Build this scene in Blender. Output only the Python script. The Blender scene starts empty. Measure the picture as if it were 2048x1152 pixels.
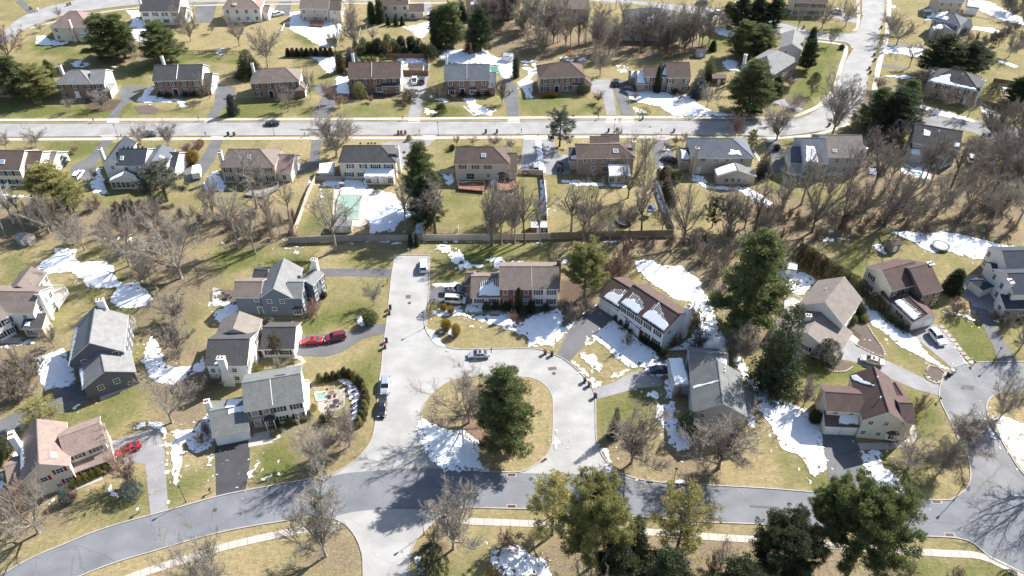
DEBUG=0
import bpy, math, random
import numpy as np
from mathutils import Vector

# ------------------------------------------------------------------ camera, sky, sun, exposure
scene = bpy.context.scene
CF, CT, CH = 1560.0, math.radians(40.5), 120.0      # focal length in photo pixels, tilt below horizon, flying height
cam_d = bpy.data.cameras.new('camera'); cam = bpy.data.objects.new('camera', cam_d)
scene.collection.objects.link(cam); scene.camera = cam
cam_d.sensor_width = 36.0; cam_d.lens = 36.0 * CF / 2048.0
cam_d.clip_start = 1.0; cam_d.clip_end = 8000.0
cam.location = (0, 0, CH); cam.rotation_euler = (math.pi/2 - CT, 0, 0)
scene.render.resolution_x = 1024; scene.render.resolution_y = 576
SUN_AZ, SUN_EL = math.radians(39.3), math.radians(38.0)   # azimuth measured from +X
world = bpy.data.worlds.new('World'); scene.world = world; world.use_nodes = True
wn = world.node_tree.nodes; wl = world.node_tree.links
sky = wn.new('ShaderNodeTexSky'); sky.sky_type = 'NISHITA'; sky.sun_disc = False
sky.sun_elevation = SUN_EL; sky.sun_rotation = math.pi/2 - SUN_AZ
wl.new(sky.outputs[0], wn['Background'].inputs[0]); wn['Background'].inputs[1].default_value = 0.09
sd = bpy.data.lights.new('sun', 'SUN'); sun = bpy.data.objects.new('sun', sd); scene.collection.objects.link(sun)
sd.energy = 5.0; sd.angle = math.radians(0.5); sd.color = (1.0, 0.962, 0.905)
sdir = Vector((math.cos(SUN_AZ)*math.cos(SUN_EL), math.sin(SUN_AZ)*math.cos(SUN_EL), math.sin(SUN_EL)))
sun.rotation_euler = sdir.to_track_quat('Z', 'Y').to_euler(); sun.location = (60, 260, 150)
scene.view_settings.view_transform = 'Standard'; scene.view_settings.look = 'None'
scene.view_settings.exposure = 1.15; scene.view_settings.gamma = 1.0
scene.render.engine = 'CYCLES'
C = scene.collection
rnd = random.Random(7)

# ------------------------------------------------------------------ helpers
def G(px, py, z=0.0):
    """point of the photograph -> point of the place on the level z (survey of the site)"""
    u = (px-1024)/CF; v = (py-576)/CF; s, c = math.sin(CT), math.cos(CT)
    dz = -s - v*c; t = (z-CH)/dz
    return Vector((u*t, (c-v*s)*t, z))
def P(p):
    s, c = math.sin(CT), math.cos(CT); z = p[2]-CH
    fw = p[1]*c - z*s; dn = -p[1]*s - z*c
    return (1024+CF*p[0]/fw, 576+CF*dn/fw)
def RG(ox, oy, s=3.6):
    return lambda X, Y: (ox+X/s, oy+Y/s)
def hfrom(px, py, ty):
    """height of a thing standing at (px,py) whose top shows at row ty"""
    b = G(px, py); lo, hi = 0.0, 45.0
    for _ in range(30):
        m = (lo+hi)/2
        if P((b.x, b.y, m))[1] > ty: lo = m
        else: hi = m
    return lo
def scale_at(px, py):
    b = G(px, py); return P((b.x+1, b.y, 0))[0]-px      # photo pixels per metre

# ---- value noise
_rs = np.random.RandomState(3); _LAT = _rs.rand(256, 256)
def vnoise(x, y):
    xi = np.floor(x).astype(int); yi = np.floor(y).astype(int); fx = x-xi; fy = y-yi
    fx = fx*fx*(3-2*fx); fy = fy*fy*(3-2*fy)
    a = _LAT[xi & 255, yi & 255]; b = _LAT[(xi+1) & 255, yi & 255]
    c = _LAT[xi & 255, (yi+1) & 255]; d = _LAT[(xi+1) & 255, (yi+1) & 255]
    return a*(1-fx)*(1-fy)+b*fx*(1-fy)+c*(1-fx)*fy+d*fx*fy
def fbm(x, y, o=4):
    s = 0; a = 0.5; f = 1.0
    for i in range(o): s = s+a*(vnoise(x*f+17*i, y*f+31*i)-0.5)*2; a *= 0.5; f *= 2.03
    return s
def sdist(X, Y, poly):
    """signed distance, positive inside"""
    P_ = np.asarray(poly, float); n = len(P_); d = np.full(X.shape, 1e9); ins = np.zeros(X.shape, bool)
    for i in range(n):
        x0, y0 = P_[i]; x1, y1 = P_[(i+1) % n]; ex, ey = x1-x0, y1-y0
        t = np.clip(((X-x0)*ex+(Y-y0)*ey)/(ex*ex+ey*ey+1e-9), 0, 1)
        d = np.minimum(d, np.hypot(X-x0-t*ex, Y-y0-t*ey))
        if abs(ey) > 1e-9:
            c = ((y0 > Y) != (y1 > Y)) & (X < ex*(Y-y0)/ey+x0); ins ^= c
    return np.where(ins, d, -d)

# ---- materials
M = {}
def mk(name, col, var=0.12, scale=1.5, rough=0.9, bump=0.0, bscale=20, metal=0.0, spec=0.3, objvar=0.0, fine=0.0, fscale=12, trans=0.0, stretch=None):
    if name in M: return M[name]
    m = bpy.data.materials.new(name); m.use_nodes = True; nt = m.node_tree; n = nt.nodes; l = nt.links
    b = n['Principled BSDF']; b.inputs['Roughness'].default_value = rough; b.inputs['Metallic'].default_value = metal
    b.inputs['Specular IOR Level'].default_value = spec
    geo = n.new('ShaderNodeNewGeometry'); src = geo.outputs['Position']
    if stretch:
        mp = n.new('ShaderNodeMapping'); mp.inputs['Scale'].default_value = stretch; l.new(src, mp.inputs[0]); src = mp.outputs[0]
    no = n.new('ShaderNodeTexNoise'); no.inputs['Scale'].default_value = scale; no.inputs['Detail'].default_value = 4; l.new(src, no.inputs['Vector'])
    mr = n.new('ShaderNodeMapRange'); mr.inputs['From Min'].default_value = 0.25; mr.inputs['From Max'].default_value = 0.75
    mr.inputs['To Min'].default_value = 1-var; mr.inputs['To Max'].default_value = 1+var; l.new(no.outputs[0], mr.inputs[0]); val = mr.outputs[0]
    if fine:
        n2 = n.new('ShaderNodeTexNoise'); n2.inputs['Scale'].default_value = fscale; n2.inputs['Detail'].default_value = 2; l.new(src, n2.inputs['Vector'])
        m2 = n.new('ShaderNodeMapRange'); m2.inputs['From Min'].default_value = 0.3; m2.inputs['From Max'].default_value = 0.7
        m2.inputs['To Min'].default_value = 1-fine; m2.inputs['To Max'].default_value = 1+fine; l.new(n2.outputs[0], m2.inputs[0])
        mu = n.new('ShaderNodeMath'); mu.operation = 'MULTIPLY'; l.new(val, mu.inputs[0]); l.new(m2.outputs[0], mu.inputs[1]); val = mu.outputs[0]
    if objvar:
        oi = n.new('ShaderNodeObjectInfo'); m3 = n.new('ShaderNodeMapRange'); m3.inputs['To Min'].default_value = 1-objvar; m3.inputs['To Max'].default_value = 1+objvar
        l.new(oi.outputs['Random'], m3.inputs[0]); mu = n.new('ShaderNodeMath'); mu.operation = 'MULTIPLY'
        l.new(val, mu.inputs[0]); l.new(m3.outputs[0], mu.inputs[1]); val = mu.outputs[0]
    vm = n.new('ShaderNodeVectorMath'); vm.operation = 'SCALE'; vm.inputs[0].default_value = col[:3]; l.new(val, vm.inputs['Scale'])
    l.new(vm.outputs[0], b.inputs['Base Color'])
    if bump:
        bn = n.new('ShaderNodeTexNoise'); bn.inputs['Scale'].default_value = bscale; l.new(src, bn.inputs['Vector'])
        bp = n.new('ShaderNodeBump'); bp.inputs['Strength'].default_value = bump; bp.inputs['Distance'].default_value = 0.05; l.new(bn.outputs[0], bp.inputs['Height']); l.new(bp.outputs[0], b.inputs['Normal'])
    if trans:
        tr = n.new('ShaderNodeBsdfTranslucent'); l.new(vm.outputs[0], tr.inputs[0]); mx = n.new('ShaderNodeMixShader'); mx.inputs[0].default_value = trans
        l.new(b.outputs[0], mx.inputs[1]); l.new(tr.outputs[0], mx.inputs[2]); l.new(mx.outputs[0], n['Material Output'].inputs[0])
    M[name] = m; return m
def siding(name, col, course=0.2, depth=0.5):
    m = mk(name, col, 0.05, 0.6, 0.7, spec=0.3); nt = m.node_tree; n = nt.nodes; l = nt.links
    geo = n.new('ShaderNodeNewGeometry'); sx = n.new('ShaderNodeSeparateXYZ'); l.new(geo.outputs['Position'], sx.inputs[0])
    mo = n.new('ShaderNodeMath'); mo.operation = 'WRAP'; mo.inputs[1].default_value = course; mo.inputs[2].default_value = 0; l.new(sx.outputs['Z'], mo.inputs[0])
    bp = n.new('ShaderNodeBump'); bp.inputs['Strength'].default_value = depth; bp.inputs['Distance'].default_value = 0.15; l.new(mo.outputs[0], bp.inputs['Height']); l.new(bp.outputs[0], n['Principled BSDF'].inputs['Normal'])
    return m

# ---- mesh builder
class MB:
    def __init__(s): s.v = []; s.f = []; s.m = []
    def add(s, vs, fs, mi=0):
        o = len(s.v); s.v.extend([tuple(v) for v in vs])
        for f in fs: s.f.append(tuple(o+i for i in f)); s.m.append(mi)
    def box(s, x0, y0, z0, x1, y1, z1, mi=0, topmi=None):
        v = [(x0,y0,z0),(x1,y0,z0),(x1,y1,z0),(x0,y1,z0),(x0,y0,z1),(x1,y0,z1),(x1,y1,z1),(x0,y1,z1)]
        s.add(v, [(0,3,2,1),(0,1,5,4),(1,2,6,5),(2,3,7,6),(3,0,4,7)], mi); s.add(v[4:], [(0,1,2,3)], mi if topmi is None else topmi)
    def obox(s, o, u, n, x0, y0, z0, x1, y1, z1, mi=0):
        def q(x, y, z): return (o[0]+u[0]*x+n[0]*y, o[1]+u[1]*x+n[1]*y, z)
        v = [q(x0,y0,z0),q(x1,y0,z0),q(x1,y1,z0),q(x0,y1,z0),q(x0,y0,z1),q(x1,y0,z1),q(x1,y1,z1),q(x0,y1,z1)]
        s.add(v, [(0,3,2,1),(0,1,5,4),(1,2,6,5),(2,3,7,6),(3,0,4,7),(4,5,6,7)], mi)
    def tube(s, p0, p1, r0, r1, n=5, mi=0, cap=False):
        p0 = Vector(p0); p1 = Vector(p1); d = (p1-p0)
        if d.length < 1e-6: return
        d.normalize(); a = d.orthogonal().normalized(); b = d.cross(a); vs = []
        for p, r in ((p0, r0), (p1, r1)):
            for i in range(n):
                t = 2*math.pi*i/n; vs.append(p+(a*math.cos(t)+b*math.sin(t))*r)
        fs = [(i, (i+1) % n, n+(i+1) % n, n+i) for i in range(n)]
        if cap: fs += [tuple(range(n-1, -1, -1)), tuple(range(n, 2*n))]
        s.add(vs, fs, mi)
    def prism(s, pts, z0, z1, mi=0, side=None):
        n = len(pts); vs = [(p[0], p[1], z0) for p in pts]+[(p[0], p[1], z1) for p in pts]
        s.add(vs, [tuple(range(n, 2*n))], mi)
        s.add(vs, [(i, (i+1) % n, n+(i+1) % n, n+i) for i in range(n)], mi if side is None else side)
    def mesh(s, name, mats):
        me = bpy.data.meshes.new(name); me.from_pydata(s.v, [], s.f)
        for m in mats: me.materials.append(m)
        if any(s.m): me.polygons.foreach_set('material_index', s.m)
        me.update(); return me
    def build(s, name, mats, parent=None, loc=None, smooth=False, off=None):
        if off is not None: s.v = [(v[0]-off[0], v[1]-off[1], v[2]-off[2]) for v in s.v]
        if not isinstance(mats, (list, tuple)): mats = [mats]
        me = s.mesh(name, mats)
        if smooth: me.polygons.foreach_set('use_smooth', [True]*len(me.polygons))
        return link(name, me, parent, loc)
def link(name, data, parent=None, loc=None, rz=0.0):
    o = bpy.data.objects.new(name, data); C.objects.link(o)
    if parent is not None: o.parent = parent
    if loc is not None: o.location = loc
    if rz: o.rotation_euler = (0, 0, rz)
    return o
def area2(pts): return sum(pts[i][0]*pts[(i+1) % len(pts)][1]-pts[(i+1) % len(pts)][0]*pts[i][1] for i in range(len(pts)))
def ccw(pts): return list(pts) if area2(pts) > 0 else list(reversed(pts))
def paint(o, m, i=0):
    o.material_slots[i].link = 'OBJECT'; o.material_slots[i].material = m
def tag(o, label, cat, group=None, kind=None):
    if label: o['label'] = label
    if cat: o['category'] = cat
    if group: o['group'] = group
    if kind: o['kind'] = kind
    return o
def struct(o): o['kind'] = 'structure'; return o
def empty(name, loc, rz=0.0):
    return link(name, None, None, loc, rz)
def npmesh(name, verts, faces, mats, smooth=False):
    """verts (N,3) float array, faces (K,3|4) int array"""
    me = bpy.data.meshes.new(name); nv = len(verts); k = faces.shape[1]; nf = len(faces)
    me.vertices.add(nv); me.vertices.foreach_set('co', np.asarray(verts, np.float32).ravel())
    me.loops.add(nf*k); me.loops.foreach_set('vertex_index', faces.astype(np.int32).ravel())
    me.polygons.add(nf); me.polygons.foreach_set('loop_start', np.arange(0, nf*k, k, dtype=np.int32))
    try: me.polygons.foreach_set('loop_total', np.full(nf, k, np.int32))
    except Exception: pass
    if smooth: me.polygons.foreach_set('use_smooth', np.ones(nf, bool))
    for m in mats: me.materials.append(m)
    me.update(calc_edges=True); return me

# ---- labels: every thing is told apart by its look and by the landmark it stands next to
LAND = []        # (short name, px, py)
AUTO = []        # (object, phrase, px, py)
def auto(o, phrase, px, py, cat, group=None):
    AUTO.append((o, phrase, px, py)); tag(o, None, cat, group); return o
def finish_labels():
    d = {}
    for o, ph, px, py in AUTO:
        best = sorted(LAND, key=lambda L: (L[1]-px)**2+(1.5*(L[2]-py))**2)[0]
        dx, dy = px-best[1], (py-best[2])*1.6
        if math.hypot(dx, dy) < 28: rel = 'beside'
        elif abs(dx) > abs(dy)*1.1: rel = 'left of' if dx < 0 else 'right of'
        else: rel = 'behind' if dy < 0 else 'in front of'
        d.setdefault('%s %s the %s' % (ph, rel, best[0]), []).append((px, o))
    words = ['first', 'second', 'third', 'fourth', 'fifth', 'sixth', 'seventh', 'eighth', 'ninth', 'tenth', 'eleventh', 'twelfth']
    byl = {}
    for o in C.objects:
        if o.get('label') and o.get('group') and o.get('category'): byl.setdefault(o['label'], []).append(o)
    for t, L in byl.items():
        if 2 <= len(L) <= 16:
            L.sort(key=lambda o: P(o.location)[0])
            for i, o in enumerate(L): o['label'] = (words[i] if i < 12 else str(i+1)+'th')+' '+t.replace(' in the even', ' from left in the even').replace(' of the curved', ' from left of the curved').replace(' in the hedge', ' from left in the hedge').replace(' in the dense', ' from left in the dense').replace(' in the snowy', ' from left in the snowy').replace(' below the brown', ' from left below the brown').replace(' at the right edge', ' from left at the right edge').replace(' in the tree belt', ' from left in the tree belt').replace(' in the line', ' from left in the line').replace(' among the', ' from left among the').replace(' in the thicket between', ' from left in the thicket between').replace(' at the round', ' from left at the round').replace(' at the small', ' from left at the small')
    for t, L in d.items():
        L.sort(key=lambda e: e[0])
        for i, (x, o) in enumerate(L):
            if len(L) == 1: o['label'] = t
            elif len(L) == 2: o['label'] = t+(', left one' if i == 0 else ', right one')
            else:
                w = 'leftmost one' if i == 0 else 'rightmost one' if i == len(L)-1 else (words[i] if i < 12 else str(i+1)+'th')+' from left'
                o['label'] = t+', '+w
    for o in C.objects:
        s = o.get('label')
        if s and len(s.split()) > 16: s = s.replace(' bare spreading tree', ' spreading tree').replace(' bare heavy limbed tree', ' heavy limbed tree').replace(' bare fan shaped', ' fan shaped').replace(' bare round crowned', ' round crowned'); o['label'] = s
        if s and len(s.split()) > 16: o['label'] = s.replace('small ', '').replace('big ', '').replace(' at the kerb', '')
# ------------------------------------------------------------------ ground materials
def ground_mat():
    m = bpy.data.materials.new('lawn_and_soil'); m.use_nodes = True; nt = m.node_tree; n = nt.nodes; l = nt.links
    b = n['Principled BSDF']; b.inputs['Roughness'].default_value = 1.0; b.inputs['Specular IOR Level'].default_value = 0.1
    at = n.new('ShaderNodeVertexColor'); at.layer_name = 'zone'; se = n.new('ShaderNodeSeparateColor'); l.new(at.outputs[0], se.inputs[0])
    geo = n.new('ShaderNodeNewGeometry')
    def noise(sc, det=5, rough=0.6, lo=0.35, hi=0.65, st=None):
        src = geo.outputs['Position']
        if st:
            mp = n.new('ShaderNodeMapping'); mp.inputs['Scale'].default_value = st; mp.inputs['Rotation'].default_value = (0, 0, 0.2); l.new(src, mp.inputs[0]); src = mp.outputs[0]
        t = n.new('ShaderNodeTexNoise'); t.inputs['Scale'].default_value = sc; t.inputs['Detail'].default_value = det; t.inputs['Roughness'].default_value = rough; l.new(src, t.inputs['Vector'])
        r = n.new('ShaderNodeMapRange'); r.inputs['From Min'].default_value = lo; r.inputs['From Max'].default_value = hi; l.new(t.outputs[0], r.inputs[0]); return r.outputs[0]
    def mixc(a, bb, f):
        x = n.new('ShaderNodeMix'); x.data_type = 'RGBA'
        if isinstance(a, tuple): x.inputs[6].default_value = a+(1,)
        else: l.new(a, x.inputs[6])
        if isinstance(bb, tuple): x.inputs[7].default_value = bb+(1,)
        else: l.new(bb, x.inputs[7])
        if isinstance(f, float): x.inputs[0].default_value = f
        else: l.new(f, x.inputs[0])
        return x.outputs[2]
    def math_(op, a, bb, cl=False):
        x = n.new('ShaderNodeMath'); x.operation = op; x.use_clamp = cl
        for i, q in enumerate((a, bb)):
            if isinstance(q, float): x.inputs[i].default_value = q
            else: l.new(q, x.inputs[i])
        return x.outputs[0]
    dry = mixc((0.24, 0.19, 0.100), (0.36, 0.295, 0.165), noise(1.1, 6, 0.7))
    grn = mixc((0.085, 0.098, 0.030), (0.165, 0.172, 0.058), noise(1.7, 6, 0.7))
    gf = math_('ADD', se.outputs[0], math_('MULTIPLY', math_('SUBTRACT', noise(0.12, 7, 0.7, 0.3, 0.7), 0.5), 0.75), True)
    base = mixc(dry, grn, gf)
    lit = mixc((0.13, 0.10, 0.07), (0.29, 0.225, 0.16), noise(2.2, 6, 0.7))
    lf = math_('ADD', se.outputs[1], math_('MULTIPLY', math_('SUBTRACT', noise(0.5, 6, 0.75, 0.3, 0.7), 0.5), 0.7))
    lf = math_('MULTIPLY', lf, math_('GREATER_THAN', se.outputs[1], 0.04), True)
    base = mixc(base, lit, lf)
    mul = mixc((0.075, 0.055, 0.04), (0.15, 0.11, 0.085), noise(3.0, 6, 0.7))
    base = mixc(base, mul, se.outputs[2])
    fine = noise(7.0, 3, 0.6, 0.25, 0.75); fs = n.new('ShaderNodeMapRange'); fs.inputs['To Min'].default_value = 0.72; fs.inputs['To Max'].default_value = 1.28; l.new(fine, fs.inputs[0])
    f2 = noise(0.9, 3, 0.6, 0.3, 0.7, (1, 3.0, 1)); f2s = n.new('ShaderNodeMapRange'); f2s.inputs['To Min'].default_value = 0.86; f2s.inputs['To Max'].default_value = 1.14; l.new(f2, f2s.inputs[0])
    vm = n.new('ShaderNodeVectorMath'); vm.operation = 'SCALE'; l.new(base, vm.inputs[0]); l.new(math_('MULTIPLY', fs.outputs[0], f2s.outputs[0]), vm.inputs['Scale'])
    l.new(vm.outputs[0], b.inputs['Base Color'])
    bp = n.new('ShaderNodeBump'); bp.inputs['Strength'].default_value = 0.8; bp.inputs['Distance'].default_value = 0.12; l.new(fine, bp.inputs['Height']); l.new(bp.outputs[0], b.inputs['Normal'])
    return m
def road_mat(name, col, crack=0.35, var=0.08, streak=(0.6, 0.9, 1)):
    m = mk(name, col, var, 0.25, 0.85, spec=0.35, fine=0.07, fscale=5); nt = m.node_tree; n = nt.nodes; l = nt.links; b = n['Principled BSDF']
    src = b.inputs['Base Color'].links[0].from_socket; geo = n.new('ShaderNodeNewGeometry')
    no = n.new('ShaderNodeTexNoise'); no.inputs['Scale'].default_value = 0.6; no.inputs['Detail'].default_value = 3; l.new(geo.outputs['Position'], no.inputs['Vector'])
    ad = n.new('ShaderNodeVectorMath'); ad.operation = 'MULTIPLY_ADD'; ad.inputs[1].default_value = (1.6, 1.6, 0); l.new(no.outputs[1], ad.inputs[0]); l.new(geo.outputs['Position'], ad.inputs[2])
    vo = n.new('ShaderNodeTexVoronoi'); vo.feature = 'DISTANCE_TO_EDGE'; vo.inputs['Scale'].default_value = 0.11; l.new(ad.outputs[0], vo.inputs['Vector'])
    lt = n.new('ShaderNodeMath'); lt.operation = 'LESS_THAN'; lt.inputs[1].default_value = 0.009; l.new(vo.outputs['Distance'], lt.inputs[0])
    mp = n.new('ShaderNodeMapping'); mp.inputs['Scale'].default_value = streak; l.new(geo.outputs['Position'], mp.inputs[0])
    n3 = n.new('ShaderNodeTexNoise'); n3.inputs['Scale'].default_value = 0.35; n3.inputs['Detail'].default_value = 4; l.new(mp.outputs[0], n3.inputs['Vector'])
    mr = n.new('ShaderNodeMapRange'); mr.inputs['From Min'].default_value = 0.3; mr.inputs['From Max'].default_value = 0.7; mr.inputs['To Min'].default_value = 0.9; mr.inputs['To Max'].default_value = 1.1; l.new(n3.outputs[0], mr.inputs[0])
    cm = n.new('ShaderNodeMath'); cm.operation = 'MULTIPLY_ADD'; cm.inputs[1].default_value = -crack; l.new(lt.outputs[0], cm.inputs[0]); l.new(mr.outputs[0], cm.inputs[2])
    n4 = n.new('ShaderNodeTexNoise'); n4.inputs['Scale'].default_value = 0.9; n4.inputs['Detail'].default_value = 7; n4.inputs['Roughness'].default_value = .75; l.new(geo.outputs['Position'], n4.inputs['Vector'])
    r4 = n.new('ShaderNodeMapRange'); r4.inputs['From Min'].default_value = .58; r4.inputs['From Max'].default_value = .72; r4.inputs['To Min'].default_value = 1.0; r4.inputs['To Max'].default_value = .86; l.new(n4.outputs[0], r4.inputs[0])
    n5 = n.new('ShaderNodeTexNoise'); n5.inputs['Scale'].default_value = 0.16; n5.inputs['Detail'].default_value = 5; l.new(geo.outputs['Position'], n5.inputs['Vector'])
    r5 = n.new('ShaderNodeMapRange'); r5.inputs['From Min'].default_value = .42; r5.inputs['From Max'].default_value = .6; r5.inputs['To Min'].default_value = .93; r5.inputs['To Max'].default_value = 1.05; l.new(n5.outputs[0], r5.inputs[0])
    c2 = n.new('ShaderNodeMath'); c2.operation = 'MULTIPLY'; l.new(cm.outputs[0], c2.inputs[0]); l.new(r4.outputs[0], c2.inputs[1]); c3 = n.new('ShaderNodeMath'); c3.operation = 'MULTIPLY'; l.new(c2.outputs[0], c3.inputs[0]); l.new(r5.outputs[0], c3.inputs[1])
    vm = n.new('ShaderNodeVectorMath'); vm.operation = 'SCALE'; l.new(src, vm.inputs[0]); l.new(c3.outputs[0], vm.inputs['Scale']); l.new(vm.outputs[0], b.inputs['Base Color'])
    return m
ROAD_LIGHT = road_mat('aged_pale_asphalt', (0.325, 0.32, 0.308), 0.07)
ROAD_UP = road_mat('worn_street_asphalt', (0.285, 0.28, 0.275), 0.1)
ROAD_GREY = road_mat('grey_street_asphalt', (0.162, 0.168, 0.182), 0.16)
ROAD_CUL = road_mat('patchy_grey_asphalt', (0.185, 0.186, 0.192), 0.2, 0.22)
DRIVE_DARK = mk('fresh_driveway_asphalt', (0.055, 0.055, 0.06), 0.15, 0.5, 0.8, fine=0.1)
DRIVE_MID = road_mat('driveway_asphalt', (0.125, 0.125, 0.13), 0.12)
DRIVE_LIGHT = road_mat('pale_driveway_asphalt', (0.25, 0.245, 0.25), 0.12)
CONC = mk('sidewalk_concrete', (0.42, 0.38, 0.335), 0.10, 0.6, 0.9, objvar=0.07, fine=0.06)
KERB = mk('kerb_concrete', (0.36, 0.33, 0.30), 0.15, 0.5, 0.9, fine=0.1)
SNOW = mk('snow', (0.86, 0.87, 0.90), 0.03, 1.0, 0.75, bump=0.5, bscale=2.5, spec=0.4)
def snow_mat():
    m = bpy.data.materials.new('ground_snow'); m.use_nodes = True; nt = m.node_tree; n = nt.nodes; l = nt.links; b = n['Principled BSDF']; b.inputs['Roughness'].default_value = .8
    at = n.new('ShaderNodeVertexColor'); at.layer_name = 'depth'; geo = n.new('ShaderNodeNewGeometry'); t = n.new('ShaderNodeTexNoise'); t.inputs['Scale'].default_value = 3.5; t.inputs['Detail'].default_value = 6; t.inputs['Roughness'].default_value = .75; l.new(geo.outputs['Position'], t.inputs['Vector'])
    ad = n.new('ShaderNodeMath'); ad.operation = 'ADD'; l.new(at.outputs[0], ad.inputs[0]); l.new(t.outputs[0], ad.inputs[1]); r = n.new('ShaderNodeMapRange'); r.inputs['From Min'].default_value = .56; r.inputs['From Max'].default_value = .70; l.new(ad.outputs[0], r.inputs[0])
    t2 = n.new('ShaderNodeTexNoise'); t2.inputs['Scale'].default_value = .8; t2.inputs['Detail'].default_value = 6; l.new(geo.outputs['Position'], t2.inputs['Vector']); r2 = n.new('ShaderNodeMapRange'); r2.inputs['From Min'].default_value = .35; r2.inputs['From Max'].default_value = .65; l.new(t2.outputs[0], r2.inputs[0])
    c = n.new('ShaderNodeMix'); c.data_type = 'RGBA'; c.inputs[6].default_value = (.82,.83,.86,1); c.inputs[7].default_value = (.90,.915,.95,1); l.new(r2.outputs[0], c.inputs[0])
    x = n.new('ShaderNodeMix'); x.data_type = 'RGBA'; x.inputs[6].default_value = (.20,.175,.11,1); l.new(c.outputs[2], x.inputs[7]); l.new(r.outputs[0], x.inputs[0]); l.new(x.outputs[2], b.inputs['Base Color'])
    bn = n.new('ShaderNodeTexNoise'); bn.inputs['Scale'].default_value = 1.6; bn.inputs['Detail'].default_value = 5; l.new(geo.outputs['Position'], bn.inputs['Vector']); bp = n.new('ShaderNodeBump'); bp.inputs['Strength'].default_value = .5; bp.inputs['Distance'].default_value = .08; l.new(bn.outputs[0], bp.inputs['Height']); l.new(bp.outputs[0], b.inputs['Normal']); return m
GSNOW = snow_mat()
PAVER = mk('patio_paving', (0.34, 0.30, 0.26), 0.12, 1.0, 0.9, fine=0.15, fscale=4)
MULCH = mk('bed_mulch', (0.12, 0.095, 0.08), 0.25, 2.0, 1.0, fine=0.3)
STONE = mk('stone', (0.34, 0.29, 0.25), 0.2, 1.2, 0.9, objvar=0.2)

# ------------------------------------------------------------------ zones of the ground
def PX(s):  # "x,y x,y ..." -> list
    return [tuple(float(q) for q in p.split(',')) for p in s.split()]
def GP(s, z=0.0):
    pts = PX(s) if isinstance(s, str) else s
    return [(lambda g: (g.x, g.y))(G(x, y, z)) for x, y in pts]
GREEN = ["100,205 250,205 420,240 -20,240 -20,200","240,240 300,205 420,210 425,240","450,200 620,200 640,238 440,238","680,205 830,200 815,238 660,238","860,195 930,215 930,235 845,235",
 "1040,195 1180,195 1210,231 1040,231","1590,175 1610,110 1640,85 1692,95 1670,180 1620,215 1560,200","1400,60 1470,70 1500,90 1450,110 1400,90","230,140 300,130 310,170 240,170",
 "600,95 590,60 640,90","60,80 190,100 190,120 70,110","350,100 480,110 500,130 340,125","90,280 205,285 170,310 90,320","240,560 350,560 420,620 380,700 290,680 250,640","640,560 780,560 770,645 600,660 640,600",
 "430,500 600,520 780,500 790,535 600,535 430,530","860,490 1000,490 1010,560 860,565","1600,560 1640,600 1600,620 1560,600","1500,820 1560,900 1600,975 1560,978 1540,900","1560,890 1660,960 1655,980 1580,975",
 "1740,640 1880,780 1890,760 1780,650","1780,780 1890,830 1890,880 1800,840","1760,930 1850,990 1900,985 1800,900","1600,740 1700,735 1720,760 1640,770","1900,620 1960,650 1990,720 1935,720",
 "120,820 300,790 320,840 200,870","250,780 350,770 420,800 300,850","340,960 430,930 432,990 345,1015","510,900 640,900 640,950 520,960","150,1000 290,950 300,1020 140,1080","900,1110 1000,1060 980,1152 880,1152",
 "1400,1080 1420,1152 1500,1152","1790,1115 2000,1125 2030,1152 1780,1152","650,800 760,700 750,840 700,800","1690,430 1500,380 1560,360 1650,400","1640,480 1740,500 1730,540 1640,520","1200,800 1300,780 1320,840 1200,870","0,520 70,500 60,560 0,580","640,380 690,380 670,470 610,470"]
LITTER = ["0,380 150,410 280,400 420,420 590,420 600,490 420,500 300,520 150,480 0,500","300,500 420,500 420,600 300,640 270,560","270,600 400,580 410,720 330,740 280,680","590,470 860,478 1060,482 1240,490 1420,500 1600,500 1700,480 1700,450 1500,460 1240,470 860,470",
 "1240,480 1440,490 1480,640 1420,600 1360,540 1230,500","1420,380 1560,380 1700,420 2048,440 2048,480 1780,460 1600,490 1430,500","1700,290 2048,330 2048,440 1700,420","1020,50 1400,60 1400,118 1060,115","1100,520 1230,500 1230,600 1120,640",
 "870,60 1030,40 1060,110 880,100","280,700 420,740 420,860 300,840","0,680 110,690 90,800 0,830","600,840 750,820 720,920 600,950","180,90 330,100 330,125 180,120","1360,470 1480,460 1480,700 1560,700 1560,620 1500,560","1000,1080 1500,1070 1480,1152 1000,1152",
 "1500,1085 1780,1085 1790,1152 1500,1152","0,980 130,980 140,1060 0,1090","900,770 1000,780 990,900 900,860","1210,880 1400,900 1440,970 1240,950","1540,90 1600,110 1590,160 1540,170","880,1095 910,1095 900,1110","1460,170 1560,170 1600,210 1500,235","1740,170 1850,170 1860,260 1700,270","640,1050 720,1060 725,1152 520,1152"]
DIRT = ["170,195 240,200 250,215 200,225 165,212","680,185 820,185 818,195 700,200","620,575 650,560 640,620 610,640","520,640 600,640 590,660 520,655","270,215 305,212 310,222 280,226","1640,665 1720,600 1760,700 1740,715","600,890 640,880 620,905","900,1090 870,1075 840,1100 880,1110","1120,560 1180,560 1190,620 1120,630"]
gx = np.concatenate([np.array([-3200, -1800, -1000, -600, -400, -300, -250]), np.arange(-225, 225.1, 0.75), np.array([250, 300, 400, 600, 1000, 1800, 3200])])
gy = np.concatenate([np.array([-2500, -1200, -500, -100, 0, 30, 50]), np.arange(58, 345, 0.75), np.array([360, 400, 500, 700, 1100, 2000, 4200])])
GXX, GYY = np.meshgrid(gx, gy)
zone = np.zeros((GXX.size, 4), np.float32); zone[:, 3] = 1
nz = fbm(GXX/9, GYY/9, 4)
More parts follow.
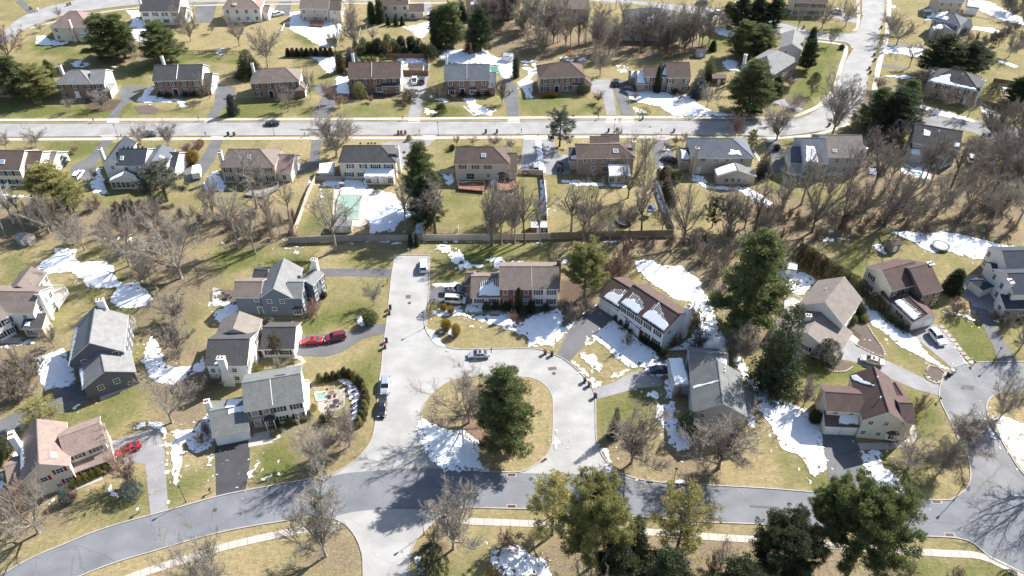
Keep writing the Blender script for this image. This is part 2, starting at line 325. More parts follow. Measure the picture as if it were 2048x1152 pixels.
_cx = np.floor(GXX/26+.4*fbm(GXX/40, GYY/40, 2)).astype(int); _cy = np.floor(GYY/34+.4*fbm(GXX/50+7, GYY/40, 2)).astype(int)   # every lot keeps its own lawn
g0 = 0.25+0.50*(_LAT[_cx & 255, _cy & 255]-.35)+0.30*fbm(GXX/24+9, GYY/24, 4)
def zonefield(polys, soft, amp):
    f = np.zeros(GXX.shape)
    for s in polys:
        pg = GP(s); a = np.array(pg); x0, y0 = a.min(0)-12; x1, y1 = a.max(0)+12
        i0, i1 = np.searchsorted(gx, [x0, x1]); j0, j1 = np.searchsorted(gy, [y0, y1]); i0 = max(i0, 0); j0 = max(j0, 0)
        X = GXX[j0:j1, i0:i1]; Y = GYY[j0:j1, i0:i1]
        if X.size == 0: continue
        sdv = sdist(X, Y, pg)+amp*nz[j0:j1, i0:i1]
        f[j0:j1, i0:i1] = np.maximum(f[j0:j1, i0:i1], np.clip(sdv/soft+0.5, 0, 1))
    return f
zone[:, 0] = np.clip(g0+0.62*zonefield(GREEN, 5, 6), 0, 1).ravel()
zone[:, 1] = (0.72*zonefield(LITTER, 4, 5)).ravel()
zone[:, 2] = zonefield(DIRT, 1.0, 1.0).ravel()
nxg, nyg = len(gx), len(gy)
idx = np.arange(nxg*nyg).reshape(nyg, nxg)
F_ = np.stack([idx[:-1, :-1], idx[:-1, 1:], idx[1:, 1:], idx[1:, :-1]], -1).reshape(-1, 4)
gme = npmesh('ground', np.stack([GXX.ravel(), GYY.ravel(), np.zeros(GXX.size)], -1), F_, [ground_mat()])
ca = gme.color_attributes.new('zone', 'FLOAT_COLOR', 'POINT'); ca.data.foreach_set('color', zone.ravel())
struct(link('ground', gme))

# ------------------------------------------------------------------ roads, drives, pavements
def sheet(name, s, z, mat, th=0.0):
    pts = ccw(GP(s)); b = MB(); b.prism(pts, z-0.03, z, 0); o = b.build(name, mat); struct(o); return o
def strip_pts(line, w):
    L = [Vector(p) for p in line]; a = []; bb = []
    for i, p in enumerate(L):
        d = (L[min(i+1, len(L)-1)]-L[max(i-1, 0)]).normalized(); nn = Vector((-d.y, d.x)); a.append(p+nn*w/2); bb.append(p-nn*w/2)
    return a, bb
def smooth_line(pts, step=1.0):
    """Catmull-Rom through ground points, resampled"""
    L = [Vector(p) for p in pts]; out = []
    for i in range(len(L)-1):
        p0 = L[max(i-1, 0)]; p1 = L[i]; p2 = L[i+1]; p3 = L[min(i+2, len(L)-1)]; n = max(1, int((p2-p1).length/step))
        for k in range(n):
            t = k/n; out.append(0.5*((2*p1)+(p2-p0)*t+(2*p0-5*p1+4*p2-p3)*t*t+(3*p1-p0-3*p2+p3)*t**3))
    out.append(L[-1]); return out
def sline(s): return smooth_line(GP(s))
def strip(name, s, w, z, mat, z0=None):
    L = sline(s); a, bb = strip_pts(L, w); b = MB(); z0 = z-0.03 if z0 is None else z0
    for i in range(len(L)-1):
        q = [bb[i], bb[i+1], a[i+1], a[i]]
        v = [(p.x, p.y, z0) for p in q]+[(p.x, p.y, z) for p in q]
        b.add(v, [(4,5,6,7),(0,1,5,4),(2,3,7,6)])
    return struct(b.build(name, mat))
# outlines given by their kerb lines, smoothed
def poly_from(lines): 
    out = []
    for s in lines: out += [(p.x, p.y) for p in sline(s)]
    return out
def wsheet(name, pts, z, mat):
    b = MB(); b.prism(ccw(pts), z-0.03, z, 0); return struct(b.build(name, mat))
K_UPN = "-120,249 0,247.5 250,246 550,244 1000,242.5 1250,240 1488,242 1544,241 1599,237 1632,222 1655,203 1671,178 1682,150 1693,122 1703,103 1700,90 1690,84"
K_UPS = "-120,275 0,274 550,271 1000,269 1250,268 1488,271 1544,273 1599,268 1655,259 1690,247 1712,232"
wsheet('street', poly_from([K_UPN])+poly_from(["1766,-14 1768,17 1759,69 1749,111 1738,139 1732,178 1730,194 1712,232"])+list(reversed(poly_from([K_UPS]))) if False else
       poly_from([K_UPN])+[tuple(p) for p in poly_from(["1706,66 1718,56 1724,28 1724,-14"])]+poly_from(["1767,-14 1768,17 1759,69 1749,111 1738,139 1732,178 1730,194 1712,232"])+list(reversed(poly_from([K_UPS]))), 0.02, ROAD_UP)
wsheet('side_street', poly_from(["1100,-14 1200,-6 1400,14 1480,25 1580,50 1640,66 1710,66"])+poly_from(["1710,88 1693,85 1630,78 1560,70 1470,50 1395,32 1300,12 1200,3 1100,-4"]), 0.012, ROAD_UP)
wsheet('side_street', poly_from(["1705,215 1790,217 1850,228 1925,238 1975,243 2010,252 2110,275"])+poly_from(["2110,345 2048,322 1990,288 1940,263 1870,255 1800,247 1712,238"]), 0.012, ROAD_CUL)
wsheet('side_street', poly_from(["-30,95 0,70 25,46 60,26 110,10 180,-4 300,-8"])+poly_from(["1100,-12 1100,-3 900,0 560,3 440,4 330,7 280,9 200,18 130,30 70,50 42,64 10,90 -20,110"]), 0.016, ROAD_UP)
K_CW = "790.5,510.5 783,555 773,647 767,690 763,735 758,770 751,847 741,884 722,910 694,933 658,951 616,959 574,966"
K_CE = "859.5,510.5 858,574 854,642 851,656 861,674 886,691 917,698.5 967,698 1050,697 1078,699 1105,708 1133,722 1164,749 1180,769 1189,788 1191.5,820 1193,880 1208,916 1233,941 1264,955 1290,961"
wsheet('cul_de_sac_road', poly_from([K_CE])+GP("1290,975 1000,985 620,990 574,975")+list(reversed(poly_from([K_CW]))), 0.012, ROAD_LIGHT)
K_MN = "-60,1185 60,1118 125,1090 205,1058 301,1030 335,1021 433,993.5 491,981 574,966"
K_MS = "-40,1240 188,1141 308,1102 444,1064 581,1040 640,1034 672,1039"
wsheet('street', poly_from([K_MN])+poly_from(["574,966 640,957 690,947 740,942 800,938 870,937 985,945 1042,946 1120,948 1200,951 1290,961"])+poly_from(["1290,961 1348,967 1485,974 1587,981 1782,998 1860,1000 1901,1000 1940,985 2110,1000"])
       +poly_from(["2110,1180 2045,1146 1980,1115 1949,1088 1912,1076 1820,1071 1700,1060 1505,1048 1409,1044 1230,1030 1052,1018 933,1015 902,1021 800,1018 720,1022 672,1032"])+list(reversed(poly_from([K_MS]))), 0.022, ROAD_GREY)
K_BW = "672,1039 692,1050 712,1075 722,1100 726,1125 727,1190"
K_BE = "817,1190 818,1152 820,1116 830,1085 847,1064 878,1037 902,1021 933,1015"
wsheet('side_street', poly_from([K_BW])+poly_from([K_BE])+GP("933,1005 672,1005"), 0.016, ROAD_LIGHT)
K_RW = "1901,1000 1929,981 1941,955 1936,914 1922,890 1908,859 1895,832 1880,799 1880,774 1891,747 1918,731 1960,724.5 2016,724 2110,726"
wsheet('cul_de_sac_road', poly_from([K_RW])+GP("2110,1010 1901,1010"), 0.012, ROAD_CUL)
K_IS = "869,783 894,765 925,755 1000,752 1039,753.5 1064,756 1089,769 1104,791 1107,819 1106,860 1103,894 1089,916 1061,935 1039,944 986,942.5 922,934 889,922 867,902 850,874 844,852 844,819 853,800 869,783"
K_RI = "2110,770 2060,776 2030,784 1996,787 1978,799 1973,816 1982,847 2002,880 2024,916 2046,947 2110,1010"
DIRT_GRASS = gme.materials[0]
def island(name, s):
    o = wsheet(name, poly_from([s]), 0.075, ISLE); return o
ISLE = gme.materials[0]
island('island_lawn', K_IS); island('island_lawn', K_RI)
wsheet('island_soil', poly_from(["925,835 960,815 1040,830 1050,870 1020,900 980,900 950,880 925,860 925,835"]), 0.085, mk('leaf_litter_soil', (0.20, 0.13, 0.09), 0.35, 1.2, 1.0, fine=0.3))
for s in (K_UPN, K_UPS, K_CW, K_CE, K_MN, K_MS, K_BW, K_BE, K_RW, K_IS, K_RI, "790.5,510.5 859.5,510.5",
          "1290,961 1348,967 1485,974 1587,981 1782,998 1860,1000 1901,1000", "1052,1018 1230,1030 1409,1044 1505,1048 1700,1060 1820,1071 1912,1076 1949,1088 1980,1115 2045,1146 2110,1180", "933,1015 1052,1018",
          "1767,-14 1768,17 1759,69 1749,111 1738,139 1732,178 1730,194 1712,232", "1724,-14 1724,28 1718,56 1706,66 1640,66 1580,50 1480,25 1400,14 1200,-6", "1690,84 1630,78 1560,70 1470,50 1395,32 1300,12",
          "-20,110 10,90 42,64 70,50 130,30 200,18 280,9 330,7 440,4"):
    strip('kerb', s, 0.22, 0.13, KERB)
for s, mt in [("622,537 786,538 781,556 713,552 641,553 625,552", DRIVE_MID), ("585,712 652,713 680,706 700,694 727,677 768,667 774,646 738,652 700,663 650,668 594,672", DRIVE_MID),
  ("859,575 948,574 948,607 857,606", DRIVE_MID), ("1197,606 1228,632 1211,649 1184,672 1158,702 1137,725 1114,711 1130,677 1142,652 1169,624", DRIVE_MID),
  ("1188,777 1227,766 1260,747 1286,738 1297,750 1322,754 1324,772 1274,777 1192,799", DRIVE_LIGHT), ("1643,868 1711,873 1725,936 1718,966 1705,992 1660,988 1652,911", DRIVE_MID),
  ("1670,718 1698,674 1712,692 1768,719 1821,744 1880,772 1881,793 1835,780 1766,752 1727,731 1700,722", DRIVE_LIGHT), ("1822,671 1863,650 1874,649 1899,672 1934,728 1905,737 1863,702 1832,677", DRIVE_LIGHT),
  ("1916,552 1971,549 1990,580 1990,625 1942,627 1945,608 1915,585", DRIVE_LIGHT), ("1942,612 1975,620 1995,660 2012,690 2040,725 1998,726 1985,690 1970,660", DRIVE_MID),
  ("430,893 499,881 500,924 491,982 433,994", DRIVE_DARK), ("218,884 318,852 328,900 337,1021 301,1031 290,928 235,926", DRIVE_LIGHT), ("120,779 166,760 183,802 139,822 60,850 -20,876 -20,850 55,813 92,797", DRIVE_MID),
  ("244,172 289,171 264,200 242,219 236,237 213,238 244,200 236,190", DRIVE_MID), ("433,167 472,175 470,205 444,217 430,239 410,239 428,211", DRIVE_MID), ("622,172 667,167 678,194 655,235 620,237 644,194", DRIVE_MID),
  ("806,153 858,153 850,178 840,236 816,236 825,194 806,170", DRIVE_LIGHT), ("1000,158 1022,158 1036,178 1037,233 1016,233", DRIVE_MID), ("1181,161 1219,158 1225,178 1233,230 1213,230 1206,194 1184,183", DRIVE_LIGHT),
  ("1222,161 1256,161 1253,189 1268,230 1242,230 1228,181", DRIVE_MID), ("205,280 227,280 194,322 190,347 172,364 139,343 144,333 178,313", DRIVE_MID), ("425,279 447,279 430,319 414,341 397,365 375,362 355,341 364,327 400,319", DRIVE_MID),
  ("624,277 643,277 639,319 636,341 586,350 583,341 619,322", DRIVE_MID), ("762,286 800,283 842,278 868,278 860,290 815,305 812,330 800,335", DRIVE_LIGHT), ("1048,275 1072,275 1086,341 1083,347 1036,347 1042,313", DRIVE_LIGHT),
  ("1082,275 1105,275 1115,305 1138,312 1142,347 1092,350", DRIVE_LIGHT), ("1308,276 1335,276 1345,300 1350,340 1318,345 1305,310", DRIVE_MID), ("1528,276 1553,275 1568,300 1565,345 1548,345", DRIVE_MID),
  ("390,8 435,6 425,45 392,45", DRIVE_MID), ("30,2 45,0 72,24 58,28", DRIVE_MID), ("560,3 583,3 580,30 545,36 548,22", DRIVE_MID), ("848,3 862,3 865,35 850,35", DRIVE_LIGHT), ("1665,18 1724,40 1724,50 1655,32", DRIVE_LIGHT), ("1759,86 1850,92 1850,98 1757,94", DRIVE_MID),
  ("1749,126 1815,135 1815,140 1747,131", DRIVE_MID), ("1958,210 1985,215 2000,236 1985,240", DRIVE_MID), ("1940,285 2000,290 1990,335 1935,325", DRIVE_LIGHT), ("1535,200 1560,195 1607,218 1600,226", DRIVE_LIGHT), ("1475,60 1560,55 1560,68 1480,52", DRIVE_MID)]:
    _dz = (globals().get('_dz', 0)+1) % 3; sheet('driveway', s, 0.030+.004*_dz, mt)
# concrete aprons where drives cross the verge
for x in (226, 421, 638, 828, 1027, 1223, 1255): 
    a = G(x-13, 247, 0); sheet('driveway_apron', [(x-13, 247), (x+13, 247), (x+12, 236.5), (x-11, 236.5)], 0.05, CONC)
for x, x2 in ((212, 222), (433, 440), (632, 634), (858, 858), (1060, 1060), (1092, 1092), (1325, 1323)):
    sheet('driveway_apron', [(x-14, 270.5), (x+14, 270.5), (x2+12, 280), (x2-12, 280)], 0.05, CONC)
# far pavements (their slabs are too small to tell apart)
for s, w in (("-60,240.5 0,240 400,239 800,237.5 1200,234.5 1488,236 1575,234 1617,222 1645,206 1669,176 1682,133 1692,100 1682,89 1630,82", 1.5),
             ("-60,280 0,279 550,277 1000,275 1250,274 1488,277 1613,272 1660,261 1699,247", 1.5), ("1778,-5 1778,14 1774,69 1763,111 1756,139 1748,186", 1.8), ("1706,62 1716,50 1716,0", 1.2), ("60,57 130,38 200,25 290,15 440,10 600,8 900,6", 1.2)):
    strip('pavement', s, w, 0.045, CONC)
# near pavements: every slab
def pavement(s, w, n_=1.55):
    L = smooth_line(GP(s), 0.5); base = strip('pavement', s, w-0.06, 0.03, MULCH)
    acc = [0.0]
    for i in range(1, len(L)): acc.append(acc[-1]+(L[i]-L[i-1]).length)
    tot = acc[-1]; k = max(1, round(tot/n_)); cuts = [tot*i/k for i in range(k+1)]
    def at(d):
        j = 0
        while j < len(acc)-2 and acc[j+1] < d: j += 1
        t = (d-acc[j])/max(1e-6, acc[j+1]-acc[j]); p = L[j].lerp(L[j+1], t); q = (L[j+1]-L[j]).normalized(); return p, Vector((-q.y, q.x))
    for i in range(k):
        p0, n0 = at(cuts[i]+0.025); p1, n1 = at(cuts[i+1]-0.025); dz = rnd.uniform(0, 0.012)
        b = MB(); q = [p0-n0*w/2, p1-n1*w/2, p1+n1*w/2, p0+n0*w/2]; c = (p0+p1)/2
        b.prism([(v.x-c.x, v.y-c.y) for v in q], -0.04, 0.0); b.build('slab', CONC, base, (c.x, c.y, 0.05+dz))
pavement("200,1178 283,1147 352,1125 452,1093 562,1068 620,1057 680,1051", 1.45)
pavement("880,1040 970,1044 1052,1047 1130,1052 1270,1062 1409,1073 1488,1078 1640,1089 1792,1101 1890,1107 1955,1111 2000,1128 2060,1160", 1.35)
# garden walks
for s, w in (("645,556 640,575 634,595 618,602", 1.3), ("660,540 700,547", 0.1), ("575,712 600,716 608,724 596,732 572,735", 1.0), ("930,622 965,624 1020,627", 1.2), ("497,885 545,876", 2.4), ("545,876 560,870", 1.4),
             ("1718,893 1782,892", 1.6), ("1780,893 1825,880 1822,850", 1.3), ("130,730 138,760 142,770", 1.5), ("148,977 180,965 205,955", 1.0), ("0,681 40,681", 1.8), ("200,797 255,772 270,760", 1.6), ("1740,583 1718,560", 2.2),
             ("1605,820 1620,835", 2.0), ("1700,672 1722,690", 1.8), ("927,212 945,228 950,232", 0.8), ("1760,238 1755,190 1751,186", 1.2)):
    if w > 0.5: strip('garden_path', s, w, 0.045, CONC)

# asphalt repair patches and manhole covers
PATCH = mk('asphalt_patch', (0.11, 0.11, 0.115), .12, 1, .9, fine=.1)
for s in ("1095,735 1112,733 1114,739 1098,741", "862,1000 905,1002 903,1007 861,1005", "1500,1010 1560,1014 1558,1019 1499,1015", "812,590 822,590 821,597 811,597", "1925,770 1950,772 1948,780 1924,777", "600,258 640,258 640,261 600,261", "1120,250 1150,250 1150,253 1120,253"):
    sheet('asphalt_patch', s, .034, PATCH)
for px, py in ((819, 606), (1108, 747), (1062, 958), (1926, 776), (430, 1020), (700, 257), (1300, 254), (1560, 1022), (790, 985), (1718, 150)):
    g = G(px, py); o = empty('manhole_cover', (g.x, g.y, .03)); auto(o, 'round iron manhole cover in the road', px, py, 'manhole cover', 'manhole covers')
    b = MB(); b.tube((0,0,-.02),(0,0,.02), .42, .42, 16, cap=True); b.build('frame', mk('iron_ring', (.12,.11,.10), .1, 3, .8), o); b = MB(); b.tube((0,0,0),(0,0,.028), .34, .34, 16, cap=True); b.build('lid', mk('iron_lid', (.07,.065,.06), .2, 3, .7), o)
# ------------------------------------------------------------------ houses
def shingle(name, col): return mk(name, col, 0.15, 0.5, 0.92, bump=0.4, bscale=6, fine=0.2, fscale=3.6, stretch=(1.3, 1.3, .5))
RF = dict(brown=shingle('brown_shingles', (0.115, 0.085, 0.072)), dark=shingle('charcoal_shingles', (0.075, 0.073, 0.075)), grey=shingle('grey_shingles', (0.205, 0.205, 0.202)),
  blue=shingle('blue_grey_shingles', (0.12, 0.135, 0.155)), taupe=shingle('taupe_shingles', (0.205, 0.18, 0.16)), navy=shingle('navy_shingles', (0.045, 0.055, 0.07)),
  peach=shingle('rosy_shingles', (0.245, 0.182, 0.158)), red=shingle('maroon_shingles', (0.098, 0.066, 0.060)), green=shingle('green_grey_shingles', (0.155, 0.162, 0.155)), warm=shingle('weathered_shingles', (0.185, 0.15, 0.13)))
WL = dict(white=siding('white_siding', (0.78, 0.77, 0.74)), cream=siding('cream_siding', (0.66, 0.60, 0.50)), tan=siding('tan_siding', (0.48, 0.42, 0.34)), blue=siding('slate_blue_siding', (0.16, 0.19, 0.23)),
  grey=siding('charcoal_siding', (0.135, 0.14, 0.155)), lgrey=siding('pale_grey_siding', (0.42, 0.44, 0.47)), brick=mk('brick_wall', (0.27, 0.17, 0.13), 0.12, 0.8, 0.95, fine=0.28, fscale=3.5, bump=0.3, bscale=8),
  brickt=mk('tan_brick_wall', (0.30, 0.235, 0.19), 0.12, 0.8, 0.95, fine=0.25, fscale=3.5, bump=0.3, bscale=8), stone=mk('stone_wall', (0.30, 0.28, 0.255), 0.15, 0.8, 0.95, fine=0.35, fscale=2.2, bump=0.5, bscale=4))
TRIM = mk('white_trim', (0.78, 0.77, 0.74), 0.04, 2, 0.6); TRIMC = mk('beige_trim', (0.58, 0.52, 0.44), 0.04, 2, 0.6)
GLASS = mk('window_glass', (0.035, 0.045, 0.055), 0.25, 1.5, 0.12, spec=0.8); DARKM = mk('dark_metal', (0.03, 0.03, 0.035), 0.1, 3, 0.5)
SH = dict(black=mk('black_paint', (0.025, 0.027, 0.032), 0.1, 3, 0.6), red=mk('red_paint', (0.26, 0.03, 0.03), 0.1, 3, 0.6), blue=mk('dark_blue_paint', (0.03, 0.045, 0.08), 0.1, 3, 0.6), brown=mk('brown_paint', (0.10, 0.04, 0.03), 0.1, 3, 0.6))
WHITEP = mk('white_paint', (0.80, 0.79, 0.77), 0.04, 2, 0.5); BRICKR = mk('chimney_brick', (0.24, 0.12, 0.09), 0.15, 2, 0.95, fine=0.2)
FLUE = mk('flue_clay', (0.28, 0.10, 0.06), 0.2, 3, 0.9); WOODR = mk('red_wood', (0.24, 0.125, 0.085), 0.2, 2, 0.8); WOODB = mk('brown_wood', (0.17, 0.10, 0.065), 0.2, 2, 0.85); WOODG = mk('grey_wood', (0.27, 0.245, 0.22), 0.15, 1.5, 0.9, objvar=0.08)
_mc = {}
def cached(key, fn):
    if key not in _mc: _mc[key] = fn()
    return _mc[key]
def win_mesh(w, h):
    def f():
        b = MB(); t = 0.10
        b.box(-w/2-t, -0.07, -h/2-t, -w/2, 0.0, h/2+t); b.box(w/2, -0.07, -h/2-t, w/2+t, 0.0, h/2+t)
        b.box(-w/2, -0.07, h/2, w/2, 0.0, h/2+t); b.box(-w/2, -0.10, -h/2-t, w/2, 0.0, -h/2)
        b.box(-w/2, -0.045, -0.03, w/2, -0.005, 0.03)
        k = 1 if w < 1.3 else 2
        for i in range(1, k+1):
            x = -w/2+w*i/(k+1); b.box(x-0.025, -0.044, -h/2, x+0.025, -0.006, h/2)
        return b.mesh('window', [TRIM])
    return cached(('w', round(w, 2), round(h, 2)), f)
def pane_mesh(w, h):
    def f():
        b = MB(); b.box(-w/2, -0.03, -h/2, w/2, -0.012, h/2); return b.mesh('pane', [GLASS])
    return cached(('p', round(w, 2), round(h, 2)), f)
def shut_mesh(w, h):
    def f():
        b = MB(); b.box(-w/2, -0.05, -h/2, w/2, 0, h/2); b.box(-w/2+.06, -0.065, -h/2+.08, w/2-.06, -0.045, -0.05); b.box(-w/2+.06, -0.065, 0.05, w/2-.06, -0.045, h/2-.08); return b.mesh('shutter', [SH['black']])
    return cached(('s', round(w, 2), round(h, 2)), f)
class House:
    def __init__(s, name, label, cx, cy, short=None, cat='house'):
        g = G(cx, cy); s.o = empty(name, (g.x, g.y, 0)); s.g = g; tag(s.o, label, cat); s.B = []
        if short: LAND.append((short, cx, cy))
    def part(s, mb, name, mats): return mb.build(name, mats, s.o, off=(s.g.x, s.g.y, 0))
    def block(s, A, B, R=None, RR=None, T=None, d=None, roof='gx', k=0.55, ze=5.5, rf='brown', wall='white', front=None, ov=0.35, trim=None, zb=0.0, L=None, at=None, back=None):
        a = G(A[0], A[1], at if at is not None else ze); b = G(B[0], B[1], at if at is not None else ze); a.z = b.z = 0
        u = (b-a); ln = u.length; u.normalize(); n = Vector((-u.y, u.x, 0))
        if L: ln = L
        tgt = T or None
        if roof == 'gy' and T is not None:
            best = None
            for kk in [i*0.02+0.2 for i in range(50)]:
                p = P(a+u*ln/2+Vector((0, 0, ze+kk*ln/2))); e = abs(p[1]-T[1])
                if best is None or e < best[0]: best = (e, kk)
            k = best[1]
        def ridge(dd, right=False):
            if roof == 'gx': q = a+u*(ln if right else 0)+n*dd/2; z = ze+k*dd/2
            elif roof == 'gy': q = a+u*ln/2+n*dd; z = ze+k*ln/2
            elif roof == 'hip':
                m = min(dd, ln)/2; q = a+u*((ln-m) if right else m)+n*dd/2; z = ze+k*m
            elif roof == 'lean': q = a+u*(ln if right else 0)+n*dd; z = ze+k*dd
            return Vector((q.x, q.y, z))
        if d is None:
            best = None; t = R or RR
            for i in range(20, 260):
                dd = i*0.1; p = P(ridge(dd, R is None)); e = (p[1]-t[1])**2+(0.5*(p[0]-t[0]))**2
                if best is None or e < best[0]: best = (e, dd)
            d = best[1]
        rise = k*(d/2 if roof == 'gx' else ln/2 if roof == 'gy' else min(d, ln)/2 if roof == 'hip' else d)
        W_ = WL[wall]; Fm = WL[front] if front else W_; T_ = trim or TRIM
        def q(x, y, z): return a+u*x+n*y+Vector((0, 0, z))
        # walls
        w = MB(); c = [q(0,0,zb), q(ln,0,zb), q(ln,d,zb), q(0,d,zb)]; t = [q(0,0,ze), q(ln,0,ze), q(ln,d,ze), q(0,d,ze)]
        if roof == 'lean': t[2] = q(ln, d, ze+rise); t[3] = q(0, d, ze+rise)
        v = c+t; w.add(v, [(0,1,5,4)], 1); w.add(v, [(1,2,6,5),(2,3,7,6),(3,0,4,7)], 0)
        if roof == 'gx': w.add([q(0,0,ze), q(0,d,ze), q(0,d/2,ze+rise)], [(1,0,2)], 0); w.add([q(ln,0,ze), q(ln,d,ze), q(ln,d/2,ze+rise)], [(0,1,2)], 0)
        if roof == 'gy': w.add([q(0,0,ze), q(ln,0,ze), q(ln/2,0,ze+rise)], [(0,1,2)], 1); w.add([q(0,d,ze), q(ln,d,ze), q(ln/2,d,ze+rise)], [(1,0,2)], 0)
        s.part(w, 'wall', [W_, Fm])
        # roof slab
        r = MB(); th = 0.16; o = ov; k2 = k
        if roof in ('gx', 'gy', 'lean'):
            if roof == 'gx': prof = [(-o, ze-k*o), (d/2, ze+rise), (d+o, ze-k*o)]; ext = (-o, ln+o)
            elif roof == 'gy': prof = [(-o, ze-k*o), (ln/2, ze+rise), (ln+o, ze-k*o)]; ext = (-o, d+o)
            else: prof = [(-o, ze-k*o), (d, ze+rise)]; ext = (-o*.6, ln+o*.6)
            def qq(e, y, z): return q(e, y, z) if roof != 'gy' else q(y, e, z)
            pts = []
            for e in ext: pts += [qq(e, y, z+0.01) for y, z in prof]+[qq(e, y, z+th) for y, z in prof]
            m_ = len(prof); N = 2*m_; top = []; oth = []
            for i in range(m_-1):
                top.append((m_+i, m_+i+1, N+m_+i+1, N+m_+i)); oth.append((i, i+1, N+i+1, N+i))
            oth += [(0, m_, N+m_, N), (m_-1, N+m_-1, N+N-1, N-1)]
            for e in (0, N):
                for i in range(m_-1): oth.append((e+i, e+i+1, e+m_+i+1, e+m_+i))
            r.add(pts, top, 0); r.add(pts, oth, 1)
            if roof != 'lean':   # ridge cap
                y, z = prof[1]; r.add([qq(ext[0], y-.14, z+th+.0), qq(ext[0], y, z+th+.05), qq(ext[0], y+.14, z+th), qq(ext[1], y-.14, z+th), qq(ext[1], y, z+th+.05), qq(ext[1], y+.14, z+th)], [(0,1,4,3),(1,2,5,4)], 0)
        else:
            m = min(d, ln)/2; zz = ze-k*o
            e0 = [q(-o,-o,zz), q(ln+o,-o,zz), q(ln+o,d+o,zz), q(-o,d+o,zz)]; e1 = [p+Vector((0,0,th)) for p in e0]
            if ln >= d: ra, rb = q(m, d/2, ze+rise+th), q(ln-m, d/2, ze+rise+th); fs = [(4,5,9,8),(5,6,9),(6,7,8,9),(7,4,8)]
            else: ra, rb = q(ln/2, m, ze+rise+th), q(ln/2, d-m, ze+rise+th); fs = [(4,5,8),(5,6,9,8),(6,7,9),(7,4,8,9)]
            vs = e0+e1+[ra, rb]; r.add(vs, fs, 0); r.add(vs, [(0,1,5,4),(1,2,6,5),(2,3,7,6),(3,0,4,7),(0,3,2,1)], 1)
            cap = 0.10
            for p0, p1 in [(e1[0], ra), (e1[3], ra if ln >= d else rb), (e1[1], rb if ln >= d else ra), (e1[2], rb), (ra, rb)]:
                if (p1-p0).length > 0.3: r.tube(p0+Vector((0,0,-.03)), p1+Vector((0,0,-.03)), cap, cap, 4, 0)
        s.part(r, 'roof', [RF[rf], T_])
        bl = dict(a=a, u=u, n=n, L=ln, d=d, ze=ze, k=k, rise=rise, roof=roof); s.B.append(bl)
        if DEBUG: print('%-26s %s L=%.1f d=%.1f k=%.2f rise=%.1f ridge=%s ground=%s' % (s.o.name, roof, ln, d, k, rise, tuple(round(t) for t in P(ridge(d))), tuple(round(t) for t in P(a))))
        return bl
    def face(s, b, f):
        a, u, n = b['a'], b['u'], b['n']
        if f == 'f': return a, u, -n, b['L']
        if f == 'b': return a+n*b['d']+u*b['L'], -u, n, b['L']
        if f == 'r': return a+u*b['L'], n, u, b['d']
        return a+n*b['d'], -n, -u, b['d']
    def win(s, b, f, x, z, w=1.0, h=1.35, shut=None, off=0.0, name='window'):
        o, dx, nn, ln = s.face(b, f); x = x if x >= 1.0001 or x < 0 else x*ln
        p = o+dx*x+nn*(0.004+off); rz = math.atan2(dx.y, dx.x)
        wo = link(name, win_mesh(w, h), s.o, (p.x-s.g.x, p.y-s.g.y, z), rz); link('pane', pane_mesh(w, h), wo)
        if shut:
            for sg in (-1, 1):
                so = link('shutter', shut_mesh(0.42, h+.1), wo, (sg*(w/2+0.10+0.24), 0.0, 0)); paint(so, SH[shut])
        return wo
    def wins(s, b, f, n_, zs=(1.5, 4.2), shut=None, w=1.0, h=1.35, skip=(), m=0.12):
        for j, z in enumerate(zs):
            for i in range(n_):
                if (i, j) in skip: continue
                x = m+(1-2*m)*(i/(n_-1) if n_ > 1 else 0.5); s.win(b, f, x, z, w, h, shut)
    def door(s, b, f, x, w=1.0, h=2.1, m=None, z=0.15, name='door', frame=True):
        o, dx, nn, ln = s.face(b, f); x = x if x > 1.0001 else x*ln; p = o+dx*x+nn*0.004; rz = math.atan2(dx.y, dx.x)
        q = MB(); 
        q.box(-w/2-.14, -0.07, 0, -w/2, 0, h); q.box(w/2, -0.07, 0, w/2+.14, 0, h); q.box(-w/2-.14, -0.07, h, w/2+.14, 0, h+.18)
        fo = q.build('door_frame', TRIM, s.o, (p.x-s.g.x, p.y-s.g.y, z)); fo.rotation_euler = (0, 0, rz)
        q = MB(); q.box(-w/2, -0.045, 0, w/2, -0.005, h)
        for zz in (0.2, 1.15):
            for sx in (-1, 1): q.box(sx*w*.24-w*.17, -0.06, zz, sx*w*.24+w*.17, -0.04, zz+.75)
        return q.build(name, m or SH['black'], fo)
    def garage(s, b, f, n_=2, w=2.5, h=2.15, m=None, xs=None):
        o, dx, nn, ln = s.face(b, f); rz = math.atan2(dx.y, dx.x)
        for i in range(n_):
            x = ln*(i+1)/(n_+1)*1.0 if n_ == 1 else ln/2+(i-(n_-1)/2)*(w+.5)
            if xs: x = xs[i]*ln
            p = o+dx*x+nn*0.004; q = MB()
            for r_ in range(4):
                for c_ in range(4):
                    q.box(-w/2+c_*w/4+.04, -0.07, r_*h/4+.03, -w/2+(c_+1)*w/4-.04, -0.03, (r_+1)*h/4-.03)
            q.box(-w/2, -0.05, 0, w/2, 0, h); go = q.build('garage_door', m or WHITEP, s.o, (p.x-s.g.x, p.y-s.g.y, 0.03)); go.rotation_euler = (0, 0, rz)
            q = MB(); q.box(-w/2-.12, -0.03, 0, -w/2, 0, h+.12); q.box(w/2, -0.03, 0, w/2+.12, 0, h+.12); q.box(-w/2, -0.03, h, w/2, 0, h+.12); q.build('door_frame', TRIM, go)
